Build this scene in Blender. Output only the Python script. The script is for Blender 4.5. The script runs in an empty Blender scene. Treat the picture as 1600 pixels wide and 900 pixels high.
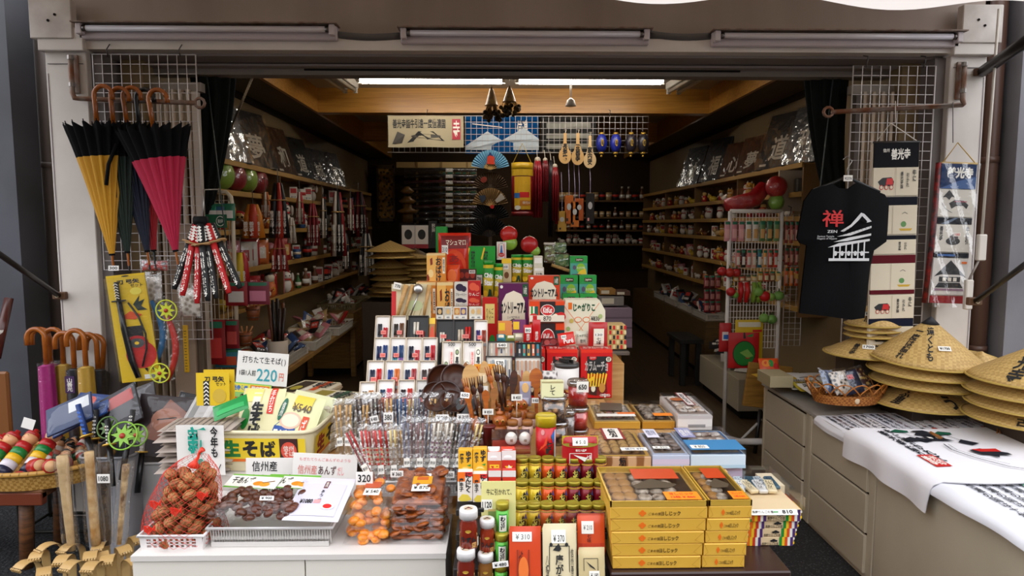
import bpy, math, random
from mathutils import Vector, Matrix, Euler
SC = bpy.context.scene
COL = SC.collection
PI = math.pi
H = 1.65
FPX = 1067
PITCH = math.radians(5.35)
YAW = math.radians(-1.07)
cam_d = bpy.data.cameras.new('camera'); cam_d.sensor_width = 36; cam_d.lens = FPX / 1600 * 36
cam_d.clip_start = 0.05
cam = bpy.data.objects.new('camera', cam_d); COL.objects.link(cam)
cam.location = (0, 0, H); cam.rotation_euler = (PI / 2 - PITCH, 0, YAW)
SC.camera = cam
W_ = bpy.data.worlds.new('world'); SC.world = W_; W_.use_nodes = True
_bg = W_.node_tree.nodes['Background']
_bg.inputs[0].default_value = (0.93, 0.95, 1.0, 1); _bg.inputs[1].default_value = 2.85
SC.view_settings.view_transform = 'Standard'; SC.view_settings.look = 'None'
SC.view_settings.exposure = 0.0; SC.view_settings.gamma = 1.0
SC.view_settings.use_curve_mapping = False
TUBE_POWER = 26.0
SC.cycles.max_bounces = 6; SC.cycles.transparent_max_bounces = 16
SC.cycles.caustics_reflective = False; SC.cycles.caustics_refractive = False
SC.cycles.sample_clamp_indirect = 4.0

_R = cam.rotation_euler.to_matrix()
def ray(px, py):
 return _R @ Vector((px - 800, -(py - 450), -FPX))
def P(px, py, Y):
 d = ray(px, py); return Vector((0, 0, H)) + d * (Y / d.y)
def Pz(px, py, z):
 d = ray(px, py); return Vector((0, 0, H)) + d * ((z - H) / d.z)
def zat(py, Y): return P(800, py, Y).z

_mats = {}
def lin(h):
 h = h.lstrip('#'); v = [int(h[i:i + 2], 16) / 255 for i in (0, 2, 4)]
 return tuple(((c + .055) / 1.055) ** 2.4 if c > .04045 else c / 12.92 for c in v)
def C(h, rough=.5, metal=0., emit=0.):
 k = (h, rough, metal, emit)
 if k in _mats: return _mats[k]
 m = bpy.data.materials.new('paint_' + h.strip('#')); m.use_nodes = True
 b = m.node_tree.nodes['Principled BSDF']
 c = lin(h)
 b.inputs['Base Color'].default_value = (*c, 1); b.inputs['Roughness'].default_value = rough
 b.inputs['Metallic'].default_value = metal
 if rough >= .7: b.inputs['Specular IOR Level'].default_value = .12
 if emit: b.inputs['Emission Color'].default_value = (*c, 1); b.inputs['Emission Strength'].default_value = emit
 _mats[k] = m; return m
def PL(h): return C(h, .22)            # shiny plastic
def MT(h, r=.35): return C(h, r, 1.)
def TEX(kind, a, b, scale=8., rough=.6, dist=0., bump=0., stretch=(1, 1, 1), metal=0., lo=.35, hi=.65):
 """two-colour procedural: kind noise | wave | voronoi | brick | checker"""
 k = (kind, a, b, scale, rough, dist, bump, stretch, metal, lo, hi)
 if k in _mats: return _mats[k]
 m = bpy.data.materials.new('tex_' + kind); m.use_nodes = True
 N, L = m.node_tree.nodes, m.node_tree.links
 bs = N['Principled BSDF']; bs.inputs['Roughness'].default_value = rough; bs.inputs['Metallic'].default_value = metal
 tc = N.new('ShaderNodeTexCoord'); mp = N.new('ShaderNodeMapping')
 mp.inputs['Scale'].default_value = stretch
 L.new(tc.outputs['Object'], mp.inputs[0])
 if kind == 'wave':
  t = N.new('ShaderNodeTexWave'); t.inputs['Distortion'].default_value = dist; out = t.outputs['Fac']
  t.inputs['Detail'].default_value = 2
 elif kind == 'voronoi':
  t = N.new('ShaderNodeTexVoronoi'); out = t.outputs['Distance']
 elif kind == 'checker':
  t = N.new('ShaderNodeTexChecker'); out = t.outputs['Fac']
 else:
  t = N.new('ShaderNodeTexNoise'); t.inputs['Detail'].default_value = 4; out = t.outputs['Fac']
 t.inputs['Scale'].default_value = scale
 L.new(mp.outputs[0], t.inputs['Vector'])
 r = N.new('ShaderNodeValToRGB')
 r.color_ramp.elements[0].position = lo; r.color_ramp.elements[0].color = (*lin(a), 1)
 r.color_ramp.elements[1].position = hi; r.color_ramp.elements[1].color = (*lin(b), 1)
 L.new(out, r.inputs[0]); L.new(r.outputs[0], bs.inputs['Base Color'])
 if bump:
  bp = N.new('ShaderNodeBump'); bp.inputs['Strength'].default_value = bump; bp.inputs['Distance'].default_value = .01
  L.new(out, bp.inputs['Height']); L.new(bp.outputs[0], bs.inputs['Normal'])
 _mats[k] = m; return m
def WOOD(a='#8a5a2c', b='#a9753f', rough=.45, s=6): return TEX('noise', a, b, s, rough, stretch=(1, 1, 9))
def FILM(fac=.16, tint='#ffffff', bump=.6, scale=30., rough=.12, k_=.18):
 """clear packaging film: mostly see-through with crinkled highlights"""
 k = ('film', fac, tint, bump, scale, rough, k_)
 if k in _mats: return _mats[k]
 m = bpy.data.materials.new('clear_film'); m.use_nodes = True
 N, L = m.node_tree.nodes, m.node_tree.links; N.clear()
 o = N.new('ShaderNodeOutputMaterial'); mx = N.new('ShaderNodeMixShader')
 t = N.new('ShaderNodeBsdfTransparent'); t.inputs[0].default_value = (*lin(tint), 1)
 g = N.new('ShaderNodeBsdfGlossy'); g.inputs['Roughness'].default_value = rough; g.inputs[0].default_value = (1, 1, 1, 1)
 nz = N.new('ShaderNodeTexNoise'); nz.inputs['Scale'].default_value = scale; nz.inputs['Detail'].default_value = 2
 tc = N.new('ShaderNodeTexCoord'); L.new(tc.outputs['Object'], nz.inputs['Vector'])
 bp = N.new('ShaderNodeBump'); bp.inputs['Strength'].default_value = bump; bp.inputs['Distance'].default_value = .02
 L.new(nz.outputs['Fac'], bp.inputs['Height']); L.new(bp.outputs[0], g.inputs['Normal'])
 lw = N.new('ShaderNodeLayerWeight'); lw.inputs['Blend'].default_value = .35
 L.new(bp.outputs[0], lw.inputs['Normal'])
 ma = N.new('ShaderNodeMath'); ma.operation = 'MULTIPLY_ADD'; ma.inputs[1].default_value = k_; ma.inputs[2].default_value = fac
 ma.use_clamp = True
 L.new(lw.outputs['Facing'], ma.inputs[0])
 L.new(ma.outputs[0], mx.inputs[0]); L.new(t.outputs[0], mx.inputs[1]); L.new(g.outputs[0], mx.inputs[2])
 L.new(mx.outputs[0], o.inputs[0])
 _mats[k] = m; return m
def CLOTH_THIN(c, k=.4):
 '''thin cloth that lets some daylight through'''
 q = ('thin', c, k)
 if q in _mats: return _mats[q]
 m = bpy.data.materials.new('thin_cloth'); m.use_nodes = True
 N, L = m.node_tree.nodes, m.node_tree.links; N.clear()
 o = N.new('ShaderNodeOutputMaterial'); mx = N.new('ShaderNodeMixShader'); d = N.new('ShaderNodeBsdfDiffuse'); t = N.new('ShaderNodeBsdfTranslucent')
 for n in (d, t): n.inputs[0].default_value = (*lin(c), 1)
 mx.inputs[0].default_value = k; L.new(d.outputs[0], mx.inputs[1]); L.new(t.outputs[0], mx.inputs[2]); L.new(mx.outputs[0], o.inputs[0])
 _mats[q] = m; return m
def WEAVE(a, b, scale=60., rough=.6):
 """basket weave: checker of two tones broken by noise"""
 return TEX('checker', a, b, scale, rough, bump=.5)

_txt = {}
def glyphs(s, bold):
 k = (s, bold)
 if k not in _txt:
  c = bpy.data.curves.new('t', 'FONT'); c.body = s; c.size = 1; c.resolution_u = 2; c.offset = bold; c.space_line = .92
  o = bpy.data.objects.new('t', c); m = o.to_mesh()
  v = [(p.co.x, p.co.y) for p in m.vertices]; f = [tuple(p.vertices) for p in m.polygons]
  o.to_mesh_clear(); bpy.data.objects.remove(o); bpy.data.curves.remove(c)
  if v:
   x0 = min(p[0] for p in v); x1 = max(p[0] for p in v); y0 = min(p[1] for p in v); y1 = max(p[1] for p in v)
   v = [((x - x0) / max(1e-6, x1 - x0), (y - y0) / max(1e-6, y1 - y0)) for x, y in v]
  _txt[k] = (v, f)
 return _txt[k]
def vert(s): return '\n'.join(s)

class M:
 def __init__(s): s.v = []; s.f = []; s.mi = []; s.sm = []; s.mats = []
 def idx(s, m):
  if isinstance(m, str): m = C(m)
  if m not in s.mats: s.mats.append(m)
  return s.mats.index(m)
 def add(s, vs, fs, m, smooth=False):
  b = len(s.v); i = s.idx(m); s.v.extend(tuple(v) for v in vs)
  for f in fs: s.f.append(tuple(b + j for j in f)); s.mi.append(i); s.sm.append(smooth)
  return s
 def poly(s, pts, m): return s.add(pts, [tuple(range(len(pts)))], m)
 def box(s, c, d, m, rot=None, ch=0.0):
  """c centre, d size; ch = chamfer"""
  hx, hy, hz = d[0] / 2, d[1] / 2, d[2] / 2; ch = min(ch, hx * .9, hy * .9, hz * .9)
  c = Vector(c); R = Euler(rot).to_matrix() if rot else None
  def T(p): p = Vector(p); return (R @ p if R else p) + c
  if ch <= 0:
   vs = [T((x * hx, y * hy, z * hz)) for x in (-1, 1) for y in (-1, 1) for z in (-1, 1)]
   fs = [(0, 1, 3, 2), (4, 6, 7, 5), (0, 4, 5, 1), (2, 3, 7, 6), (0, 2, 6, 4), (1, 5, 7, 3)]
   return s.add(vs, fs, m)
  vs = []; ix = {}
  for x in (-1, 1):
   for y in (-1, 1):
    for z in (-1, 1):
     for a in range(3):
         q = [x * (hx - ch), y * (hy - ch), z * (hz - ch)]; q[a] = (x, y, z)[a] * (hx, hy, hz)[a]
         ix[(x, y, z, a)] = len(vs); vs.append(T(q))
  fs = []
  for a in range(3):
   b, e = (a + 1) % 3, (a + 2) % 3
   for sg in (-1, 1):
    loop = []
    for sb, se in ((-1, -1), (1, -1), (1, 1), (-1, 1)):
     k = [0, 0, 0]; k[a] = sg; k[b] = sb; k[e] = se; loop.append(ix[(*k, a)])
    fs.append(tuple(loop if sg > 0 else loop[::-1]))
  for a in range(3):
   b, e = (a + 1) % 3, (a + 2) % 3
   for sb in (-1, 1):
    for se in (-1, 1):
     def I(sa, w): k = [0, 0, 0]; k[a] = sa; k[b] = sb; k[e] = se; return ix[(*k, w)]
     q = (I(-1, b), I(1, b), I(1, e), I(-1, e)); fs.append(q if sb * se > 0 else q[::-1])
  for x in (-1, 1):
   for y in (-1, 1):
    for z in (-1, 1):
     q = (ix[(x, y, z, 0)], ix[(x, y, z, 1)], ix[(x, y, z, 2)]); fs.append(q if x * y * z > 0 else q[::-1])
  return s.add(vs, fs, m)
 def grid(s, nu, nv, fn, m, smooth=True, cu=False, cv=False):
  vs = [fn(i / (nu if cu else nu - 1), j / (nv if cv else nv - 1)) for j in range(nv) for i in range(nu)]
  fs = []
  for j in range(nv if cv else nv - 1):
   for i in range(nu if cu else nu - 1):
    a = j * nu + i; b = j * nu + (i + 1) % nu; jj = (j + 1) % nv
    fs.append((a, b, jj * nu + (i + 1) % nu, jj * nu + i))
  return s.add(vs, fs, m, smooth)
 def lathe(s, prof, m, n=20, c=(0, 0, 0), rot=None, sx=1., sy=1., smooth=True):
  R = Euler(rot).to_matrix() if rot else None; c = Vector(c); vs = []; fs = []
  for r, z in prof:
   for i in range(n):
    a = 2 * PI * i / n; p = Vector((r * math.cos(a) * sx, r * math.sin(a) * sy, z)); vs.append((R @ p if R else p) + c)
  k = len(prof)
  for j in range(k - 1):
   for i in range(n): a = j * n + i; b = j * n + (i + 1) % n; fs.append((a, b, b + n, a + n))
  if prof[0][0] > 1e-5: fs.append(tuple(range(n))[::-1])
  if prof[-1][0] > 1e-5: fs.append(tuple((k - 1) * n + i for i in range(n)))
  return s.add(vs, fs, m, smooth)
 def cyl(s, c, r, h, m, n=16, rot=None, r2=None): return s.lathe([(r, 0), (r if r2 is None else r2, h)], m, n, c, rot, smooth=n > 8)
 def ball(s, c, r, m, n=12, rot=None):
  if not hasattr(r, '__len__'): r = (r, r, r)
  k = max(4, n // 2 + 1)
  pr = [(max(1e-6, math.sin(PI * j / k)) if 0 < j < k else 1e-6, -math.cos(PI * j / k) * r[2] / r[0]) for j in range(k + 1)]
  pr = [(a * r[0], b * r[0]) for a, b in pr]
  return s.lathe(pr, m, n, c, rot, 1., r[1] / r[0])
 def tube(s, pts, r, m, n=6, closed=False, cap=True):
  pts = [Vector(p) for p in pts]; k = len(pts); rs = r if hasattr(r, '__len__') else [r] * k
  vs = []; up = None
  for i in range(k):
   a = pts[(i - 1) % k] if closed or i > 0 else pts[i]; b = pts[(i + 1) % k] if closed or i < k - 1 else pts[i]
   t = (b - a).normalized() if (b - a).length > 1e-9 else Vector((0, 0, 1))
   if up is None: up = t.orthogonal().normalized()
   else:
    up = up - t * up.dot(t); up = up.normalized() if up.length > 1e-6 else t.orthogonal().normalized()
   w = t.cross(up)
   for j in range(n): q = 2 * PI * j / n; vs.append(pts[i] + (up * math.cos(q) + w * math.sin(q)) * rs[i])
  fs = []
  for i in range(k if closed else k - 1):
   for j in range(n):
    a = i * n + j; b = i * n + (j + 1) % n; o = ((i + 1) % k - i) * n; fs.append((a, b, b + o, a + o))
  if cap and not closed: fs += [tuple(range(n))[::-1], tuple((k - 1) * n + j for j in range(n))]
  return s.add(vs, fs, m, n > 4)
 def ext(s, pts, y0, y1, m, F=None):
  """polygon in x-z extruded along y (or mapped by F(x, z, y))"""
  n = len(pts); F = F or (lambda x, z, y: (x, y, z))
  vs = [F(x, z, y0) for x, z in pts] + [F(x, z, y1) for x, z in pts]
  fs = [tuple(range(n)), tuple(range(2 * n - 1, n - 1, -1))] + [(i, i + n, (i + 1) % n + n, (i + 1) % n) for i in range(n)]
  return s.add(vs, fs, m)
 def art(s, spec, F, w, h, lift=.0004, sub=1, step=.00025, sub2=False):
  """flat print on a face: F(x, y, lift) -> point; x in 0..w, y in 0..h (up)"""
  z = lift
  for q in spec:
   k = q[0]
   if k == 'r':
    _, a, b, c, d, m = q; sv = sub if sub2 else 1
    s.grid(sub + 1, sv + 1, lambda u, v: F((a + (c - a) * u) * w, (b + (d - b) * v) * h, z), m, smooth=False)
   elif k == 'e':
    _, a, b, c, d, m = q
    n = 18; s.poly([F((a + c * math.cos(2 * PI * i / n)) * w, (b + d * math.sin(2 * PI * i / n)) * h, z) for i in range(n)], m)
   elif k == 'p':
    s.poly([F(x * w, y * h, z) for x, y in q[1]], q[2])
   elif k == 'l':
    _, pts, lw, m = q
    for (x0, y0), (x1, y1) in zip(pts, pts[1:]):
     A = Vector((x0 * w, y0 * h)); B = Vector((x1 * w, y1 * h)); d = B - A
     if d.length < 1e-7: continue
     d.normalize(); nn = Vector((-d.y, d.x)) * lw * .5
     A2 = A - d * lw * .25; B2 = B + d * lw * .25
     s.poly([F(*(A2 - nn), z), F(*(B2 - nn), z), F(*(B2 + nn), z), F(*(A2 + nn), z)], m)
   elif k == 't':
    _, t, a, b, c, d, m = q[:7]; bold = q[7] if len(q) > 7 else .012
    v, f = glyphs(t, bold)
    if v: s.add([F((a + (c - a) * x) * w, (b + (d - b) * y) * h, z) for x, y in v], f, m)
   z += step
  return s
 def obj(s, name, parent=None, loc=(0, 0, 0), rot=(0, 0, 0)):
  me = bpy.data.meshes.new(name); me.from_pydata([tuple(v) for v in s.v], [], s.f)
  for m in s.mats: me.materials.append(m)
  me.polygons.foreach_set('material_index', s.mi); me.polygons.foreach_set('use_smooth', s.sm)
  me.update()
  o = bpy.data.objects.new(name, me); COL.objects.link(o); o.location = loc; o.rotation_euler = rot
  if parent: o.parent = parent
  return o
def planar(O, R, U):
 O, R, U = Vector(O), Vector(R).normalized(), Vector(U).normalized(); N = R.cross(U)
 return lambda x, y, z: O + R * x + U * y + N * z
def front(w, d): return planar((-w / 2, -d / 2, 0), (1, 0, 0), (0, 0, 1))
def topf(w, d, z): return planar((-w / 2, -d / 2, z), (1, 0, 0), (0, 1, 0))
def wrap(r, c=(0, 0, 0), width=None):
 """cylinder wrap centred on the -Y side"""
 def F(x, y, z):
  a = (x - (width or 0) / 2) / r; return Vector((c[0] + (r + z) * math.sin(a), c[1] - (r + z) * math.cos(a), c[2] + y))
 return F

def tag(o, label, cat, group=None, kind=None):
 o['label'] = label; o['category'] = cat
 if group: o['group'] = group
 if kind: o['kind'] = kind
 return o
def thing(name, label, cat, loc=(0, 0, 0), rot=(0, 0, 0), group=None):
 o = bpy.data.objects.new(name, None); COL.objects.link(o); o.empty_display_size = .05
 o.location = loc; o.rotation_euler = rot
 return tag(o, label, cat, group)
def struct(o, label=None):
 o['kind'] = 'structure'
 if label: o['label'] = label
 return o
def kids(o): return [c for c in bpy.data.objects if c.parent is o]
def dup(root, loc, rot=None, label=None, group=None, scale=None, tree=None):
 r = root.copy(); COL.objects.link(r); r.location = loc
 if rot is not None: r.rotation_euler = rot
 if scale: r.scale = scale if hasattr(scale, '__len__') else (scale,) * 3
 if label: r['label'] = label
 if group: r['group'] = group
 if root.type == 'EMPTY' or tree:
  for ch in (tree or kids(root)):
   c = ch.copy(); COL.objects.link(c); c.parent = r
   for g in kids(ch):
    d = g.copy(); COL.objects.link(d); d.parent = c
 return r
ORD = ['first', 'second', 'third', 'fourth', 'fifth', 'sixth', 'seventh', 'eighth', 'ninth', 'tenth', 'eleventh', 'twelfth', 'thirteenth', 'fourteenth', 'fifteenth', 'sixteenth', 'seventeenth', 'eighteenth', 'nineteenth', 'twentieth']
rnd = random.Random(7)
PRINT = [C('#1a1a1a', .55), C('#c81e1e', .5), C('#eeeae0', .6)]
INK = PRINT[0]; RED = PRINT[1]; WHITE = PRINT[2]
def price(mb, s, F, w, h, big=False):
 mb.art([('r', 0, 0, 1, 1, WHITE), ('t', s, .12, .22, .88, .78, INK)], F, w, h)
# ================================================================== THE PLACE
YF = 3.8                       # street face of the shop front
XL, XR = -1.99, 2.3            # inner faces of the shop's side walls
FL = .1                        # shop floor level
YB = 10.5                      # back wall
paintw = TEX('noise', '#c6bdb4', '#d8d0c8', 3, .55, lo=.3, hi=.7)
taupe = TEX('noise', '#8a7a70', '#998a7f', 2.5, .7, stretch=(1, 1, .3))
lintelm = C('#8b817c', .6); woodbeam = TEX('noise', '#a8722a', '#c08a3a', 5, .35, stretch=(.6, 6, 14))
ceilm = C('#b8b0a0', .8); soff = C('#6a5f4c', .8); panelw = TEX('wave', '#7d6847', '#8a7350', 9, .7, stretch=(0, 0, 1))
darkm = C('#15120f', .8); metalm = MT('#8f8a86', .45); rust = TEX('noise', '#8d8178', '#7a4a2c', 14, .6, metal=.4)
g = M(); g.box((0, 3, -.1), (30, 16, .2), TEX('voronoi', '#55565a', '#17181a', 70, .8, bump=.5, lo=.05, hi=.35)); struct(g.obj('ground'))
g = M(); g.box(((XL + XR) / 2, 7.4, FL / 2), (XR - XL + .4, 6.4, FL - .01), TEX('noise', '#3d3022', '#55432e', 4, .35, stretch=(9, .6, 1)))
g.box(((XL + XR) / 2, 4.19, FL / 2), (XR - XL + .4, .03, FL), C('#5a554e', .5)); struct(g.obj('floor'))
def slab(name, x0, x1, y0, y1, z0, z1, m):
 b = M(); b.box(((x0 + x1) / 2, (y0 + y1) / 2, (z0 + z1) / 2), (x1 - x0, y1 - y0, z1 - z0), m); return struct(b.obj(name))
slab('wall_left', XL - .12, XL, 3.95, YB, 0, 2.95, panelw)
slab('wall_right', XR, XR + .12, 3.95, YB, 0, 2.95, panelw)
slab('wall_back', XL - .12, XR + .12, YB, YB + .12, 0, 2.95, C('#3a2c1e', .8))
slab('ceiling', XL - .12, XR + .12, 3.95, YB + .12, 2.86, 2.98, ceilm)
BXL, BXR = -1.65, 1.93
slab('trim_1', XL, BXL, 4.0, YB, 2.65, 2.86, soff)          # boxed-in soffits over the side shelves
slab('trim_2', BXR, XR, 4.0, YB, 2.65, 2.86, soff)
slab('trim_3', BXL, BXL + .03, 4.0, YB, 2.645, 2.86, woodbeam)
slab('trim_4', BXR - .03, BXR, 4.0, YB, 2.645, 2.86, woodbeam)
slab('trim_5', BXL + .03, BXR - .03, 6.26, 6.4, 2.645, 2.86, woodbeam)
slab('trim_6', BXL + .03, BXR - .03, 8.3, 8.42, 2.645, 2.86, woodbeam)
slab('trim_7', XL, XL + .02, 4.0, YB, 2.60, 2.65, C('#2c241c', .7))
slab('trim_8', XR - .02, XR, 4.0, YB, 2.60, 2.65, C('#2c241c', .7))
def X(px, py, Y): return P(px, py, Y).x
zt = lambda py, Y: P(800, py, Y).z
xl0, xl1 = X(74, 90, YF), X(138, 90, YF); xr0, xr1 = X(1482, 90, YF), X(1540, 70, YF)
z_lip = zt(82, YF); z_fl = zt(62, YF)
b = M(); b.box(((xl0 + xr1) / 2, YF + .12, (z_fl + 3.5) / 2 + .02), (xr1 - xl0, .2, 3.5 - z_fl), taupe)
struct(b.obj('wall_front'))
slab('trim_9', xl1 - .02, xr0 + .02, YF - .03, YF + .2, z_lip, z_fl, paintw)
slab('trim_10', xl1, xr0, YF + .05, YF + .25, zt(91, 3.87), z_lip, C('#847a76', .6))
slab('trim_11', xl1, xr0, YF + .2, YF + .3, zt(106, 4.02), z_lip - .02, lintelm)
b = M(); x0, x1 = X(478, 107, 4.1), X(1153, 115, 4.1); zb = zt(120, 4.1)
b.box(((XL + XR) / 2, 4.12, (zb + 2.75) / 2), (XR - XL, .1, 2.75 - zb), C('#7d746c', .6))
b.box(((x0 + x1) / 2, 4.065, zt(107, 4.06)), (x1 - x0, .01, .03), darkm)      # dark slot of the shutter track
struct(b.obj('trim_12'))
def post(name, x0, x1, sx):
 b = M(); b.box(((x0 + x1) / 2, YF + .08, 1.3), (x1 - x0, .2, 2.6), paintw, ch=.004)
 xi = x1 if sx > 0 else x0
 b.box((xi + sx * .03, YF + .12, 1.28), (.06, .2, 2.56), C('#6c6460', .6))          # recessed reveal
 b.box(((x0 + x1) / 2, YF - .03, 2.62), (x1 - x0 + .02, .06, .12), paintw, ch=.004)
 b.box(((x0 if sx > 0 else x1) + sx * .07, YF - .045, 2.72), (.22, .05, .2), TEX('noise', '#b0a59c', '#cfc6be', 6, .5), ch=.004)
 for q in (.1, .16): b.cyl(((x0 if sx > 0 else x1) + sx * q * .6, YF - .07, 2.66 + q * .5), .007, .004, darkm, 8, (PI / 2, 0, 0))
 b.box(((x0 + x1) / 2, YF - .024, 2.5), (x1 - x0 - .03, .003, .004), C('#6b6260'))
 b.box((x0 + .012 if sx > 0 else x1 - .012, YF - .021, 1.25), (.004, .003, 2.4), C('#8d8486'))
 return struct(b.obj(name))
post('trim_13', xl0, xl1, 1); post('trim_14', xr0, xr1, -1)
slab('wall_outer_left', -7, X(30, 300, 4.0), 3.98, 4.2, 0, 4.2, TEX('noise', '#34343a', '#494a52', 1.5, .5))
slab('wall_outer_gap', -5, xl0, 4.5, 4.6, 0, 4.2, C('#14110f', .9))
b = M(); b.box((X(1610, 300, 3.6) + 2.06, 3.66, 2.1), (4, .2, 4.2), TEX('noise', '#6e6c70', '#858388', 1.8, .6), rot=(0, 0, -.12)); struct(b.obj('wall_outer_right'))
slab('wall_outer_strip', xr1 + .01, X(1640, 300, 4.2), 4.1, 4.2, 0, 4.2, C('#2a211d', .8))
slab('wall_street_opposite', -12, 12, -5.2, -5, 0, 3.6, C('#8a857f', .8))

# ================================================================== SHOP-FRONT FITTINGS
def lamp_fixture(px0, px1, py0, py1, label):
 a, c = P(px0, py0, YF - .05), P(px1, py1, YF - .05); L = c.x - a.x; hh = .075
 sl = math.atan2(P(px1, py1, YF - .05).z - a.z, L)
 t = thing('strip_light', label, 'light', ((a.x + c.x) / 2, YF - .06, (a.z + c.z) / 2 - .01), group='strip lights under the header')
 m = M(); m.box((0, .03, 0), (L, .06, hh), C('#bdb2b4', .45), ch=.006); m.box((0, -.005, hh * .5), (L + .02, .10, .006), TEX('noise', '#6a4a36', '#8a7a6e', 20, .6))
 m.obj('housing', t)
 m = M(); m.cyl((-L / 2 + .05, -.02, .012), .016, L - .1, C('#d9d3d8', .25), 14, (0, PI / 2, 0)); m.obj('tube', t)
 for s in (-1, 1):
  m = M(); m.box((s * (L / 2 - .02), -.018, .008), (.03, .04, .055), C('#c8bec0', .4), ch=.004)
  m.cyl((s * (L / 2 - .045) - .01, -.02, .012), .017, .02, MT('#6a6462'), 12, (0, PI / 2, 0)); m.obj('tube_holder', t)
 return t
lamp_fixture(124, 527, 47, 49, 'unlit strip light at the umbrella end of the header')
lamp_fixture(626, 1014, 55, 56, 'unlit strip light in the middle of the header')
lamp_fixture(1112, 1498, 60, 59, 'unlit strip light above the black t-shirt end of the header')
for i, (a, c) in enumerate(((518, 626), (1014, 1112))):
 m = M(); A = P(a, 54, YF - .02); B_ = P(c, 57, YF - .02)
 m.tube([A.lerp(B_, k / 8) - Vector((0, 0, .012 * math.sin(PI * k / 8))) for k in range(9)], .022, C('#4a4644', .5), 8)
 tag(m.obj('cable_conduit'), ('grey sagging conduit between the first and second strip lights', 'grey sagging conduit between the second and third strip lights')[i], 'conduit')
def swing_arm(bx, by, ex, ey, kx, Y, label):
 """hinged steel bar on a bracket plate"""
 A = P(bx, by, YF - .03); t = thing('swing_arm', label, 'bracket', A, group='swing arms on the posts')
 m = M(); m.box((0, 0, 0), (.045, .012, .2), rust, ch=.003)
 for z in (-.07, .07): m.cyl((0, -.03, z), .016, .02, metalm, 8)
 m.obj('bracket_plate', t)
 E_ = P(ex, ey, Y) - A; d0 = Vector((0, -.03, .08)); d1 = P(bx + (6 if ex > bx else 4), by + 38, YF - .06) - A
 pts = [d0, d0 - Vector((0, 0, .08)), Vector((0, -.03, d1.z + .03)), Vector((d1.x * .5, -.04, d1.z)), d1, E_]
 m = M(); m.tube(pts, .013, rust, 8)
 s = 1 if ex > bx else -1
 m.tube([E_ + Vector((s * (.02 + .025 * math.cos(q)), 0, .025 * math.sin(q))) for q in [2 * PI * k / 10 for k in range(10)]], .008, rust, 6, closed=True)
 m.obj('bar', t); return t
swing_arm(117, 116, 306, 161, 0, 3.62, 'steel swing arm on the white post carrying the hanging umbrellas')
swing_arm(1500, 126, 1300, 175, 0, 3.66, 'rusty steel swing arm above the black t-shirt')
t = thing('awning', 'pale striped awning stretched out above the shop front', 'awning', (0, YF - .05, 3.2))
m = M(); yo, zo = 2.3, 2.33 - 3.2
def aw(u, v):
 x = -2.75 + 5.35 * u; y = v * (yo - YF); z = v * (zo + .175 - .1 * u) + (.02 * math.sin(u * 50) if v > .97 else 0); return (x, y, z - .06 * math.sin(PI * v))
m.grid(60, 10, aw, CLOTH_THIN('#c4b09a', .22)); m.obj('canvas', t)
m = M(); dz = .035
def hem(u, v):
 return (-2.75 + 5.35 * u, yo - YF - .004, zo + .175 - .1 * u - v * (.075 + .02 * math.sin(u * 44)))
m.grid(120, 3, hem, C('#e6dcd4', .7)); m.obj('hem', t)
m = M(); m.tube([(-2.75, 0, 0), (2.6, 0, 0)], .03, C('#aaa4a4', .5), 8); m.obj('roller', t)
for ps, lab, r in (([(92, 462, 3.75), (-40, 370, 3.1)], 'black awning strut running down to the umbrella post', .014), ([(1524, 471, 3.4), (1640, 385, 2.9)], 'black awning strut low in front of the grey wall', .014), ([(1535, 112, 3.75), (1640, 40, 3.1)], 'thick black awning strut high on the grey wall', .03)):
 A, B_ = P(*ps[0]), P(*ps[1]); t = thing('awning_strut', lab, 'strut', A, group='awning struts')
 m = M(); m.tube([(0, 0, 0), B_ - A], r, C('#171514', .4), 8); m.obj('bar', t)
 m = M(); m.box((0, .01, 0), (.07, .03, .04), C('#5a3c22', .6), ch=.004); m.cyl((0, -.012, 0), .01, .01, C('#9a8a70'), 8, (PI / 2, 0, 0)); m.obj('hinge', t)
A = P(1561, 14, 3.6); Bq = P(1534, 372, 3.6)
t = thing('awning_crank_rod', 'thin pale crank rod hanging in front of the post edge', 'rod', A)
m = M(); m.tube([(0, 0, 0), (Bq - A) * .5, Bq - A], .007, C('#c9c2b6', .4), 8); m.obj('rod', t)
m = M(); m.box(Bq - A + Vector((0, 0, -.05)), (.045, .03, .14), C('#cfc8be', .5), ch=.005); m.obj('grip', t)
m = M(); q = P(1514, 437, 3.6) - A; m.tube([Bq - A + Vector((0, 0, -.1)), q], .006, C('#8a8078'), 6); m.box(q + Vector((0, 0, -.08)), (.04, .03, .16), C('#cfc8be', .5), ch=.005); m.obj('crank', t)
for px, lab, c in ((78, 'grey-brown downpipe squeezed beside the umbrella post', '#6f635c'), (56, 'thin rusty pipe in the dark gap beside the grey wall', '#6e4a30'), (1543, 'brown downpipe beside the post at the grey wall', '#5b4034')):
 Y = 4.4 if px < 200 else 3.95; x = X(px, 300, Y); t = thing('downpipe', lab, 'pipe', (x, Y, 0))
 m = M(); m.cyl((0, 0, 0), .045 if px != 56 else .02, 4, C(c, .45), 14); m.obj('pipe', t)
 for z in (.9, 2.0):
  m = M(); m.cyl((0, 0, z), .05 if px != 56 else .026, .035, C(c, .4), 14); m.obj('clamp', t)
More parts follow.
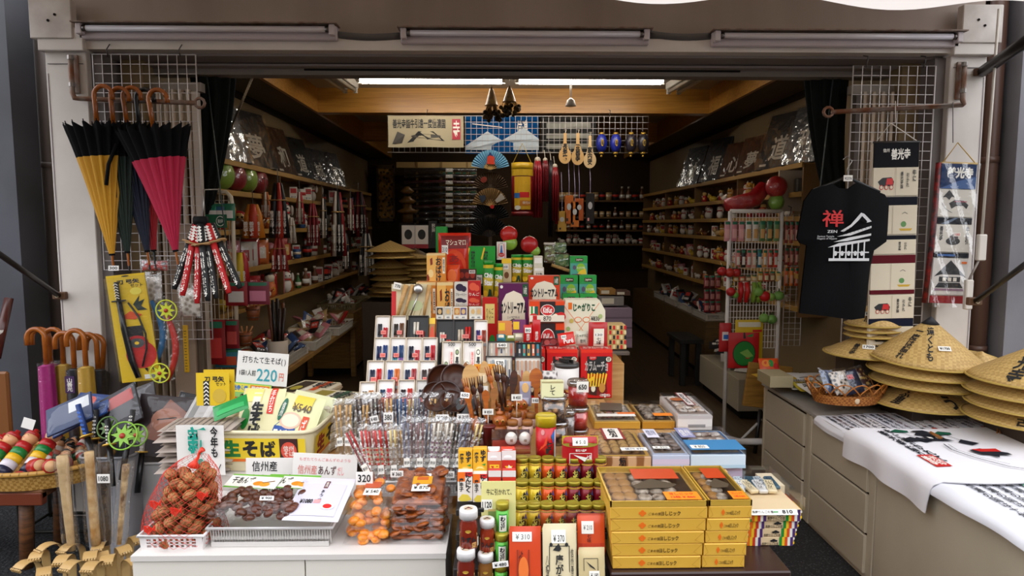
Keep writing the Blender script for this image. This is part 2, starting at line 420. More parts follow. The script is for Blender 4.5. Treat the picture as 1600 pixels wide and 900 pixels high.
def shutter(pxa, pxb, label, zb=.1):
 xa, xb = X(pxa, 200, 4.0), X(pxb, 200, 4.0); t = thing('folding_shutter', label, 'shutter', ((xa + xb) / 2, 4.02, zb), group='folded lattice shutters')
 n = 15; m = M(); w = xb - xa; ma = TEX('noise', '#b5a390', '#cdbca8', 4, .5)
 for i in range(n):
  x = -w / 2 + w * (i + .5) / n; m.box((x, .02 * ((i % 2) * 2 - 1), (2.38 - zb) / 2 + .03), (w / n * .55, .03, 2.38 - zb), ma, rot=(0, 0, .25 if i % 2 else -.25))
 m.obj('slats', t)
 m = M(); m.box((0, .03, 2.43 - zb), (w + .1, .06, .05), C('#8f8478', .5)); m.obj('top_rail', t)
 m = M(); m.box((w * .5 + .02, 0, (2.4 - zb) / 2), (.03, .05, 2.4 - zb), C('#b8aa9a', .4)); m.box((-w * .5 - .02, 0, (2.4 - zb) / 2), (.03, .05, 2.4 - zb), C('#4a3c30', .5)); m.obj('end_stile', t)
shutter(212, 300, 'folded lattice shutter behind the hanging umbrellas'); shutter(1345, 1452, 'folded lattice shutter behind the pocket banner', .65)
def curtain(px, label, s):
 c = P(px, 112, 4.2); t = thing('curtain', label, 'curtain', (c.x, c.y, c.z), group='tied dark curtains')
 m = M(); hgt = 1.05
 def f(u, v):
  a = 2 * PI * u; r = (.12 - .085 * v) * (1 + .16 * math.sin(a * 9)); return (r * math.cos(a) - s * .16 * v * v, r * .6 * math.sin(a), -hgt * v)
 m.grid(72, 14, f, C('#121614', .75), cu=True); m.obj('drape', t)
 m = M(); m.tube([(-s * .16 + .05 * math.cos(q), .04 * math.sin(q), -hgt + .02) for q in [2 * PI * k / 12 for k in range(12)]], .01, C('#1b1f1c'), 6, closed=True); m.obj('tieback', t)
 m = M(); m.tube([(0, -.09, 0), (s * .1, -.1, -1.25)], .004, C('#3d4644'), 5); m.obj('pull_cord', t)
curtain(332, 'dark bunched curtain behind the hanging umbrellas', 1); curtain(1292, 'dark bunched curtain above the t-shirt', -1)
A, B_ = P(399, 110, 4.18), P(345, 238, 4.5); m = M()
n = 60
for i in range(n):
 p = A.lerp(B_, (i + .5) / n); d = (B_ - A).normalized(); m.box(p, (.012, .004 if i % 2 else .012, .012), MT('#b8aa92', .4), rot=(0, .4, 0))
m.tube([A, B_], .002, MT('#b8aa92'), 5)
tag(m.obj('ball_chain'), 'long beaded chain slanting from the lintel to the top shelf', 'chain')

def wire_panel(name, label, x0, z0, x1, z1, Y, step=.05, r=.0022, col='#b9b3b0', ry=0., group='wire grid panels', split=None):
 w, h = x1 - x0, z1 - z0; t = thing(name, label, 'wire panel', (x0, Y, z0), (0, ry, 0), group)
 m = M(); m.tube([(0, 0, 0), (w, 0, 0), (w, 0, h), (0, 0, h)], r * 1.8, C(col, .35, .3), 6, closed=True); m.obj('frame', t)
 m = M(); nx = max(2, round(w / step)); nz = max(2, round(h / step))
 for i in range(1, nx): m.tube([(w * i / nx, -r, 0), (w * i / nx, -r, h)], r, C(col, .35, .3), 4)
 for j in range(1, nz): m.tube([(0, r, h * j / nz), (w, r, h * j / nz)], r, C(col, .35, .3), 4)
 m.obj('wires', t)
 for u in (.15, .85): m = M(); m.tube([(w * u, 0, h - .01), (w * u, -.015, h + .02), (w * u + .01, .0, h + .05), (w * u, .03, h + .06)], .003, C('#4a4644', .4, .5), 5); m.obj('hook', t)
 return t
p0, p1 = P(160, 422, 3.74), P(303, 84, 3.74); wire_panel('wire_grid', 'tall wire grid panel behind the hanging umbrellas', p0.x, p0.z, p1.x, p1.z, 3.76)
p0, p1 = P(252, 531, 3.72), P(325, 400, 3.72); wire_panel('wire_grid', 'small wire grid panel holding the curved toy swords', p0.x - .1, p0.z, p1.x, p1.z, 3.74)
p0, p1 = P(1300, 536, 3.74), P(1466, 102, 3.74); wire_panel('wire_grid', 'tall wire grid panel behind the black t-shirt', p0.x + .06, p0.z, p1.x, p1.z, 3.76)
p0, p1 = P(1222, 540, 4.78), P(1258, 335, 4.78); wire_panel('wire_grid', 'dark wire grid of brown packs between the white rack and the t-shirt', p0.x, p0.z, p1.x, p1.z, 4.78, .04)
p0, p1 = P(606, 238, 6.2), P(1013, 182, 6.2); wire_panel('wire_grid', 'wide wire grid hanging under the wooden beam', p0.x, p0.z, p1.x, p1.z, 6.2)

def tube_pair(px0, px1, py0, py1, Y0, Y1, lit, label, pw=1.):
 A, B_ = P(px0, py0, Y0), P(px1, py1, Y1); A.z = B_.z = 2.80; d = B_ - A; L = d.length
 t = thing('ceiling_light', label, 'light', (A + B_) / 2, (0, 0, math.atan2(d.y, d.x)), 'fluorescent ceiling lights')
 m = M(); m.box((0, 0, .03), (L, .14, .06), C('#d8d2c6', .5), ch=.006); m.obj('housing', t)
 for s in (-1, 1):
  m = M(); m.cyl((-L / 2 + .03, s * .045, -.02), .015, L - .06, C('#fff8ee', .3, 0, TUBE_POWER * pw) if lit else C('#cfc8ba', .3), 12, (0, PI / 2, 0)); m.obj('tube', t)
  for e in (-1, 1): m = M(); m.box((e * (L / 2 - .015), s * .045, -.015), (.03, .035, .045), C('#cfc8bc', .4), ch=.003); m.obj('tube_holder', t)
tube_pair(558, 790, 127, 127, 5.55, 5.55, True, 'lit twin tube on the ceiling nearer the curtain and umbrellas')
tube_pair(805, 1040, 127, 127, 5.55, 5.55, True, 'lit twin tube on the ceiling beside the hanging ladle')
tube_pair(480, 548, 110, 140, 4.9, 6.0, False, 'unlit twin tube slanting near the beaded chain side beam')
tube_pair(1130, 1052, 110, 140, 4.9, 6.0, False, 'unlit twin tube slanting near the t-shirt side beam')
tube_pair(690, 930, 200, 200, 9.3, 9.3, True, 'added unseen lit tube brightening the back of the shop behind the second beam', .4)  # added lamp, hidden behind the beam, to brighten the back wall
tube_pair(660, 690, 184, 192, 7.0, 8.0, False, 'unlit twin tube far back beyond the wooden beam')
# ================================================================== GOODS: builders
def fit(px0, py0, px1, py1, Y, base=None):
 a, b = P(px0, py1, Y), P(px1, py0, Y); z = a.z if base is None else base
 return Vector(((a.x + b.x) / 2, Y, z)), b.x - a.x, b.z - z
def box_thing(name, label, cat, px, Y, d, body, art=(), group=None, tilt=0, rz=0, base=None, top=(), ch=.0015, side=None, mulh=1.):
 L, w, h = fit(*px, Y, base); h *= mulh
 m = M(); m.box((0, d / 2, h / 2), (w, d, h), body, ch=ch); m.art(art, planar((-w / 2, 0, 0), (1, 0, 0), (0, 0, 1)), w, h, .0005)
 if top: m.art(top, planar((-w / 2, 0, h), (1, 0, 0), (0, 1, 0)), w, d, .0005)
 if side: m.art(side, planar((-w / 2, d, 0), (0, -1, 0), (0, 0, 1)), d, h, .0005); m.art(side, planar((w / 2, 0, 0), (0, 1, 0), (0, 0, 1)), d, h, .0005)
 return tag(m.obj(name, None, L, (-tilt, 0, rz)), label, cat, group)
def bulge(w, h, d): return lambda x, y, z: (x - w / 2, -d / 2 * (1 - abs(2 * x / w - 1) ** 4) * (1 - abs(2 * y / h - 1) ** 5) - z, y)
def pouch_mesh(w, h, d, body, art=(), back=None, lift=.002, m=None):
 m = m or M(); F = bulge(w, h, d)
 m.grid(11, 11, lambda u, v: F(u * w, v * h, 0), body); m.grid(11, 11, lambda u, v: (lambda p: (p[0], -p[1] + .0006, p[2]))(F((1 - u) * w, v * h, 0)), back or body)
 m.art(art, F, w, h, lift, sub=6, sub2=True); return m
def pouch(name, label, cat, px, Y, d, body, art=(), group=None, tilt=0, rz=0, ry=0, base=None, mulh=1.):
 L, w, h = fit(*px, Y, base); h *= mulh
 return tag(pouch_mesh(w, h, d, body, art).obj(name, None, L + Vector((0, d / 2, 0)), (-tilt, ry, rz)), label, cat, group)
def R_(a, b, c, d, m): return ('r', a, b, c, d, m)
def T_(t, a, b, c, d, m=None, bold=.012): return ('t', t, a, b, c, d, m or INK, bold)
def E_l(a, b, c, d, m): return ('e', a, b, c, d, m)
def tagart(s, a, b, c, d): w, h = c - a, d - b; return [R_(a, b, c, d, WHITE), T_(s, a + w * .12, b + h * .22, c - w * .12, d - h * .22)]
OR = C('#e8701c', .4); GR = C('#1f8a34', .45); YE = C('#f0c42a', .45); CR = C('#efe6cc', .55); DG = C('#12502a', .5); GOLD = C('#d9ad45', .28, .35); NAVY = C('#1c2a5a', .5); BR = C('#7a4a22', .5); PK = C('#e79a9a', .5); BLU = C('#2a6ab8', .45); PUR = C('#6a1f58', .45); TEAL = C('#1f9a94', .5); GRY = C('#8f8c8a', .5)
wood_lt = WOOD('#b98a4e', '#cfa468'); wood_md = WOOD('#7e4a1e', '#a0662e'); wood_dk = WOOD('#2c140c', '#512814', .3); wood_or = WOOD('#8a4012', '#b3621f', .3)
ZT = .70
t = thing('display_stand', 'stepped wooden stand under the snack boxes and chopsticks in the middle of the floor', 'display stand', (.1, 2.2, 0))
def step(x0, x1, y0, y1, z, m=wood_lt, nm='step'):
 q = M(); q.box(((x0 + x1) / 2 - .1, (y0 + y1) / 2 - 2.2, z / 2), (x1 - x0, y1 - y0, z - .002), m, ch=.003); q.obj(nm, t)
step(-.56, .2, 2.2, 2.52, .69); step(.285, .74, 2.13, 2.85, .855); step(.0, .46, 2.86, 3.0, .885)
step(-.1, .28, 2.24, 2.84, .82); step(-.5, -.105, 2.53, 2.84, .78); step(-.5, -.005, 2.85, 3.0, .9); step(-.5, .56, 3.01, 3.24, 1.03); step(-.42, .46, 3.25, 3.55, 1.05); step(-.36, .5, 3.56, 3.95, 1.24)
t = thing('wooden_cabinet', 'low wooden cabinet behind the stand, carrying the lilac gift boxes', 'cabinet', (0, 0, 0)); a, b = P(900, 552, 6.0), P(971, 552, 6.0)
q = M(); q.box(((a.x + b.x) / 2, 6.2, a.z / 2 + .05), (b.x - a.x, .4, a.z - .12), C('#a8742c', .5), ch=.004); q.obj('carcass', t); q = M(); q.box(((a.x + b.x) / 2 + .03, 6.2, a.z + .0), (b.x - a.x + .08, .46, .03), C('#b8aca0', .5), ch=.003); q.obj('worktop', t)
def kar(px, label):
 art = [R_(.0, .93, 1, 1, C('#e0301c', .4)), R_(.2, .5, .82, .86, INK), E_l(.38, .83, .12, .045, RED), T_('コイケヤ', .3, .81, .46, .85, WHITE), T_('カラムーチョ', .13, .56, .86, .76, WHITE, .03), T_('カラムーチョ', .14, .57, .85, .75, C('#3a1410'), -.012), E_l(.88, .8, .1, .065, INK), E_l(.88, .8, .085, .05, CR), T_('期間\n限定', .83, .765, .93, .835),
     ('p', [(.15, .1), (.5, .05), (.85, .12), (.8, .42), (.2, .4)], C('#7a1410')), ('p', [(.28, .08), (.5, .06), (.54, .26), (.42, .34), (.3, .26)], C('#3a1a10')), E_l(.4, .2, .07, .07, CR), R_(.05, .05, .12, .45, C('#8a1410'))]
 for i in range(7): x = .2 + .085 * i; art.append(('p', [(x, .24), (x + .05, .24), (x + .07 + .01 * i, .5 + .03 * (i % 2)), (x + .02 + .01 * i, .52)], YE))
 art += [('p', [(.15, .36), (.42, .46), (.44, .39), (.16, .3)], YE), E_l(.68, .22, .1, .1, C('#c98a3a')), T_('辛', .6, .02, .95, .1, WHITE)]
 return box_thing('snack_box', label, 'snack box', px, 2.93, .1, C('#c9181a', .35), art, 'red spicy snack boxes', base=.89, side=[R_(.2, .2, .8, .8, C('#8a1410'))], top=[T_('カラムーチョ', .1, .2, .9, .7, WHITE)])
kar((854, 546, 903, 615), 'tall red spicy potato snack box half hidden by the black-lidded canister'); kar((907, 546, 957, 617), 'tall red spicy potato snack box at the aisle edge of the stand')
kar((818, 546, 852, 615), 'tall red spicy potato snack box mostly hidden behind the tan card')
def kit(px, label, base=None):
 art = [R_(0, .0, 1, .8, C('#e0451c', .4)), R_(0, .08, .25, .75, CR), R_(.05, .1, .1, .75, GR), R_(.15, .1, .25, .75, C('#165a4a')), R_(.3, 0, .74, 1, C('#2a1210')), R_(.74, .4, 1, .8, C('#123a3a')), E_l(.9, .2, .14, .25, RED), E_l(.12, .16, .14, .22, RED), E_l(.52, .55, .2, .3, WHITE), E_l(.52, .55, .185, .27, RED), T_('KitKat', .39, .4, .65, .7, WHITE, .03), E_l(.74, .2, .08, .16, CR), T_('13', .7, .12, .78, .28)]
 return box_thing('chocolate_box', label, 'chocolate box', px, 3.1, .09, C('#e2481c', .35), art, 'apple chocolate boxes', base=base)
kit((828, 505, 882, 545), 'orange and black chocolate box with red oval logo, lower of two', 1.04)
kit((827, 471, 882, 501), 'orange and black chocolate box with red oval logo, upper of two behind 870 tag')
box_thing('price_card', 'long white price card reading 870 between the two chocolate boxes', 'price card', (827, 493, 882, 503), 3.08, .012, C('#e9dfc8', .6), [R_(.1, 0, .22, 1, RED), T_('870', .4, .15, .62, .9)])
def cm(px, Y, label, col, dot, sub, base=None):
 art = [('p', [(.12, .03), (.88, .03), (.88, .72), (.75, .84), (.5, .89), (.25, .84), (.12, .72)], CR), T_('カントリーマアム', .06, .53, .94, .72, INK, .05), T_('じっくり焼きました', .3, .46, .7, .5), ('p', [(.25, .4), (.75, .4), (.6, .44), (.5, .46), (.4, .44)], INK), E_l(.5, .29, .28, .085, dot), T_(sub, .3, .25, .7, .33, WHITE), R_(.8, .8, .97, .99, DG), T_('16枚', .83, .83, .94, .96, WHITE), E_l(.1, .95, .05, .025, WHITE)]
 art += [E_l(.1 + .8 * rnd.random(), .06 + .1 * rnd.random(), .06, .05, dot) for _ in range(5)]
 return box_thing('cookie_box', label, 'cookie box', px, Y, .07, C(col, .35), art, 'cookie boxes', base=base, side=[R_(.1, .1, .9, .9, C(col))])
cm((826, 431, 875, 473), 3.42, 'orange cookie box with cream arch and green oval label', '#d5401a', DG, '信州りんご', 1.16)
cm((779, 443, 826, 500), 3.3, 'purple cookie box with cream arch, grapes and a red oval label', '#5e1a50', RED, '信州巨峰', 1.045)
for k, (a, b, nm) in enumerate(((.55, .2, 0), (.7, .12, 0))): pass
def ggb(px, Y, label, base=None):
 art = [R_(0, .0, 1, .62, C('#4aa08e')), ('p', [(0, .62), (0, 1), (1, 1), (1, .62), (.8, .75), (.5, .68), (.2, .75)], C('#1f9a3a')), R_(.3, .72, .75, .88, C('#3a1c12')), T_('Jagabee', .34, .75, .71, .86, CR), E_l(.62, .36, .26, .26, C('#8cbf2a')), ('p', [(.4, .05), (.95, .05), (.9, .35), (.6, .25)], YE), E_l(.24, .4, .1, .12, C('#5a5468')), R_(.1, 0, .6, .06, PUR), T_('わさび味', .38, .32, .85, .45, CR)]
 return box_thing('potato_snack_box', label, 'snack box', px, Y, .05, C('#2f9a4e', .35), art, 'green potato snack boxes', base=base)
ggb((875, 430, 903, 461), 3.62, 'green potato snack box, middle tier beside the orange cookie box', 1.255)
ggb((905, 430, 932, 461), 3.62, 'green potato snack box, middle tier at the aisle end', 1.255)
ggb((891, 400, 918, 430), 3.66, 'green potato snack box standing alone on the top tier')
ggb((879, 459, 905, 492), 3.5, 'green potato snack box mostly behind the big white carton, umbrella side', 1.16); ggb((906, 459, 933, 492), 3.5, 'green potato snack box mostly behind the big white carton, aisle side with a price tag', 1.16)
L, w, h = fit(881, 469, 946, 545, 3.12, 1.035)
m = M(); m.ext([(-w / 2, 0), (w / 2, 0), (w / 2, h * .82), (w * .36, h), (-w * .46, h), (-w / 2, h * .9)], 0, .1, C('#e6e0c4', .5))
F = planar((-w / 2, 0, 0), (1, 0, 0), (0, 0, 1))
m.art([('l', [(0, .1), (.85, .95)], .002, OR), ('l', [(.0, .9), (.85, .1)], .002, OR), T_('じゃがりこ', .22, .8, .75, .95, DG, .05), T_('野沢\nこん', .3, .12, .62, .42), T_('¥830', .65, .64, .86, .72), R_(.1, .84, .19, .96, OR)] + [E_l(.44 + .1 * s, .66, .09, .05, OR) for s in (-1, 1)] + [E_l(.44 + .1 * s, .66, .075, .038, C('#e6e0c4')) for s in (-1, 1)] + [E_l(x, y, .05, .04, c) for x, y, c in ((.1, .5, C('#9ab06a')), (.18, .64, C('#c9b45a')), (.82, .48, C('#8aa56a')), (.88, .72, C('#aebf7a')), (.7, .3, C('#9aab5a')))], F, w, h, .0006)
tag(m.obj('snack_carton', None, L), 'big white potato stick carton with an orange ribbon cross', 'snack carton')
for px, lab in (((900, 518, 921, 541), 'small white snack packet below the white carton with a tag'),):
 pouch('snack_packet', lab, 'snack packet', px, 3.0, .03, C('#dcd8c2', .4), [T_('じゃがりこ', .1, .6, .9, .8, DG), T_('信州', .3, .2, .7, .45)], tilt=.1)
pouch('gummy_packet', 'small red gummy packet lying on a red snack box, tagged 90', 'gummy packet', (874, 520, 900, 540), 2.96, .02, C('#cf2418', .3), [T_('Puré', .3, .12, .9, .5, WHITE, .03)] + tagart('90', .2, .5, .5, .8), tilt=.3, ry=-.15)
pouch('pepper_packet', 'red packet with a white label tagged 130 at the stand edge', 'spice packet', (920, 504, 950, 542), 2.97, .03, C('#b01818', .3), [R_(.25, .02, .8, .75, C('#eae4d0')), T_('七\n味', .4, .08, .65, .4)] + tagart('130', .28, .42, .76, .58))
for i, (px, a) in enumerate((((818, 508, 832, 535), '80'), ((832, 500, 845, 535), ''))):
 pouch('red_packet', ('slim red powder packet tagged 80', 'slim red powder packet with a fold-over top')[i], 'packet', px, 2.98, .02, C('#c01418', .3), [T_('善\n光\n寺', .3, .08, .7, .5, WHITE)] + (tagart(a, .15, .55, .85, .85) if a else []))
def obk(px, Y, label, base=None):
 art = [R_(0, .95, 1, 1, C('#e8c88a')), R_(0, 0, .55, .95, C('#edb45a')), T_('お\nば\nけ', .48, .28, .78, .9, INK, .03), R_(.84, .5, .97, .9, CR), T_('限\n定', .86, .55, .95, .85), E_l(.8, .14, .18, .13, RED)] + [('p', [(x, y), (x + .12, y + .03), (x + .1, y + .2), (x - .02, y + .16)], C('#8a2c12')) for x, y in ((.2, .7), (.02, .3), (.3, .08))] + [E_l(.22, .5, .14, .1, C('#f3d694'))]
 return box_thing('biscuit_box', label, 'biscuit box', px, Y, .08, C('#d98a30', .4), art, 'orange biscuit boxes', base=base)
obk((667, 396, 696, 440), 3.45, 'orange biscuit box with brush lettering, top one', 1.3); obk((683, 441, 708, 488), 3.32, 'orange biscuit box with brush lettering, front aisle-side one', 1.05)
obk((651, 441, 681, 488), 3.38, 'orange biscuit box partly behind the wooden spoon packs', 1.05)
pouch('snack_bag', 'glossy bright red snack bag standing at the top of the stand', 'snack bag', (684, 364, 735, 425), 3.72, .1, C('#cf2a14', .2), [R_(.1, .72, .95, .95, C('#7a1410')), T_('マシュマロ', .25, .78, .85, .88, CR), E_l(.5, .4, .36, .3, C('#e24a1c')), T_('あ\nま\nい', .35, .2, .65, .6, C('#8a1410'))] + tagart('310', .12, .62, .32, .78), base=1.3)
pouch('snack_bag', 'small orange snack bag beside the orange biscuit box', 'snack bag', (694, 414, 718, 442), 3.5, .05, C('#d8481c', .25), [E_l(.5, .6, .3, .25, C('#e8702c')), R_(.0, .0, .5, .3, RED)], base=1.3)
box_thing('gift_box', 'bright green box pair with brush lettering at the top of the stand', 'gift box', (727, 385, 774, 413), 3.75, .08, C('#169a2c', .4), [R_(.05, 0, .97, .3, C('#2a3a1c')), E_l(.18, .14, .12, .12, CR), T_('野沢菜', .2, .45, .32, .9, INK), T_('野沢菜', .62, .45, .75, .9, INK), ('p', [(.02, .7), (.12, .98), (.16, .95), (.06, .65)], YE), ('p', [(.52, .7), (.62, .98), (.66, .95), (.56, .65)], YE)] + tagart('700', .37, .06, .56, .28), base=1.31, top=[R_(0, 0, 1, 1, GR)])
box_thing('gift_box', 'narrow green box behind the red snack bag', 'gift box', (681, 354, 698, 385), 3.95, .08, C('#148a2a', .4), [R_(.1, .0, .9, .5, CR), T_('蕎\n麦', .4, .05, .75, .45)], base=1.31)
for i, px in enumerate(((716, 421, 744, 437), (716, 437, 744, 454), (693, 440, 744, 452))):
 if i < 2: box_thing('jam_box', 'dark red jam sampler box, ' + ('upper' if i == 0 else 'lower') + ' of two behind the green cans', 'jam box', px, 3.6, .06, C('#5a1410', .4), [E_l(x, .45, .13, .3, C('#b0341c')) for x in (.2, .5, .8)] + (tagart('450', .6, .6, .95, .95) if i == 0 else []), base=zat(px[3], 3.6))
def chip(px, label, Y, col='#c8b02a'):
 L, w, h = fit(*px, Y); r = w / 2; t = thing('chip_can', label, 'snack can', L + Vector((0, r, 0)), group='tall chip cans'); m = M()
 m.lathe([(r, 0), (r, h * .9)], C(col, .35), 20); F = wrap(r, width=w * 1.4)
 m.art([R_(0, .62, 1, .9, C('#1f8a2a')), ('p', [(.05, .55), (.95, .8), (.95, .5), (.05, .25)], C('#7aa82a')), T_('Chip', .2, .58, .85, .76, WHITE, .05), T_('Star', .2, .38, .85, .56, WHITE, .05), ('p', [(.45, .02), (.75, .02), (.7, .25), (.55, .28)], C('#143a1c')), E_l(.3, .14, .18, .1, YE)], F, w * 1.4, h * .9, .001, sub=8)
 m.obj('tube', t); m = M(); m.lathe([(r * 1.02, h * .9), (r * 1.03, h * .98), (r * .96, h), (0, h)], C('#128a26', .3), 20); m.obj('lid', t)
for px, lab, Y in (((755, 408, 771, 466), 'tall green and yellow chip can, first from the green boxes', 3.48), ((772, 412, 786, 466), 'tall green and yellow chip can, second from the green boxes', 3.5), ((799, 398, 816, 441), 'tall green chip can, first of the pair above the cookie boxes', 3.62), ((816, 398, 834, 441), 'tall green chip can, second of the pair above the cookie boxes', 3.62)): chip(px, lab, Y)
box_thing('milk_caramel_box', 'tall white bottle-print box tagged at the top of the stand', 'caramel box', (776, 378, 791, 406), 3.78, .06, C('#e6ddd4', .5), [('p', [(.05, .1), (.2, .9), (.3, .9), (.2, .1)], PK), ('p', [(.95, .1), (.8, .9), (.7, .9), (.8, .1)], PK), ('p', [(.35, .35), (.65, .35), (.58, .6), (.55, .8), (.45, .8), (.42, .6)], BLU), E_l(.5, .28, .3, .12, RED), T_('ミルク', .3, .24, .7, .32, WHITE)] + tagart('350', .3, .85, .7, 1))
box_thing('caramel_box', 'cream caramel box with a price tag between the chip cans', 'caramel box', (784, 404, 799, 441), 3.6, .05, C('#d8c49a', .5), [E_l(.5, .3, .25, .14, BR), R_(0, .8, 1, 1, YE)] + tagart('200', .02, .55, .7, .75))
for i, (px, c, s) in enumerate((((834, 400, 848, 428), '#cfc8b4', ''), ((834, 418, 850, 430), '#d9d2bc', ''))):
 box_thing('small_carton', ('small cream carton stack beside the green chip can, upper', 'small cream carton beside the green chip can, lower')[i], 'carton', px, 3.6 - .03 * i, .05, C(c, .5), [R_(.1, .6, .9, .9, WHITE), T_('すや亀', .2, .1, .8, .35)], base=zat(px[3], 3.6))
for i, (px, c, fr, s) in enumerate((((710, 441, 731, 464), '#dcd6c8', '#2a1a3a', 'ブルーベリー'), ((731, 439, 751, 464), '#b81818', '#e05a3a', 'りんご'), ((710, 464, 731, 478), '#dcd6c8', '#2a1a3a', 'ブルーベリー'), ((731, 464, 751, 478), '#b81818', '#e05a3a', 'りんご'))):
 box_thing('juice_pack', ('white blueberry', 'red apple')[i % 2] + ' juice pack, ' + ('upper' if i < 2 else 'lower') + ' of two stacked', 'juice pack', px, 3.3, .05, C(c, .4), [E_l(.4, .65, .3, .25, C(fr)), E_l(.7, .55, .2, .2, C(fr)), T_(s, .1, .08, .9, .28, WHITE if i % 2 else INK)], 'fruit juice packs', base=zat(px[3], 3.3))
box_thing('tea_box', 'red tea box with a yellow panel in front of the purple cookie box', 'tea box', (754, 465, 777, 503), 3.28, .05, C('#c01a14', .35), [R_(.18, .5, .82, .88, C('#e6cf7a')), T_('りんご\nティー', .25, .56, .75, .8, BR), E_l(.65, .16, .2, .12, GR)], base=1.045)
for i, (px, py, r, c) in enumerate(((795, 366, .05, '#b8221c'), (797, 380, .042, '#86b03c'), (827, 382, .05, '#b01c20'), (836, 392, .03, '#8ab44a'))): m = M(); m.ball((0, 0, 0), (r, r * .85, r * .95), C(c, .3), 16); m.ball((0, 0, r * .9), (r * .16, r * .16, r * .12), C('#3a6a24', .4), 8); tag(m.obj('round_cushion', None, P(px, py, 3.85)), ('red round cushion above the white bottle-print box', 'green round cushion beside the white bottle-print box', 'red round cushion above the chip can pair', 'small green cushion beside the chip can pair')[i], 'cushion', 'round cushions on the stand')
for i, (x0, c) in enumerate(((681, '#2a1a1a'), (694, '#b8b0a0'), (708, '#c07a2a'), (718, '#5a4a7a'), (733, '#d8d0bc'), (742, '#cbb9a0'))):
 box_thing('magnet_card', 'small picture magnet card, %s from the wooden spoons below the biscuit boxes' % ORD[i], 'magnet', (x0, 479, x0 + 12, 499), 3.14, .012, C('#e2dccc', .5), [R_(.12, .35, .88, .9, C(c)), E_l(.5, .6, .25, .2, C('#d8b070')), R_(.1, .05, .9, .25, WHITE), T_('480', .3, .08, .7, .22)], 'picture magnets', tilt=.15)
for i, (px, c1, c2) in enumerate((((778, 502, 800, 525), '#e08a4a', '#c0341c'), ((801, 500, 822, 525), '#7a3a6a', '#d86a2a'))):
 box_thing('candy_pack', ('orange apple candy pack below the purple cookie box', 'purple grape candy pack below the purple cookie box')[i], 'candy pack', px, 3.08, .03, C(c1, .35), [E_l(.25, .35, .18, .2, C(c2)), R_(.5, .1, .95, .6, CR), R_(.05, .75, .5, .95, YE), T_('グミ', .55, .2, .9, .5)], tilt=.1, base=1.035)
for i, (px, c) in enumerate((((776, 522, 790, 534), '#3a8a9a'), ((790, 524, 806, 534), '#8a9a4a'), ((802, 520, 820, 534), '#b0a890'))):
 pouch('candy_bag', ('teal', 'olive', 'beige')[i] + ' small candy bag lying in front of the fruit candy packs', 'candy bag', px, 3.0, .03, C(c, .25), [R_(.2, .3, .8, .7, CR)], tilt=.6)
pouch('dried_fruit_pack', 'dark red dried fruit pack under the chocolate boxes', 'fruit pack', (846, 527, 876, 545), 3.0, .03, C('#6a1a1c', .2), [E_l(.3, .4, .15, .25, C('#a83a34')), E_l(.65, .45, .2, .25, C('#8f2a2a'))], tilt=.7)
for i in range(5):
 box_thing('sweets_box', 'patterned sweets bar box in the stack beside the red packet, %s from the top' % ORD[i], 'sweets box', (949, 508 + 7.6 * i, 978, 515.4 + 7.6 * i), 3.15, .1, C('#c9a866', .5), [R_(.1 + .2 * k, .1, .22 + .2 * k, .9, (INK, RED, C('#e2cf9a'))[(k + i) % 3]) for k in range(5)], 'patterned sweets boxes')
for i in range(4):
 box_thing('lilac_gift_box', 'flat lilac gift box in the pile behind the stand, %s from the top' % ORD[i], 'gift box', (926, 482 + 15.5 * i, 988, 497 + 15.5 * i), 6.02, .25, C('#a08a9c', .5), [R_(0, 0, 1, .12, C('#8a7484'))], 'lilac gift boxes', ch=.003)
for i, (px, c) in enumerate((((937, 452, 962, 461), '#a8792c'), ((962, 455, 985, 462), '#5a3a2a'), ((936, 463, 975, 478), '#8f8a84'))):
 box_thing('flat_pack', ('tan', 'brown', 'grey film-wrapped')[i] + ' flat pack lying on the lilac gift boxes', 'pack', px, 6.1, .2, C(c, .4), [R_(.1, .2, .6, .8, CR)], base=zat(px[3], 6.1))
for i, (px, c) in enumerate((((850, 381, 868, 411), '#4a2a1c'), ((866, 378, 886, 396), '#1f4a22'), ((866, 396, 890, 418), '#2a5a2c'))):
 L, w, h = fit(*px, 3.85); t = thing('pickle_pack', ('tall brown-filled clear jar', 'green pickle pack on top', 'green pickle pack below')[i] + ' beside the single green snack box', 'pickle pack', L)
 m = M(); m.box((0, .03, h / 2), (w * .9, .05, h * .85), TEX('noise', c, '#8a9a5a', 40, .4), ch=.004); m.obj('contents', t); m = M(); m.box((0, .03, h / 2), (w, .06, h), FILM(.1), ch=.006); m.obj('wrapper', t)
 if i == 0: m = M(); m.box((0, .03, h), (w, .06, .012), C('#c8c0b4', .4), ch=.003); m.obj('lid', t)
for i in range(3):
 L = P(862 + 9 * i, 414 + 3 * i, 3.7); m = M(); m.tube([(0, 0, 0), (.09, .02, -.03)], .009, WOOD('#8a6a3a', '#c09a58'), 8)
 tag(m.obj('burdock_stick', None, L), 'pale root stick pack, %s from the chip cans' % ORD[i], 'root stick', 'root sticks')
L = P(642, 500, 3.1); t = thing('spoon_gift_pack', 'flat pack of wooden spoons and a steel ladle tagged 770', 'spoon pack', L, (-.15, 0, 0))
w, h = .18, .165; m = M(); m.box((0, .01, h / 2), (w, .008, h), C('#d8c9a0', .5)); m.art([R_(0, 0, .12, .8, RED)] + [('l', [(.1 + .15 * i, .1), (.3 + .13 * i, .5)], .003, C('#b8a06a')) for i in range(5)] + [E_l(.6, .4, .2, .15, C('#c8cf9a'))], planar((-w / 2, .006, 0), (1, 0, 0), (0, 0, 1)), w, h); m.obj('card', t)
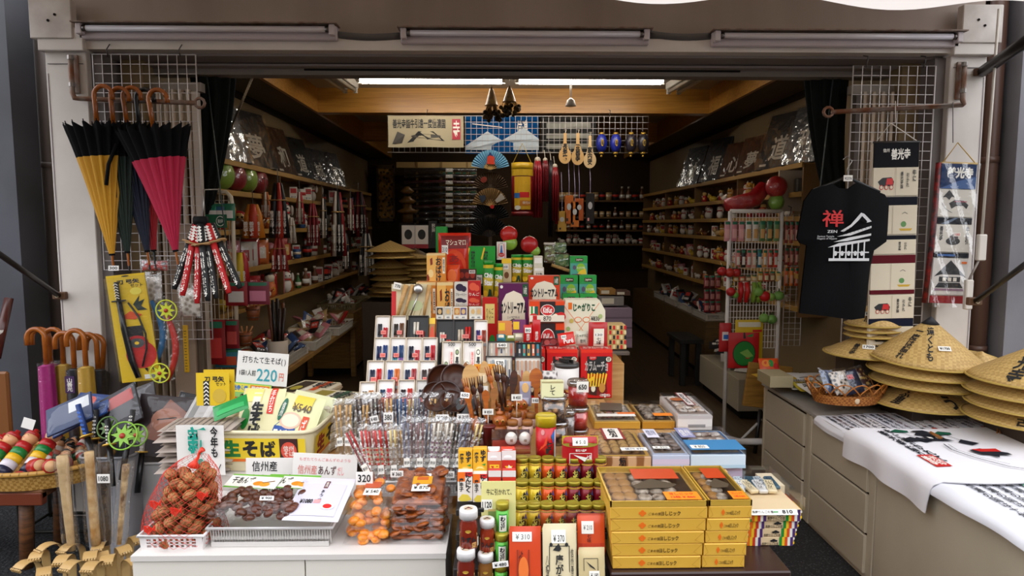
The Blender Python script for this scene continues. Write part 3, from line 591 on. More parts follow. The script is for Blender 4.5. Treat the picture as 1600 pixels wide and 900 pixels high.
for x0, x1, r in ((-.06, -.02, .012), (-.03, .01, .01), (.06, .085, .011)):
 m = M(); m.tube([(x0, -.008, .02), ((x0 + x1) / 2, -.012, .09), (x1, -.01, .16)], [r * .6, r * .7, r], wood_lt, 8); m.obj('wooden_spoon', t)
m = M(); m.ball((.035, -.02, .14), (.022, .012, .025), MT('#b9b6b2', .3), 12); m.tube([(.035, -.015, .12), (-.0, -.01, .02)], .004, MT('#b9b6b2', .3), 6); m.obj('ladle', t)
m = M(); m.box((-.06, -.02, .155), (.035, .003, .03), C('#ece6da', .5), rot=(0, .2, 0)); m.art([T_('770', .15, .25, .85, .75)], planar((-.0775, -.022, .142), (1, 0, -.18), (.18, 0, 1)), .035, .03, .002); m.obj('price_tag', t)
# ================================================================== chopsticks
def stick_pair_mesh(c1, c2, L=.2, r=.0042, gap=.013, dots=None):
 m = M()
 for s in (-1, 1):
  m.lathe([(r * .55, 0), (r, L * .8), (r, L)], c1, 6, (s * gap / 2, 0, 0)); m.lathe([(r * 1.08, L * .72), (r * 1.08, L + .001), (0, L + .001)], c2, 6, (s * gap / 2, 0, 0))
  if dots:
   for k in range(7): m.box((s * gap / 2, -r, L * (.2 + .08 * k)), (r * 1.5, r * .5, r * 1.6), dots)
 return m
tray_w = M()
def tray(w, h, col='#e6e0da', rim='#c9b89c', d=.022):
 m = M(); m.box((0, d * .75, h / 2), (w, d * .5, h), C(col, .5)); e = .0035
 for x in (-1, 1): m.box((x * (w / 2 - e / 2), d / 2, h / 2), (e, d, h), C(rim, .55))
 for z in (e / 2, h - e / 2): m.box((0, d / 2, z), (w, d, e), C(rim, .55))
 return m
def chopbox(px, py, wpx, Y, pairs, label, hh=.23, tilt=.42, band=True, col='#efeae4', rim='#c8b79e', art=(), group='chopstick boxes on the stand'):
 """pairs: list of (x fraction, top fraction, shaft, tip)"""
 a, b = P(px, py, Y), P(px + wpx, py, Y); w = b.x - a.x
 top = Vector(((a.x + b.x) / 2, Y, a.z)); base = top - Vector((0, math.sin(tilt), math.cos(tilt))) * hh
 t = thing('chopstick_box', label, 'chopstick box', base, (-tilt, 0, 0), group)
 tray(w, hh, col, rim).obj('tray', t)
 for fx, tp, c1, c2 in pairs:
  L = hh * tp * .92; m = stick_pair_mesh(C(c1, .35), C(c2, .35), L, w * .062, w * .15, None); m.obj('chopstick_pair', t, (-w / 2 + w * fx, .006, hh * .02))
 m = M()
 if band:
  m.box((0, .002, hh * .52), (w * .8, .002, .012), C('#6e6a6a', .5)); m.obj('band', t); m = M()
 m.box((w * .08 * (1 if len(label) % 2 else -1), .0005, hh * .66), (w * .34, .001, .018), C('#e88a7c', .5)); m.art(list(art) + [T_('若狭塗', .1, .2, .9, .8, RED)], planar((w * .08 * (1 if len(label) % 2 else -1) - w * .17, .0, hh * .66 - .009), (1, 0, 0), (0, 0, 1)), w * .34, .018); m.obj('label_strip', t)
 return t
rows = [  # y of the top edge, depth, [(x, w, pair1, pair2)]
 (493, 3.05, [(587, 23, '#3c4048', '#2a2c34', '#8a2030', '#c02a34'), (612, 23, '#7a4a30', '#2a221c', '#8a5a34', '#6e4426')], 'top row'),
 (527, 2.9, [(585, 25, '#1c2440', '#20305a', '#141c34', '#24407a'), (610, 25, '#2a8a9a', '#1c3a6a', '#7a3aa0', '#2a4a7a'), (635, 25, '#202a4a', '#1a1f34', '#b03040', '#c8404a'), (660, 24, '#1f3f70', '#16203c', '#b81c2c', '#c82434')], 'second row'),
 (563, 2.75, [(574, 27, '#4a3c34', '#1c2340', '#d03028', '#c81e20'), (602, 27, '#5a4230', '#24408a', '#b0341c', '#d8702a'), (629, 26, '#20305a', '#1c2a4a', '#8a2430', '#a83a40'), (655, 26, '#6a5a4a', '#3a2c2a', '#4a3a34', '#5a3a34')], 'third row'),
 (593, 2.6, [(562, 26, '#1c2f5a', '#2a2420', '#c88a5a', '#b87a4a'), (590, 27, '#24508a', '#1c3a5a', '#c82a40', '#d8405a'), (622, 27, '#3a2430', '#2a2026', '#d04028', '#c02a20'), (650, 27, '#4a4048', '#3a343c', '#9a2030', '#7a1c28')], 'fourth row')]
CN = {'#3c4048': 'grey and wine', '#7a4a30': 'two brown', '#1c2440': 'two dark checked', '#2a8a9a': 'teal and violet', '#202a4a': 'short navy and red', '#1f3f70': 'blue and bright red', '#4a3c34': 'black-tipped and red', '#5a4230': 'orange-topped', '#20305a': 'navy and wine', '#6a5a4a': 'grey-brown', '#1c2f5a': 'navy and tan', '#24508a': 'blue and pink', '#3a2430': 'plum and orange-red', '#4a4048': 'grey and dark red'}
for py, Y, items, rn in rows:
 for x, w, a1, a2, b1, b2 in items:
  chopbox(x, py + (0 if x > 562 else 3), w, Y, [(.32, .88, a1, a2), (.7, .8 if a1 in ('#3c4048', '#202a4a') else .9, b1, b2)], 'white chopstick box with %s pairs in the %s' % (CN[a1], rn))
for i, (x, w, pr, c) in enumerate(((638, 32, [(.4, .92, '#2a2422', '#d8d0c0'), (.68, .72, '#5a1c1c', '#8a2a24')], ''), (682, 27, [(.35, .78, '#1a1a1c', '#e6e0d0'), (.72, .62, '#2a1212', '#c83a30')], ''), (709, 32, [(.35, .84, '#2a2624', '#cfc0a8'), (.7, .9, '#5a1414', '#c82a24')], ''))):
 chopbox(x, 493 + (6 if i else 0), w, 3.03, pr, 'black-lined chopstick box, ' + ORD[i] + ' of three beside the white ones', band=False, col='#1d1a19', rim='#2a2522', group='black chopstick boxes')
box_thing('wooden_spatula_pack', 'narrow pack with flame-coloured print between the black chopstick boxes', 'pack', (670, 496, 679, 528), 3.0, .015, C('#a8702c', .4), [('p', [(0, 0), (1, 0), (.7, .6), (.3, .5)], C('#d8481c')), R_(0, .7, 1, 1, YE)], tilt=.4)
def longlife(px, Y, label, hh, tag_, low=False):
 x0, y0, x1 = px; a, b = P(x0, y0, Y), P(x1, y0, Y); w = b.x - a.x; tilt = .42
 base = Vector(((a.x + b.x) / 2, Y, a.z)) - Vector((0, math.sin(tilt), math.cos(tilt))) * hh
 t = thing('long_life_chopstick_box', label, 'chopstick box', base, (-tilt, 0, 0), 'long life chopstick boxes'); tray(w, hh).obj('tray', t)
 for k, (fx, top) in enumerate(((.2, .62), (.76, .85))):
  m = M(); pw, ph = w * .26, hh * top; m.box((0, .002, ph / 2), (pw, .006, ph), C('#e9e2d0', .5))
  m.art([E_l(.5, .9, .35, .06, INK), E_l(.5, .9, .26, .04, C('#8a9a6a' if not tag_ == '500b' else '#e9e2d0')), T_('長\n寿\n箸', .12, .22, .88, .8, INK, .04), T_('善光寺', .2, .08, .8, .16)], planar((-pw / 2, -.001, 0), (1, 0, 0), (0, 0, 1)), pw, ph); m.obj('chopstick_sleeve', t, (-w / 2 + w * fx + (.02 if k == 0 else -.0) * w, .004, .008))
 m = M(); m.box((0, .003, hh * .68), (w * .16, .002, hh * .28), C('#f0d2ca', .5)); m.art([T_('善\n光\n寺', .15, .05, .85, .95, C('#d85a50'))], planar((-w * .08, .002, hh * .54), (1, 0, 0), (0, 0, 1)), w * .16, hh * .28); m.obj('label_strip', t, (-w * .02, 0, 0))
 if tag_: m = M(); m.art([T_('500', .3, .905, .65, .97, INK, .02)], planar((-w / 2, -.001, 0), (1, 0, 0), (0, 0, 1)), w, hh, .001); m.obj('price_lettering', t)
longlife((691, 533, 722), 2.78, 'long life chopstick box tagged 500 with green-capped sleeves', .23, '500'); longlife((723, 533, 755), 2.78, 'long life chopstick box tagged 500 with white-capped sleeves', .23, '500b')
longlife((561, 613, 595), 2.5, 'long life chopstick box standing alone at the front of the stand', .25, '')
chopbox(741, 500, 21, 2.95, [(.3, .85, '#e0d8c8', '#3a2a6a'), (.72, .85, '#c08a6a', '#9a3a28')], 'narrow white chopstick box with violet and brown tips beside the 500 boxes')
def boxed(px, Y, label, sticks, n, bg, tag_=None, tilt=.3):
 L, w, h = fit(*px, Y); h /= math.cos(tilt); t = thing('chopstick_set', label, 'chopstick set', L - Vector((0, math.sin(tilt) * h, 0)), (-tilt, 0, 0), 'five-pair chopstick sets')
 tray(w, h, bg, '#15130f').obj('tray', t)
 for i in range(n):
  m = M(); m.box((0, 0, h * .45), (w * .45 / n, .006, h * .84), C(sticks[i % len(sticks)], .4)); m.box((0, -.0035, h * .4), (w * .3 / n, .001, h * .3), C(('#d8cfc0', '#b8503c', '#2a3a5a')[i % 3], .5)); m.obj('chopstick_pair', t, (-w / 2 + w * (i + .8) / (n + .6), .005, 0))
 if tag_: m = M(); m.box((w * .02, -.006, h * .74), (w * .36, .002, h * .26), WHITE); m.art([T_(tag_, .12, .2, .88, .8, INK, .02)], planar((w * .02 - w * .18, -.007, h * .61), (1, 0, 0), (0, 0, 1)), w * .36, h * .26, .001); m.obj('price_tag', t)
boxed((762, 533, 805, 557), 2.86, 'black-framed set of pale chopsticks tagged 540', ('#c9b8a0', '#a86a4a', '#d8c8b0'), 5, '#e3ddd2', '540')
boxed((759, 556, 801, 600), 2.76, 'black-framed set of pale chopsticks tagged 570', ('#c9c2b4', '#8f9aa0', '#cfc6b8'), 6, '#e3ddd2', '570')
boxed((806, 535, 846, 556), 2.88, 'black-framed set of rainbow-coloured chopsticks', ('#2a3040', '#3a9a8a', '#d8a82a', '#d86a3a', '#1f7a8a'), 5, '#1c1a18')
boxed((804, 557, 846, 602), 2.8, 'black-framed set of flower-patterned chopsticks below the rainbow set', ('#b88a6a', '#c8a080', '#a87a5a'), 6, '#ece6da')
film_s = FILM(.2, bump=.7, scale=40, rough=.25)
def sleeve_proto(c1, c2, lab, wide=.034, L=.2):
 t = thing('sleeved_chopsticks', 'x', 'chopsticks', (0, 0, -5), group='chopsticks in clear sleeves')
 stick_pair_mesh(C(c1, .4), C(c2, .4), L, .0042, .014, C(lab) if lab else None).obj('chopsticks', t, (0, 0, .006))
 m = M(); m.grid(3, 6, lambda u, v: ((u - .5) * wide, -.006 * (1 - (2 * u - 1) ** 2), v * (L + .03)), film_s); m.grid(3, 6, lambda u, v: ((.5 - u) * wide, .006 * (1 - (2 * u - 1) ** 2), v * (L + .03)), film_s); m.obj('sleeve', t)
 m = M(); m.box((0, -.0075, .075), (wide * .6, .001, .03), WHITE); m.art([T_('善光寺', .1, .3, .9, .7, INK)], planar((-wide * .3, -.008, .06), (1, 0, 0), (0, 0, 1)), wide * .6, .03); m.obj('paper_label', t)
 return t
SP = {k: sleeve_proto(*v) for k, v in {'dark brown': ('#3a2218', '#2a1610', None), 'bare wood': ('#d8b070', '#c89a58', None), 'red-dotted': ('#d8b888', '#c8302a', '#c8302a'), 'red lacquer': ('#8a1c18', '#a82420', None), 'grey-blue': ('#8a8a9c', '#6a6a7a', None), 'mauve': ('#9a7a7c', '#7a5a5c', None), 'pale gilt-capped': ('#cfc4b4', '#d8c080', '#8a7a6a'), 'orange-brown': ('#a85a2c', '#8a4420', None), 'blue': ('#2a5a8a', '#1f4a7a', None), 'white-wrapped': ('#e6e2dc', '#d8cfc0', '#7a5a6a'), 'dark green': ('#4a4a3a', '#2a2a22', None)}.items()}
used = set(); cnt = {}
def sleeve(kind, px, py, Y, lean=0., side=0., where=''):
 """px, py: pixel of the bottom end"""
 p = P(px, py, Y); k = (kind, where); cnt[k] = cnt.get(k, 0) + 1; lab = '%s chopsticks in a clear sleeve, %s of those in the %s' % (kind, ORD[cnt[k] - 1], where)
 rot = (-lean, side, rnd.uniform(-.2, .2))
 if kind in used: return dup(SP[kind], p, rot, lab)
 used.add(kind); o = SP[kind]; o.location = p; o.rotation_euler = rot; o['label'] = lab; return o
B1 = 'front basket'; B2 = 'rear basket'; B3 = 'end bundle'
for i, k in enumerate(['bare wood', 'bare wood', 'dark green', 'bare wood']): sleeve(k, 533 + 11 * i, 722, 2.42, .1, -.04 + .03 * i, B3)
seq = ['red-dotted', 'red-dotted', 'red-dotted', 'red-dotted', 'pale gilt-capped', 'bare wood', 'grey-blue', 'mauve', 'mauve', 'grey-blue', 'white-wrapped', 'white-wrapped', 'white-wrapped', 'dark green', 'grey-blue', 'mauve', 'pale gilt-capped']
for i, k in enumerate(seq): sleeve(k, 582 + 9.2 * i, 768 if i < 6 else 757, 2.24 + .03 * (i % 2), .12, -.18 + .025 * i, B1)
sleeve('red lacquer', 588, 764, 2.16, .1, -.48, B1)
seq2 = ['dark brown', 'dark brown', 'dark brown', 'orange-brown', 'bare wood', 'blue', 'blue', 'pale gilt-capped', 'grey-blue', 'grey-blue', 'bare wood', 'bare wood', 'bare wood', 'dark brown', 'orange-brown', 'dark green', 'orange-brown']
for i, k in enumerate(seq2): sleeve(k, 570 + 10 * i, 712, 2.42 + .03 * (i % 2), .12, -.1 + .018 * i, B2)
def basket_open(name, label, cat, L, w, d, h, col, cells=True, group=None, flare=.06, rz=0, nx=9, nz=3, rough=.35, holes='#2a2624'):
 """moulded plastic basket with a rim, real slots between bars"""
 t = thing(name, label, cat, L, (0, 0, rz), group); mt = C(col, rough); m = M()
 f = flare
 def wall(a, b, n):
  a, b = Vector(a), Vector(b); out = Vector(((b - a).y, -(b - a).x, 0)).normalized()
  def F(u, z): return a.lerp(b, u) + Vector((0, 0, z)) + out * (f * z)
  th = .003
  def bar(u0, z0, u1, z1): m.add([F(u0, z0), F(u1, z0), F(u1, z1), F(u0, z1), F(u0, z0) - out * th, F(u1, z0) - out * th, F(u1, z1) - out * th, F(u0, z1) - out * th], [(0, 1, 2, 3), (7, 6, 5, 4), (0, 4, 5, 1), (1, 5, 6, 2), (2, 6, 7, 3), (3, 7, 4, 0)], mt)
  if not cells: bar(0, 0, 1, h); return
  bar(0, 0, 1, h * .2); bar(0, h * .8, 1, h); bar(0, h * .2, .1, h * .8); bar(.9, h * .2, 1, h * .8)
  for i in range(1, n): u = .1 + .8 * i / n; e = .17 / n; bar(u - e, h * .2, u + e, h * .8)
  for j in range(1, nz): z = h * (.2 + .6 * j / nz); bar(.1, z - h * .03, .9, z + h * .03)
 x, y = w / 2, d / 2
 wall((-x, -y, 0), (x, -y, 0), nx); wall((x, -y, 0), (x, y, 0), max(3, int(nx * d / w))); wall((x, y, 0), (-x, y, 0), nx); wall((-x, y, 0), (-x, -y, 0), max(3, int(nx * d / w)))
 m.box((0, 0, .002), (w, d, .004), mt); m.obj('basket_body', t)
 m = M(); e = f * h; r = .005; m.tube([(-x - e, -y - e, h), (x + e, -y - e, h), (x + e, y + e, h), (-x - e, y + e, h)], r, mt, 6, closed=True); m.obj('rim', t); return t
for i, (px0, px1, py, Y, lab) in enumerate(((568, 730, 776, 2.28, 'white plastic basket holding the front row of sleeved chopsticks'), (560, 738, 716, 2.47, 'white plastic basket holding the rear row of sleeved chopsticks'))):
 a, b = P(px0, py, Y - .05), P(px1, py, Y - .05); basket_open('chopstick_basket', lab, 'basket', ((a.x + b.x) / 2, Y, a.z), b.x - a.x, .1, .05 if i == 0 else .04, '#dcd8d6', nx=26, nz=4, group='chopstick baskets', flare=.05)
def card(name, label, px, Y, s, m=None, tilt=.12, rz=0, ry=0, art=None, group='price cards', col='#e9e5df', clip=True, th=.002):
 L, w, h = fit(*px, Y); q = M(); q.box((0, th / 2, h / 2), (w, th, h), C(col, .55), ch=.0005); q.art(art if art is not None else [T_(s, .12, .22, .88, .8, INK, .02)], planar((-w / 2, 0, 0), (1, 0, 0), (0, 0, 1)), w, h, .0008)
 return tag(q.obj(name, None, L, (-tilt, ry, rz)), label, 'price card', group)
card('price_card', 'white price card handwritten 320 in front of the front chopstick basket', (556, 738, 582, 758), 2.1, '320')
card('price_card', 'white price card handwritten 380 in the rear row of chopsticks', (599, 645, 614, 660), 2.38, '380'); card('price_card', 'slanted white tag among the dark brown chopsticks', (579, 650, 592, 660), 2.36, '¥ 400', ry=-.2)
for i, (x, y, Y) in enumerate(((610, 736, 2.16), (690, 737, 2.16), (650, 672, 2.37), (681, 648, 2.37), (714, 647, 2.37), (611, 671, 2.37))):
 card('price_card', 'small printed yen tag clipped among the sleeved chopsticks, ' + ('front basket near the red-dotted pairs', 'front basket near its aisle end', 'rear basket middle', 'rear basket above the bare wood pairs', 'rear basket at the spice end', 'rear basket near the 380 card')[i], (x, y, x + 20, y + 10), Y, '¥ 360')
# ================================================================== wooden wares in front of the boxed chopsticks
def bowl(px, py, r, Y, rot, label, mt=wood_dk, dp=.5):
 m = M(); pr = [(r * .3, 0), (r * .36, .004), (r * .75, r * dp * .4), (r, r * dp), (r * .97, r * dp + .002), (r * .9, r * dp - .002), (r * .68, r * dp * .45), (r * .3, .012), (0, .01)]
 m.lathe(pr, mt, 28); return tag(m.obj('wooden_bowl', None, P(px, py, Y), rot), label, 'bowl', 'dark wooden bowls')
for a in ((681, 618, .048, 2.5, (1.1, -.5, 0), 'dark wooden bowl standing on edge at the chopstick end of the heap'), (692, 596, .062, 2.58, (1.2, .2, 0), 'dark wooden bowl tipped at the top of the heap'), (710, 595, .06, 2.55, (1.0, .5, 0), 'dark wooden bowl tipped at the spoon end of the heap'), (696, 622, .058, 2.48, (.9, .1, 0), 'dark wooden bowl facing out in the middle of the heap'), (688, 634, .055, 2.44, (.5, -.2, 0), 'dark wooden bowl lowest in the heap'), (706, 632, .05, 2.45, (.7, .3, 0), 'dark wooden bowl low in the heap by the black spoon')): bowl(*a)
def spoon(name, px, py, Y, hl, hw, col, rot, label, cat='spoon', group='wooden spoons and spatulas', thick=.006, L=.095):
 """px, py = lower end of the handle"""
 m = M(); pts = []
 for k in range(13): a = PI * (k / 12) ; pts.append((hw / 2 * math.sin(a * .999 + .0005) * 1.0, L + hl / 2 - hl / 2 * math.cos(a)))
 prof = [(.006, 0), (.0065, L * .6), (.008, L)] + [(x, z) for x, z in pts[1:-1] if x > .008]; prof.sort(key=lambda q: q[1])
 out = [(x, z) for x, z in prof] + [(0, L + hl)] + [(-x, z) for x, z in reversed(prof)]
 m.ext(out, -thick / 2, thick / 2, col); return tag(m.obj(name, None, P(px, py, Y), rot), label, cat, group)
for a in (('wooden_spatula', 742, 652, 2.46, .1, .065, wood_lt, (-.2, -.1, 0), 'big pale round-headed spatula beside the bowls', 'spatula'), ('wooden_spatula', 772, 652, 2.48, .1, .066, wood_lt, (-.2, .1, 0), 'big pale round-headed spatula tagged 290', 'spatula'), ('wooden_spatula', 757, 648, 2.54, .11, .04, wood_lt, (-.2, .0, 0), 'pale narrow spatula standing behind the orange sign', 'spatula'), ('wooden_spatula', 731, 640, 2.6, .09, .03, wood_md, (-.2, -.05, 0), 'slim tan spatula behind the bowls', 'spatula'),
    ('wooden_spoon', 784, 648, 2.45, .05, .03, wood_dk, (-.2, .12, 0), 'dark wooden spoon between the pale spatulas', 'spoon'), ('wooden_spoon', 797, 652, 2.44, .08, .03, wood_dk, (-.2, .1, 0), 'black-brown spoon beside the 290 spatula', 'spoon'), ('wooden_spoon', 808, 650, 2.48, .06, .035, wood_md, (-.2, .0, 0), 'wooden spoon in a crinkled sleeve', 'spoon'), ('wooden_spoon', 838, 648, 2.44, .075, .05, wood_or, (-.2, .0, 0), 'wide orange-brown ladle at the tan card', 'ladle'), ('wooden_spoon', 826, 648, 2.5, .07, .035, wood_lt, (-.2, -.05, 0), 'pale wooden spoon behind the orange-brown ladle', 'spoon')): spoon(*a)
def fork(px, py, Y, rot, label, mt):
 m = M(); m.tube([(0, 0, 0), (0, 0, .09)], [.004, .005], mt, 8); m.ball((0, 0, .105), (.011, .004, .02), mt, 10)
 for x in (-.009, 0, .009): m.tube([(x * .7, 0, .115), (x, 0, .15)], [.0035, .0015], mt, 6)
 return tag(m.obj('wooden_fork', None, P(px, py, Y), rot), label, 'fork', 'wooden forks')
for i, (x, y) in enumerate(((741, 655), (747, 655), (754, 653), (777, 636), (784, 634), (790, 636))): fork(x, y, 2.38 + .01 * i, (-.15, -.25 + .09 * (i % 3), 0), 'small wooden fork, %s in the %s bunch' % (ORD[i % 3], 'lower dark' if i < 3 else 'upper black'), wood_dk if i % 3 else wood_or)
for i, (x, y, m_) in enumerate(((739, 640, wood_or), (761, 640, wood_or), (768, 636, wood_md))): spoon('wooden_spoon', x, y + 20, 2.36, .045, .028, m_, (-.15, -.2 + .15 * i, 0), 'little wooden spoon standing by the fork bunch, %s from the bowls' % ORD[i], 'spoon', 'little spoons', .005, .07)
t_ = spoon('black_spoon', 730, 668, 2.38, .08, .075, C('#17110e', .3), (-.7, -.1, 0), 'black round-headed ladle tagged 650 beside the bowls', 'ladle', None, .008, .05)
card('price_card', 'white tag reading 650 on the black ladle', (719, 613, 733, 622), 2.3, '650', tilt=.5, ry=.12)
card('price_card', 'white tag reading 290 stuck on the round spatula', (773, 584, 788, 597), 2.5, '290', ry=.15)
card('price_sign', 'orange sign lettered in red above the pale spatulas', (741, 569, 774, 582), 2.6, '', art=[T_('名 前や き入り', .08, .25, .92, .75, RED)], col='#eb9a20', th=.004)
pouch('spoon_pack', 'clear pack of small spoons with a white label under the orange sign', 'spoon pack', (748, 585, 765, 628), 2.42, .02, C('#c8a878', .3), [R_(.15, .25, .85, .55, WHITE), E_l(.5, .8, .3, .15, C('#e0c8a0'))], tilt=.2)
pouch('spoon_pack', 'clear crinkled pack of spoons beside the orange-brown ladle', 'spoon pack', (812, 598, 830, 636), 2.4, .02, C('#8f8a9c', .25), [E_l(.5, .75, .3, .2, C('#c89a5a')), R_(.2, .1, .8, .35, C('#b8b4c4'))], tilt=.2)
card('price_card', 'small white yen tag among the wooden wares by the ladle', (831, 622, 842, 630), 2.34, '¥ 450'); 
def owl(px, py, r, Y, label, hat=False):
 t = thing('carved_owl', label, 'carving', P(px, py, Y), (0, 0, rnd.uniform(-.2, .2)), 'carved wooden owls'); m = M(); m.lathe([(r * .6, 0), (r * .95, r * .5), (r, r), (r * .8, r * 1.7), (r * .62, r * 2.0)], wood_or, 20); m.ball((0, 0, r * 2.6), (r * .88, r * .85, r * .82), wood_or, 18); m.obj('body', t)
 for s in (-1, 1):
  m = M(); m.cyl((s * r * .34, -r * .72, r * 2.72), r * .2, r * .14, C('#c88a3c', .4), 14, (PI / 2, 0, 0)); m.cyl((s * r * .34, -r * .84, r * 2.72), r * .09, r * .06, C('#160c08', .3), 10, (PI / 2, 0, 0)); m.obj('eye', t)
  m = M(); m.ball((s * r * .95, -r * .1, r * 1.2), (r * .22, r * .45, r * .8), wood_md, 10); m.obj('wing', t)
 m = M(); m.cyl((0, -r * .78, r * 2.45), r * .12, r * .3, C('#a82018', .4), 8, (1.9, 0, 0), r2=.0005); m.obj('beak', t)
 if hat: m = M(); m.lathe([(r * .5, 0), (r * .42, r * .3), (r * .12, r * .45), (r * .14, r * .7), (0, r * .75)], wood_or, 14, (0, 0, r * 3.3)); m.obj('knob', t)
 m = M(); m.tube([(r * .5, -r * .9, r * .8), (r * .1, -r * 1.05, r * 1.0), (-r * .2, -r, r * 1.3)], r * .09, C('#7a1c18', .5), 6); m.obj('cord_tie', t)
owl(781, 690, .03, 2.36, 'carved wooden owl with a knobbed hat, tallest in front', True); owl(796, 664, .028, 2.46, 'carved wooden owl half hidden behind the others'); owl(815, 664, .031, 2.42, 'carved wooden owl with red beak beside the tag on a pin'); owl(778, 664, .024, 2.5, 'little carved wooden owl behind the knob-hatted one')
def gourd(px, py, r, Y, label, mt, k=1.):
 m = M(); m.lathe([(r * .7, 0), (r, r * .5), (r * .95, r * 1.1), (r * .5, r * 1.9), (r * .42, r * 2.2), (r * .62, r * 2.7), (r * .5, r * 3.2 * k), (r * .2, r * 3.5 * k), (r * .22, r * 3.9 * k), (0, r * 3.95 * k)], mt, 18); return tag(m.obj('carved_gourd', None, P(px, py, Y)), label, 'carving', 'carved gourds')
gourd(744, 700, .025, 2.3, 'tall reddish carved gourd beside the sleeved chopsticks', wood_or, 1.15); gourd(753, 700, .017, 2.27, 'small dark carved gourd in front of the tall one', C('#4a1c14', .3)); gourd(779, 697, .015, 2.29, 'small dark carved bottle in front of the knob-hatted owl', C('#3a1610', .3))
m = M(); m.lathe([(.02, 0), (.021, .075), (.024, .08), (.024, .084), (0, .084)], C('#5a1410', .3), 18); tag(m.obj('lacquer_cup', None, P(764, 702, 2.27)), 'dark red lacquer cylinder cup under a tag on a pin', 'cup')
m = M(); m.lathe([(.025, 0), (.028, .05), (.03, .06)], C('#3a1410', .3), 18); tag(m.obj('lacquer_bowl', None, P(760, 680, 2.4)), 'dark red lacquer tub behind the tall gourd', 'tub')
for i, (x, y, x1, y1, s) in enumerate(((754, 639, 771, 648, '¥ 850'), (799, 616, 816, 626, '¥ 450'))):
 Y = 2.34; L, w, h = fit(x, y, x1, y1, Y); t = thing('pin_tag', ('price tag on a pin above the dark red cup', 'price tag on a pin above the carved owls')[i], 'price tag', L, group='tags on pins'); q = M(); q.box((0, 0, h / 2), (w, .002, h), WHITE); q.art([T_(s, .15, .25, .85, .75)], planar((-w / 2, -.0012, 0), (1, 0, 0), (0, 0, 1)), w, h, .0006); q.obj('card', t); q = M(); q.tube([(0, .002, h * .3), (0, .002, -.06)], .0015, C('#e0d8cc', .4), 5); q.obj('pin', t)
for i, (x, y, Y) in enumerate(((801, 680, 2.3), (824, 680, 2.3), (807, 666, 2.38), (830, 668, 2.38))):
 t = thing('lidded_pot', 'little glass pot with a wooden lid, ' + ('front pot by the owl', 'front pot by the red can', 'back pot by the owl', 'back pot by the red can')[i], 'pot', P(x, y, Y), group='wood-lidded pots'); m = M(); m.lathe([(.017, 0), (.02, .01), (.02, .03), (.015, .036)], C('#c8a090', .25), 18); m.obj('pot', t); m = M(); m.lathe([(.018, .036), (.019, .05), (.016, .054), (0, .055)], wood_md, 18); m.obj('lid', t)
L, w, h = fit(769, 683, 829, 709, 2.14); t = thing('egg_box', 'clear-fronted box with round white egg charms', 'box', L)
m = M(); m.box((0, .04, .01), (w, .09, .02), C('#8a2a20', .4), ch=.002); m.box((0, .08, h / 2), (w, .006, h), C('#4a2a20', .5)); m.obj('tray', t)
for k in range(2): m = M(); m.ball((.0 + .045 * k, .03, .04), (.02, .02, .022), C('#dcd6cc', .35), 16); m.art([T_('福', .2, .2, .8, .8, BR)], planar((.045 * k - .008, .0085, .033), (1, 0, 0), (0, 0, 1)), .016, .016, .001); m.obj('egg', t)
m = M(); m.box((0, .04, h / 2), (w + .004, .094, h), FILM(.12, bump=.05)); m.obj('cover', t)
for i, (x0, x1) in enumerate(((762, 781), (783, 804))): pouch('tissue_pack', 'white and red folded pack behind the pepper boxes, %s from the yuzu boxes' % ORD[i], 'pack', (x0, 700, x1, 722), 2.06, .02, C('#d8402a' if i else '#e0dad6', .4), [R_(.1, .1, .9, .75, C('#e6dedb'))], tilt=.5)
# ================================================================== spice corner
t = thing('spice_rack', 'dark stepped rack carrying the spice tins and packets', 'rack', (0, 0, 0))
def rk(px0, px1, py, Y, dep, nm='shelf', h=.02, m_=None):
 a, b = P(px0, py, Y), P(px1, py, Y); q = M(); q.box(((a.x + b.x) / 2, Y + dep / 2, a.z - h / 2 - .001), (b.x - a.x, dep, h), m_ or C('#2a2622', .5), ch=.002); q.obj(nm, t)
rk(712, 950, 834, 1.88, .1); rk(712, 950, 796, 1.98, .1); rk(712, 950, 758, 2.08, .12)
q = M(); a = P(708, 880, 1.86); b = P(952, 880, 1.86); q.box(((a.x + b.x) / 2, 2.0, .34), (b.x - a.x, .3, .68), C('#2a2320', .6), ch=.003); q.obj('cabinet', t)
def tin(px, py, Y, col, lab):
 w = .0405; r = w / 2; h = .082; t = thing('spice_tin', lab, 'tin', P(px, py, Y) + Vector((0, r, 0)), group='small spice tins'); m = M(); m.lathe([(r, 0), (r, h * .84)], C(col, .25, .2), 22)
 F = wrap(r, width=w * 1.5); m.art([R_(.0, .9, 1, .97, GOLD), R_(0, .02, 1, .08, GOLD), ('p', [(.3, .1), (.62, .1), (.75, .45), (.6, .8), (.45, .5)], C('#2a2a1a')), T_('七\n味', .42, .2, .66, .68, C('#e0cf5a'), .05), ('p', [(.2, .1), (.42, .12), (.34, .38)], C('#e8c43a')), ('p', [(.66, .68), (.8, .55), (.72, .88)], C('#3a4a8a'))], F, w * 1.5, h * .82, .0012, sub=8); m.obj('body', t)
 m = M(); m.lathe([(r * 1.03, h * .82), (r * 1.03, h * .95), (r * .97, h), (r * .9, h * .985), (0, h * .985)], C('#a39430', .3, .5), 22); m.obj('lid', t)
TC = ['#d8b82a', '#d8b82a', '#d8551c', '#d8551c', '#7a1420', '#7a1420', '#7a1420']; CNM = {'#d8b82a': 'yellow', '#d8551c': 'orange', '#7a1420': 'dark red'}
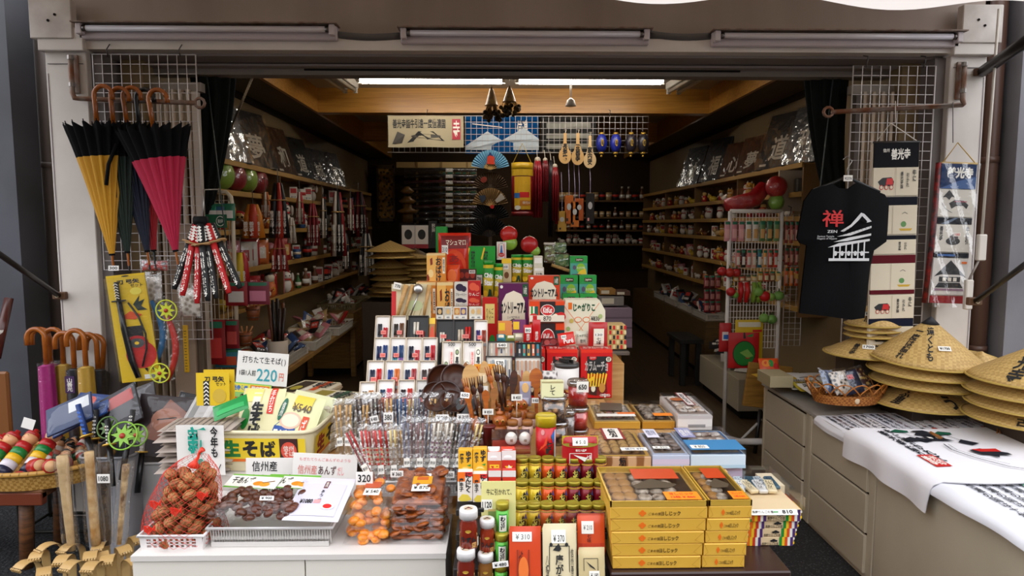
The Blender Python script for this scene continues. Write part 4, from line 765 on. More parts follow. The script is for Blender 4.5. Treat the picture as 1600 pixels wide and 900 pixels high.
for r_, (py, Y, rn) in enumerate(((757, 2.08, 'back'), (795, 1.98, 'middle'), (833, 1.88, 'front'))):
 for i in range(7):
  x = 816 + 20.4 * i + (r_ == 2) * -2; k = sum(1 for c in TC[:i] if c == TC[i])
  tin(x, py, Y, TC[i], 'small %s spice tin with gilt lid, %s of its colour in the %s row' % (CNM[TC[i]], ORD[k], rn))
L, w, h = fit(812, 798, 948, 826, 1.86); m = M(); m.box((0, 0, h / 2), (w, .003, h), FILM(.14, bump=.02)); tag(m.obj('acrylic_front', None, L), 'clear acrylic guard across the front row of spice tins', 'guard')
for a in (((857, 793, 877, 802), '¥ 450', 'orange tins'), ((907, 789, 930, 800), '¥ 370', 'dark red tins')): card('price_card', 'yen tag clipped under the middle row of ' + a[2], a[0], 1.9, a[1])
m = M(); m.tube([(0, 0, 0), (.055, 0, .006)], .006, C('#d8d4d0', .4), 6); m.box((-.006, 0, -.006), (.02, .004, .003), C('#1a1a1a')); tag(m.obj('tag_clip', None, P(808, 797, 1.9)), 'white and black tag clip at the yellow tins', 'clip')
def pepper(px, Y, label, c, word, fr, base=None):
 art = [T_(vert(word), .52, .45, .92, .95, INK, .05), T_('唐\n辛\n子', .1, .42, .4, .85, INK, .03), ('p', [(.05, .12), (.3, .3), (.7, .32), (.95, .12), (.7, .02), (.3, .02)], C(fr)), ('p', [(.2, .16), (.35, .26), (.65, .26), (.8, .16), (.5, .2)], C('#f3d98a')), ('p', [(.6, .34), (.9, .4), (.85, .3)], GR)]
 return box_thing('pepper_box', label, 'spice box', px, Y, .04, C(c, .45), art, 'citrus and garlic pepper boxes', base=base, tilt=.12)
pepper((716, 704, 738, 740), 2.06, 'yellow citrus pepper box, first from the chopsticks in the upper row', '#e2a81c', 'ゆず', '#e8b83a'); pepper((739, 702, 761, 739), 2.06, 'yellow citrus pepper box, second from the chopsticks in the upper row', '#e2a81c', 'ゆず', '#e8b83a')
for i, (px, lab) in enumerate((((715, 739, 738, 784), 'white garlic pepper box with orange corner, nearest the plastic-wrapped fruit packs'), ((739, 742, 761, 785), 'white garlic pepper box partly behind the yellow sign'))):
 box_thing('pepper_box', lab, 'spice box', px, 1.98, .04, C('#e6ddd2', .45), [R_(0, .68, .5, 1, OR), R_(.5, .85, 1, 1, RED), T_('に\nん\nに\nく', .52, .3, .92, .97, INK, .05), T_('唐\n辛\n子', .1, .35, .4, .8, INK, .03), ('p', [(.05, .1), (.3, .26), (.7, .24), (.95, .08), (.6, .02), (.2, .02)], C('#e0c84a'))], 'citrus and garlic pepper boxes', tilt=.12)
for i, (px, c) in enumerate((((762, 707, 783, 746), '#c8501c'), ((784, 705, 806, 748), '#c0281c'))):
 box_thing('spice_carton', ('milk-carton shaped spice box with yellow print', 'milk-carton shaped red spice box with a flying bird')[i], 'spice box', px, 2.06, .04, C(c, .45), [R_(0, .66, 1, 1, C('#ded4cf')), R_(.15, .05, .85, .5, YE if i == 0 else C(c)), ('p', [(.2, .45), (.8, .45), (.5, .3)], RED if i == 0 else YE), E_l(.5, .3, .1, .08, INK), T_('七味', .3, .08, .7, .22, INK if i == 0 else YE, .03), ('p', [(.3, .2), (.8, .35), (.5, .5)], CR if i else C('#e8c02a'))], tilt=.1)
 box_thing('spice_carton', 'top of a red spice box standing below ' + ('the yellow-print', 'the flying-bird') [i] + ' carton', 'spice box', (px[0] + 1, 749, px[2], 760), 1.99, .03, C('#c8301c', .45), [R_(.0, .6, 1, 1, C('#ded4cf'))], tilt=.1, mulh=2.2)
card('price_sign', 'tall pale yellow sign lettered with a proverb, tagged 1120', (752, 754, 806, 835), 1.87, '', col='#ded68e', th=.003, tilt=.08, art=[T_('牛に引かれて、', .15, .74, .88, .86, C('#4a4030')), R_(.0, .46, .32, .66, WHITE), T_('1120', .03, .5, .3, .62, INK, .03), R_(.2, .32, .48, .48, C('#c9a86a')), T_('善光寺', .15, .2, .55, .3), E_l(.65, .5, .12, .1, RED), R_(.5, .56, .8, .66, C('#c8924a')), R_(.2, .28, .45, .44, C('#7a8a4a'))])
m = M(); m.tube([(.008 * math.cos(q), 0, .006 * math.sin(q)) for q in [2 * PI * k / 10 for k in range(10)]], .0015, MT('#3a3634'), 5, closed=True); m.box((.014, 0, 0), (.016, .008, .012), C('#1a1918', .4), ch=.002); tag(m.obj('binder_clip', None, P(744, 797, 1.84)), 'black binder clip at the edge of the yellow sign', 'clip')
def jar(px, Y, label, c, lidc, words, base=None, lidtop=True):
 L, w, h = fit(*px, Y, base); r = w / 2; t = thing('relish_jar', label, 'jar', L + Vector((0, r, 0)), group='white-lidded relish jars'); m = M()
 m.lathe([(r * .85, 0), (r * .95, h * .02), (r * .95, h * .62), (r * .8, h * .72), (r * .8, h * .76)], C(c, .12), 24); F = wrap(r * .95, width=w * 1.5)
 m.art([('p', [(.12, .12), (.88, .08), (.88, .66), (.12, .72)], C('#d8a860')), ('p', [(.16, .15), (.84, .12), (.84, .62), (.16, .68)], C(c)), T_(words, .25, .36, .8, .58, INK, .05), T_('国\n産', .62, .14, .8, .34, C('#d8a860')), E_l(.5, .8, .1, .06, GOLD), R_(.86, .15, .99, .5, WHITE)], F, w * 1.5, h * .64, .0015, sub=8); m.obj('jar', t)
 m = M(); m.lathe([(r, h * .78), (r, h * .95), (r * .93, h), (r * .7, h), (0, h)], C(lidc, .3), 24); m.art([('e', .5, .5, .4, .4, C('#c8b49a')), ('p', [(.3, .4), (.7, .4), (.5, .7)], RED), ('l', [(.25, .3), (.5, .6), (.75, .35)], .004, INK)], planar((-r * .7, -r * .7, h), (1, 0, 0), (0, 1, 0)), r * 1.4, r * 1.4, .0008); m.obj('lid', t)
jar((717, 800, 746, 863), 1.8, 'big relish jar with white lid, upper one of the stack', '#7a2414', '#e2dedc', 'りずん'); jar((713, 864, 742, 926), 1.78, 'big relish jar with white lid, lower one of the stack', '#6e2014', '#e2dedc', 'りんゆ')
jar((749, 815, 773, 868), 1.82, 'smaller relish jar with white lid, upper one beside the green tubes', '#8a3018', '#e2dedc', 'りんか'); jar((746, 869, 771, 922), 1.8, 'smaller relish jar with white lid, lower one beside the green tubes', '#8a5a2a', '#e2dedc', 'りんか')
def gtube(px, Y, label):
 L, w, h = fit(*px, Y); r = w / 2; t = thing('wasabi_tube', label, 'spice tube', L + Vector((0, r, 0)), group='green spice tubes'); m = M(); m.lathe([(r, 0), (r, h * .8)], C('#5cb83a', .3), 20); F = wrap(r, width=w * 1.5); m.art([R_(.3, .1, .75, .85, C('#2a9a3a')), R_(.34, .14, .71, .8, C('#e6e6d8')), T_('わ\nさ\nび', .4, .18, .66, .76, INK, .06)], F, w * 1.5, h * .8, .0012, sub=8); m.obj('tube', t); m = M(); m.lathe([(r * 1.05, h * .78), (r * 1.05, h * .97), (r, h), (0, h)], C('#a89a2c', .3, .3), 20); m.obj('lid', t)
gtube((775, 788, 795, 836), 1.84, 'green wasabi spice tube with gilt lid, top one'); gtube((774, 837, 794, 884), 1.82, 'green wasabi spice tube with gilt lid, middle one'); gtube((773, 885, 793, 930), 1.8, 'green wasabi spice tube with gilt lid, lowest one')
card('price_card', 'tilted yen tag in front of the lowest green tube', (770, 878, 795, 887), 1.76, '¥ 480', ry=-.12)
def packets(px, Y, n, label, c, art, tilt=.25, group=None, dy=.008):
 for i in range(n):
  lab = label + (', front one' if i == 0 else ', %s from the front' % ORD[i])
  o = pouch('spice_packet', lab, 'spice packet', px, Y + dy * i, .012, C(c, .3), art if i == 0 else [], group, tilt); o.location.z += .004 * i; o.location.x += .001 * i
packets((796, 836, 846, 935), 1.76, 3, 'orange spice packet in the bundle tagged 310', '#c8421c', [R_(.1, .82, .72, .96, WHITE), T_('¥ 310', .2, .85, .66, .93, C('#6a6a6a')), T_('七味\n唐辛子', .3, .2, .5, .7, C('#5a1a10')), R_(.6, .1, .64, .7, C('#8a2a10')), R_(.24, .1, .28, .7, C('#8a2a10')), E_l(.45, .4, .16, .2, C('#e0702a'))], group='orange spice packets')
packets((849, 834, 902, 935), 1.76, 4, 'cream spice packet in the bundle tagged 370', '#d8c9a4', [R_(.26, .78, .7, .97, WHITE), T_('¥ 370', .32, .8, .66, .9), ('p', [(.3, .68), (.48, .78), (.56, .7), (.5, .66)], INK), ('l', [(.2, .0), (.2, .74), (.8, .74), (.8, .0)], .002, INK), T_('唐\nが\nら\nし', .38, .05, .62, .62, INK, .03), T_('八\n幡\n屋\n磯', .08, .05, .18, .6), T_('信\n州\n善\n光\n寺', .84, .1, .93, .7), E_l(.25, .76, .05, .03, INK), E_l(.72, .76, .05, .03, INK)], group='cream spice packets')
packets((903, 812, 946, 868), 1.82, 3, 'small orange-red spice packet in the bundle tagged 210', '#cc4a20', [R_(.15, .55, .6, .88, WHITE), T_('¥ 210', .22, .65, .54, .78, C('#6a6a6a')), R_(.0, .0, 1, .3, C('#b8381a')), T_('七\n味', .35, .32, .5, .54, C('#5a1a10'))], group='orange-red spice packets')
packets((905, 866, 946, 925), 1.76, 3, 'small tan spice packet with a bird mark, in the lowest bundle', '#c4b184', [('l', [(.2, .5), (.2, .8), (.75, .8), (.75, .5)], .0015, INK), ('p', [(.28, .74), (.6, .58), (.66, .52), (.45, .6)], INK), R_(.4, .28, .8, .5, WHITE), T_('¥ 180', .46, .32, .76, .45)], group='tan spice packets')
L, w, h = fit(838, 652, 870, 722, 2.12); r = w / 2; t = thing('spice_canister', 'tall red canister with yellow lid and a green mountain print', 'canister', L + Vector((0, r, 0))); m = M(); m.lathe([(r, 0), (r, h * .78)], C('#c01820', .25), 28); F = wrap(r, width=w * 1.5)
m.art([('p', [(.25, .0), (.8, .0), (.78, .5), (.66, .75)], C('#5a5a1a')), ('p', [(.66, .75), (.74, .5), (.8, .9)], BLU), T_('七\n味', .48, .2, .68, .6, INK, .05), E_l(.38, .85, .06, .08, PK), R_(.78, .0, .84, .9, C('#d8d4dc')), ('p', [(.25, .3), (.5, .5), (.55, .8)], C('#d8401c'))], F, w * 1.5, h * .78, .0015, sub=8); m.obj('can', t); m = M(); m.lathe([(r * 1.04, h * .76), (r * 1.04, h * .97), (r * .97, h), (r * .85, h * .99), (0, h * .99)], C('#b9a018', .3, .2), 28); m.obj('lid', t)
pouch('spice_bag', 'red and gold spice bag tagged 510 beside the red canister', 'spice packet', (879, 684, 936, 730), 2.08, .03, C('#a8141a', .25), [('p', [(0, .72), (1, .72), (1, 1), (0, 1)], C('#b8a41c')), E_l(.5, .72, .5, .08, C('#8a7a14')), R_(.28, .7, .7, .95, WHITE), T_('¥ 510', .36, .76, .64, .88), T_('根元八幡屋', .36, .5, .66, .58, WHITE), ('l', [(.2, .1), (.2, .44), (.8, .44), (.8, .1)], .0015, WHITE), ('p', [(.3, .4), (.68, .3), (.62, .16)], WHITE), T_('七味', .66, .22, .8, .4, WHITE)], tilt=.1)
def tub(px, Y, label, c1, c2, lid='#c8c4c0', name='sweets_tub', tagt=None, base=None, vor=38):
 L, w, h = fit(*px, Y, base); r = w / 2; t = thing(name, label, 'tub', L + Vector((0, r, 0)), group='clear plastic tubs'); m = M(); m.lathe([(r * .86, .003), (r * .93, h * .78)], TEX('voronoi', c1, c2, vor, .35, lo=.2, hi=.6), 24); m.obj('contents', t)
 m = M(); m.lathe([(r * .9, 0), (r * .97, h * .8)], FILM(.08, bump=.05), 24); m.obj('tub_wall', t); m = M(); m.lathe([(r * 1.03, h * .8), (r * 1.04, h * .93), (r * .95, h), (r * .9, h * .96), (0, h * .96)], FILM(.3, lid, .1), 24); m.obj('lid', t)
 if tagt: m = M(); m.box((w * .15, -r * 1.1, h * .82), (w * .55, .002, h * .42), WHITE); m.art([T_(tagt, .15, .25, .85, .75, INK, .03)], planar((w * .15 - w * .275, -r * 1.1 - .0012, h * .61), (1, 0, 0), (0, 0, 1)), w * .55, h * .42, .0006); m.obj('price_tag', t)
 return t
tub((888, 597, 922, 637), 2.42, 'clear tub of red jelly sweets tagged 650, top of its stack', '#e04a20', '#b01412', tagt='650'); tub((888, 638, 922, 673), 2.4, 'clear tub of red jelly sweets in the middle of its stack', '#e04a20', '#b01412'); tub((888, 673, 922, 702), 2.38, 'clear tub of red jelly sweets lowest in its stack', '#d03a18', '#9a1010')
tub((846, 621, 888, 661), 2.28, 'clear round tub of nut sweets with a black and white label, upper', '#b88a5a', '#3a2418', vor=55); tub((850, 661, 890, 700), 2.26, 'clear round tub of nut sweets with a black and white label, lower', '#a87a5a', '#3a2418', vor=55); tub((876, 642, 900, 690), 2.36, 'clear tub of sweets between the nut tubs and red jelly tubs', '#a89a94', '#5a4a44', vor=50)
L, w, h = fit(868, 570, 907, 610, 2.62); r = w / 2; t = thing('rice_cooker_canister', 'white canister with a dark flat lid and crossed black handles', 'canister', L + Vector((0, r, 0))); m = M(); m.lathe([(r * .95, 0), (r, h * .1), (r, h * .86)], C('#dcd6d0', .4), 30); m.obj('body', t); m = M(); m.lathe([(r * 1.02, h * .84), (r * 1.02, h * .97), (r * .95, h), (0, h)], C('#3a3836', .35), 30); m.obj('lid', t)
for s in (-.5, .25): m = M(); m.box((s * r * .5, -r * .1, h + .008), (.008, r * 1.2, .014), C('#161412', .3), rot=(0, 0, .6), ch=.002); m.obj('handle', t)
card('price_sign', 'tan hand-lettered card on a box beside the wooden ladle', (846, 596, 881, 623), 2.3, '', art=[T_('レ\nて', .38, .2, .62, .78, INK, .02), R_(.02, .9, .98, .98, C('#a89a6a'))], col='#dcd8a8', th=.06)
pouch('candy_bag', 'grey patterned candy bag lying behind the tan card', 'candy bag', (846, 580, 872, 597), 2.5, .03, TEX('voronoi', '#5a5450', '#cfc8c2', 60, .3), [], tilt=.5)
# ================================================================== gold boxes and sweets boxes on the dark table
t = thing('dark_table', 'dark wooden table under the gold sweets boxes', 'table', (0, 0, 0)); m = M(); a, b = P(952, 891, 1.8), P(1232, 891, 1.8); m.box(((a.x + b.x) / 2, 1.945, .685), (b.x - a.x, .33, .03), C('#33201c', .3), ch=.004); m.obj('tabletop', t)
for x in (a.x + .04, b.x - .04):
 for y in (1.83, 2.06): m = M(); m.box((x, y, .335), (.05, .05, .67), C('#2a1a16', .4), ch=.003); m.obj('leg', t)
gold = TEX('noise', '#d8a436', '#e6b850', 3, .4, metal=.08)
def gbox(px0, px1, py, Y, d, hh, label, top=False, small=False, i=0):
 a, b = P(px0, py, Y), P(px1, py, Y); w = b.x - a.x; t = thing('gold_sweets_box', label, 'sweets box', ((a.x + b.x) / 2, Y, .701 + hh * i), group='gold sweets boxes'); m = M(); m.box((0, d / 2, hh / 2), (w, d, hh - .001), gold, ch=.002); F = planar((-w / 2, 0, 0), (1, 0, 0), (0, 0, 1))
 m.art([('l', [(.0, 1), (.1, .3), (0, .0)], .0006, C('#a8781c')), ('l', [(1, 1), (.9, .3), (1, .0)], .0006, C('#a8781c'))] + [E_l(.33 + .02 * x, .5 + .13 * y, .018, .12, OR) for x, y in ((1, 0), (-1, 0), (0, 1), (0, -1))] + [T_('ごまの里', .39, .34, .52, .56, C('#4a3010')), T_('ヨしじック', .52, .3, .72, .66, C('#2a1a08'), .02)], F, w, hh, .0005); m.obj('body', t)
 if top:
  z = hh; m = M(); m.art([R_(.02, .02, .98, .98, C('#d8b868', .3, .5)), R_(.05, .06, .95, .94, C('#3a281c', .5))], topf(w, d, z), w, d, .0005); m.mats = m.mats; m.obj('window_frame', t, (0, d / 2, 0))
  k = 0
  for u in ([.14, .26] if small else [.12, .24, .4, .55, .7]):
   for v in (.2, .38, .56, .75):
    k += 1; q = M(); x, y = -w / 2 + w * u * (1.6 if small else 1), d * v
    if u < .3 and (not small or u < .2): q.cyl((x, y, z + .001), .021 if not small else .019, .008, C('#7a5228', .5), 18, (.25, 0, 0)); q.cyl((x, y - .001, z + .009), .0175 if not small else .015, .0015, C('#a8783c', .5), 18, (.25, 0, 0)); nm = 'cookie'
    else: q.ball((x, y, z + .004), (.021, .022, .009), TEX('noise', '#6a5a4a', '#b8aa98', 60, .3), 12); nm = 'wrapped_sweet'
    q.obj(nm, t)
  m = M(); m.box((w * .12, d * .78, z + .0142), (w * .5, d * .3, .001), C('#d04a1c', .4)); m.ext([(w * -.2, d * .42), (w * .05, d * .62), (w * .3, d * .45), (w * .2, d * .36), (w * -.16, d * .34)], z + .0146, z + .0152, C('#4a3c2a'), lambda x, y, zz: (x, y, zz)); m.obj('leaflet', t)
  m = M(); m.box((w * .27, d * .13, z + .0168), (w * .36, d * .2, .001), C('#f0861c', .4)); m.art([T_('ヨしじック', .15, .55, .85, .85, RED), T_('12枚 ¥ 860', .15, .15, .85, .42, RED)], planar((w * .09, d * .03, z + .0174), (1, 0, 0), (0, 1, 0)), w * .36, d * .2, .0005); m.obj('price_tag', t)
  m = M(); m.box((0, d / 2, z + .0135), (w, d, .0025), FILM(.06, bump=.02)); m.obj('clear_cover', t)
  m = M(); e = .004
  for y in (e / 2, d - e / 2): m.box((0, y, z + .008), (w, e, .016), GOLD)
  for x in (-w / 2 + e / 2, w / 2 - e / 2): m.box((x, d / 2, z + .008), (e, d, .016), GOLD)
  m.obj('rim', t)
 return t
HB = .0355
for i in range(5):
 dx = (4 - i) * -1.6
 gbox(953 + 4 - i * 1.2 + (4 - i) * 0, 1095 + i * 2, 890, 1.80 + .002 * (i % 2), .27, HB, 'wide gold sweets box, ' + ('bottom', 'second', 'middle', 'fourth', 'top window-lidded')[i] + ' of the wide stack', i == 4, False, i)
 gbox(1097 + i * 2, 1163 + i * 2.2, 890, 1.80 + .002 * ((i + 1) % 2), .27, HB, 'narrow gold sweets box, ' + ('bottom', 'second', 'middle', 'fourth', 'top window-lidded')[i] + ' of the narrow stack', i == 4, True, i)
def striped(px0, px1, Y, z, hh, label, d=.2):
 a, b = P(px0, 850, Y), P(px1, 850, Y); w = b.x - a.x; m = M(); m.box((0, d / 2, hh / 2), (w, d, hh - .001), C('#e2c9a0', .5), ch=.0015)
 cs = [GR, YE, C('#d8501c'), WHITE, C('#4a2a6a')]; art = []
 for k in range(5): art += [R_(.04 + .055 * k, 0, .04 + .055 * (k + 1), 1, (OR, YE, C('#c8381c'), WHITE, C('#4a2a6a'))[k]), R_(.7 + .055 * k, 0, .7 + .055 * (k + 1), 1, cs[k])]
 art += [T_('長野りんごの里', .34, .12, .68, .42, C('#3a2a18')), E_l(.58, .66, .04, .16, INK), E_l(.54, .6, .035, .12, INK), E_l(.62, .6, .035, .12, INK), R_(.573, .4, .587, .7, INK)] + [R_(.0 + .97 * (k % 2), .25 * k, .03 + .97 * (k % 2), .25 * k + .25, cs[k]) for k in range(4)]
 m.art(art, planar((-w / 2, 0, 0), (1, 0, 0), (0, 0, 1)), w, hh, .0005); m.art([R_(.25 * k, .5 * (j % 2), .25 * k + .25, .5 * (j % 2) + .5, cs[(k + j) % 5]) for k in range(4) for j in range(2)], planar((w / 2, 0, 0), (0, 1, 0), (0, 0, 1)), d, hh, .0005)
 return tag(m.obj('striped_sweets_box', None, ((a.x + b.x) / 2, Y, z)), label, 'sweets box', 'striped sweets boxes')
Y = 1.93; hz = .0265
for i in range(3): striped(1164 + 2 * i, 1240 + 3 * i, Y, .701 + hz * i, hz, 'striped apple sweets box, %s of the closed ones from the table' % ORD[i])
t = striped(1170, 1250, Y - .01, .701 + hz * 3, hz * 1.35, 'striped apple sweets box on top with an open clear-lidded tray of packets', .24)
a, b = P(1170, 780, Y), P(1250, 780, Y); w = b.x - a.x; z0 = .701 + hz * 4.35
for i in range(8):
 m = M(); m.box((0, 0, 0), (.028, .075, .012), C(('#d8d6d2', '#aab4ba', '#e0cfa8', '#3a5a6a')[i % 4], .3), ch=.003); m.art([T_('りんご\nパイ', .1, .1, .9, .9)], planar((-.014, -.037, .006), (1, 0, 0), (0, 1, 0)), .028, .075, .0008)
 tag(m.obj('sweet_packet', None, ((a.x + b.x) / 2 - w * .4 + w * .11 * i, Y + .13 + .03 * (i % 2), z0 + .014), (.1, 0, .15 * ((i % 3) - 1))), 'small wrapped sweet in the clear-lidded tray, %s from the gold boxes' % ORD[i], 'sweet', 'wrapped sweets in the clear tray')
m = M(); m.box(((a.x + b.x) / 2, Y + .12, z0 + .016), (w * 1.12, .27, .04), FILM(.07, bump=.02)); m.art([], topf(1, 1, 0), 1, 1); tag(m.obj('clear_cover'), 'clear plastic cover over the striped sweets tray', 'cover')
card('price_card', 'white card printed 810 at the front of the clear-lidded tray', (1172, 795, 1248, 805), 1.9, '', art=[T_('長野りんごの里', .06, .3, .5, .75), R_(.5, .4, .6, .6, GR), T_('810', .68, .2, .9, .85, INK, .03)], tilt=.9)
box_thing('wafer_box', 'long printed wafer box lying in the clear-lidded tray', 'box', (1200, 770, 1226, 778), 2.06, .11, C('#e0cfb0', .5), [], top=[R_(.15, .05, .85, .95, C('#c8a88a')), T_('りんごの里', .25, .1, .5, .9, BR)], base=.832)
ZP = .857
def traybox(pxb, Yf, dep, hh, label, body, frame, inside, fill, art=(), topart=(), tagt=None, name='sweets_box', zb=ZP, cover=True, seed=0):
 """pxb: (x0, x1) of the bottom front edge"""
 a, b = P(pxb[0], 700, Yf), P(pxb[1], 700, Yf); w = b.x - a.x; t = thing(name, label, 'sweets box', ((a.x + b.x) / 2, Yf, zb)); m = M(); m.box((0, dep / 2, hh / 2), (w, dep, hh), body, ch=.002); m.art(art, planar((-w / 2, 0, 0), (1, 0, 0), (0, 0, 1)), w, hh, .0006)
 m.art([R_(.03, .03, .97, .97, frame), R_(.08, .07, .92, .93, inside)], planar((-w / 2, 0, hh), (1, 0, 0), (0, 1, 0)), w, dep, .0005); m.obj('box_body', t); rr = random.Random(seed)
 if fill:
  kind, nx, ny, c1, c2 = fill
  for i in range(nx):
   for j in range(ny):
    q = M(); x, y = w * (-.36 + .72 * (i + .5) / nx), dep * (.12 + .76 * (j + .5) / ny); r = min(w * .72 / nx, dep * .76 / ny) * .52
    if kind == 'bun': q.ball((x, y, hh + .004), (r, r, r * .5), TEX('noise', c1, c2, 50, .35), 12)
    elif kind == 'disc': q.cyl((x, y, hh + .002), r, .008, C(c1, .5), 16, (.5, 0, 0)); q.cyl((x, y - .002, hh + .009), r * .8, .001, C(c2, .5), 16, (.5, 0, 0))
    else: q.box((x, y, hh + .006), (r * 1.9, r * 1.4, .012), TEX('noise', c1, c2, 40, .3), rot=(rr.uniform(-.2, .2), rr.uniform(-.2, .2), rr.uniform(-.3, .3)), ch=.004)
    q.obj('sweet', t)
 if topart: m = M(); m.art([topart[0]] + list(topart[1:]), planar((-w / 2, 0, hh + .0165), (1, 0, 0), (0, 1, 0)), w, dep, .0006); m.obj('print', t)
 if cover: m = M(); m.box((0, dep / 2, hh + .008), (w, dep, .016), FILM(.09, bump=.06)); m.obj('clear_cover', t)
 return t
brn = TEX('wave', '#8a5a34', '#c8a078', 6, .4, 3, stretch=(1, 1, 1))
traybox((930, 1018), 2.15, .26, .04, 'biscuit box with rows of round cookies and a white label tagged 870', brn, GOLD, C('#5a4030'), ('disc', 4, 6, '#7a5a34', '#b08a50'), [T_('信\n州', .42, .1, .56, .95, INK, .04)], [R_(.28, .5, .68, 1, C('#8a2020')), R_(.33, .52, .63, .98, C('#e8e2d8')), T_('信\n州', .4, .58, .56, .95, INK, .04), R_(.48, .04, .95, .16, WHITE), T_('信州 870', .55, .06, .9, .14, NAVY)], seed=1)
traybox((1020, 1078), 2.15, .24, .045, 'pale blue boxed sweets tagged 490', C('#b9c0d2', .45), C('#a8b4cc'), C('#7a7470'), ('pack', 3, 5, '#4a3c34', '#8a7a70'), [R_(0, .3, 1, .7, C('#c9bccf'))], [R_(.1, .55, .45, .95, C('#dcd8e4')), T_('信州', .15, .65, .4, .9, NAVY), R_(.05, .06, .5, .16, WHITE), T_('¥ 490', .1, .08, .45, .14)], seed=2)
traybox((1080, 1166), 2.15, .26, .045, 'wide blue box of wrapped sweets tagged 850 at the aisle side', C('#c4d2de', .45), C('#2a5a8a'), C('#8a7a6e'), ('pack', 4, 3, '#6a4a38', '#d8d0c8'), [R_(0, 0, 1, .25, C('#a8c0d0'))], [R_(.0, .0, 1, .4, C('#3a7aa8')), R_(.02, .5, .3, .92, C('#8a8ab0')), T_('信州', .06, .56, .26, .86, WHITE), R_(.04, .05, .36, .18, WHITE), T_('¥ 850', .1, .07, .3, .16)], seed=3)
box_thing('lilac_box', 'lilac carton under the wide blue sweets box', 'carton', (1085, 741, 1160, 775), 2.17, .22, C('#b49ab8', .5), [R_(.6, 0, .62, 1, C('#a08aa8'))], base=.701, mulh=.001 + .152 / (fit(1085, 741, 1160, 775, 2.17, .701)[2]))
box_thing('cardboard_riser', 'brown carton under the biscuit box', 'carton', (930, 741, 1080, 790), 2.2, .2, C('#6a4a30', .6), [], base=.701, mulh=.152 / (fit(930, 741, 1080, 790, 2.2, .701)[2]))
traybox((928, 1000), 2.58, .26, .03, 'gold-framed box of grey wrapped sweets beside the red jelly tubs', C('#c89a3c', .35, .3), C('#e0c488', .3, .3), C('#7a7066'), ('bun', 4, 5, '#5a4a40', '#c8c0b8'), [], [R_(.08, .06, .92, .2, WHITE), R_(.55, .18, .95, .28, OR), ('p', [(.2, .4), (.7, .35), (.8, .8), (.3, .85)], C('#5a5044'))], seed=4)
traybox((1003, 1054), 2.58, .25, .03, 'narrow gold-framed box of round cookies with an orange tag', C('#b8862c', .35, .3), C('#d8b060', .3, .3), C('#2a1c14'), ('bun', 2, 4, '#4a3828', '#b8aa9a'), [], [R_(.4, .08, .98, .24, C('#f0861c'))], seed=5)
traybox((1058, 1112), 2.56, .3, .058, 'tall box of white wrapped rice cakes with a printed band', C('#d6d0cc', .4), C('#c9c2c0'), C('#8a7a70'), ('pack', 3, 6, '#b89a80', '#e2dcd6'), [R_(.3, .2, .8, .4, C('#8a8686')), R_(.0, .8, 1, 1, C('#b8b0ae'))], [R_(.45, .3, .72, .98, C('#7a2a2c')), R_(.49, .32, .68, .96, C('#dcd4d0')), T_('お\nも\nち', .52, .4, .65, .9, INK, .03), T_('¥ 540', .15, .06, .5, .14), E_l(.3, .6, .2, .08, C('#a85a2a'))], seed=6)
# ================================================================== white table with walnuts and dried fruit
t = thing('white_table', 'white laminate display table holding the walnuts and dried fruit', 'table', (0, 0, 0)); a, b = P(205, 868, 1.925), P(697, 866, 1.925); TX0, TX1, TZ = a.x, b.x, a.z
m = M(); xm = -.57; q = M()
for x0, x1, y1 in ((a.x, xm, 2.41), (xm, b.x, 2.195)): m.box(((x0 + x1) / 2, (1.92 + y1) / 2, TZ - .008), (x1 - x0, y1 - 1.92, .016), C('#d8d2cc', .4)); q.box(((x0 + x1) / 2, (1.926 + y1) / 2, (TZ - .016) / 2), (x1 - x0 - .004, y1 - 1.926, TZ - .017), C('#e2dcd0', .5))
m.obj('tabletop', t); q.obj('cabinet_body', t)
a, b = P(222, 858, 1.96), P(318, 858, 1.96); WB = Vector(((a.x + b.x) / 2, 2.04, TZ))
basket_open('plastic_basket', 'white plastic basket under the net of walnuts', 'basket', WB, b.x - a.x, .17, .046, '#e2dcda', nx=9, nz=3, flare=.12)
wal = TEX('noise', '#80491f', '#b8834c', 18, .6, bump=.8); seam = C('#4a2812', .7)
def walnut_mesh():
 m = M()
 def f(u, v):
  a = 2 * PI * u; b = PI * (v - .5); r = .0178 * (1 + .05 * math.sin(a * 5 + 3 * math.sin(b * 4)) + .03 * math.sin(a * 11 + b * 9)) + (.0012 if abs(math.sin(a)) < .16 else 0); return (r * .92 * math.cos(b) * math.cos(a), r * .95 * math.cos(b) * math.sin(a), r * 1.12 * math.sin(b))
 m.grid(26, 14, f, wal, cu=True)
 for k in range(9):
  a0 = 2 * PI * k / 9; pts = []
  for j in range(6): b = -1.0 + 2.0 * j / 5; a = a0 + .25 * math.sin(3 * b + k); r = .0182; pts.append((r * .94 * math.cos(b) * math.cos(a), r * .97 * math.cos(b) * math.sin(a), r * 1.12 * math.sin(b)))
  m.tube(pts, .0006, seam, 4)
 return m
w0 = walnut_mesh().obj('walnut'); tag(w0, 'brown walnut in the heaped red net on the white basket', 'walnut', 'walnuts in the red net'); wpos = []
rw = random.Random(3)
for lay in range(8):
 z = .022 + .0255 * lay; ex = max(.05, .102 - .0052 * lay); ey = max(.035, .08 - .005 * lay); cx = .004 * lay if lay < 5 else .02 + .012 * (lay - 5) * .4
 n = 0; tries = 0
 while tries < 260:
  tries += 1; q = rw.uniform(0, 2 * PI); rr = math.sqrt(rw.uniform(.05, 1)); p = Vector((cx + ex * rr * math.cos(q), ey * rr * math.sin(q), z + rw.uniform(-.005, .005)))
  if all((p - o_).length > 0.0312 for o_ in wpos): wpos.append(p)
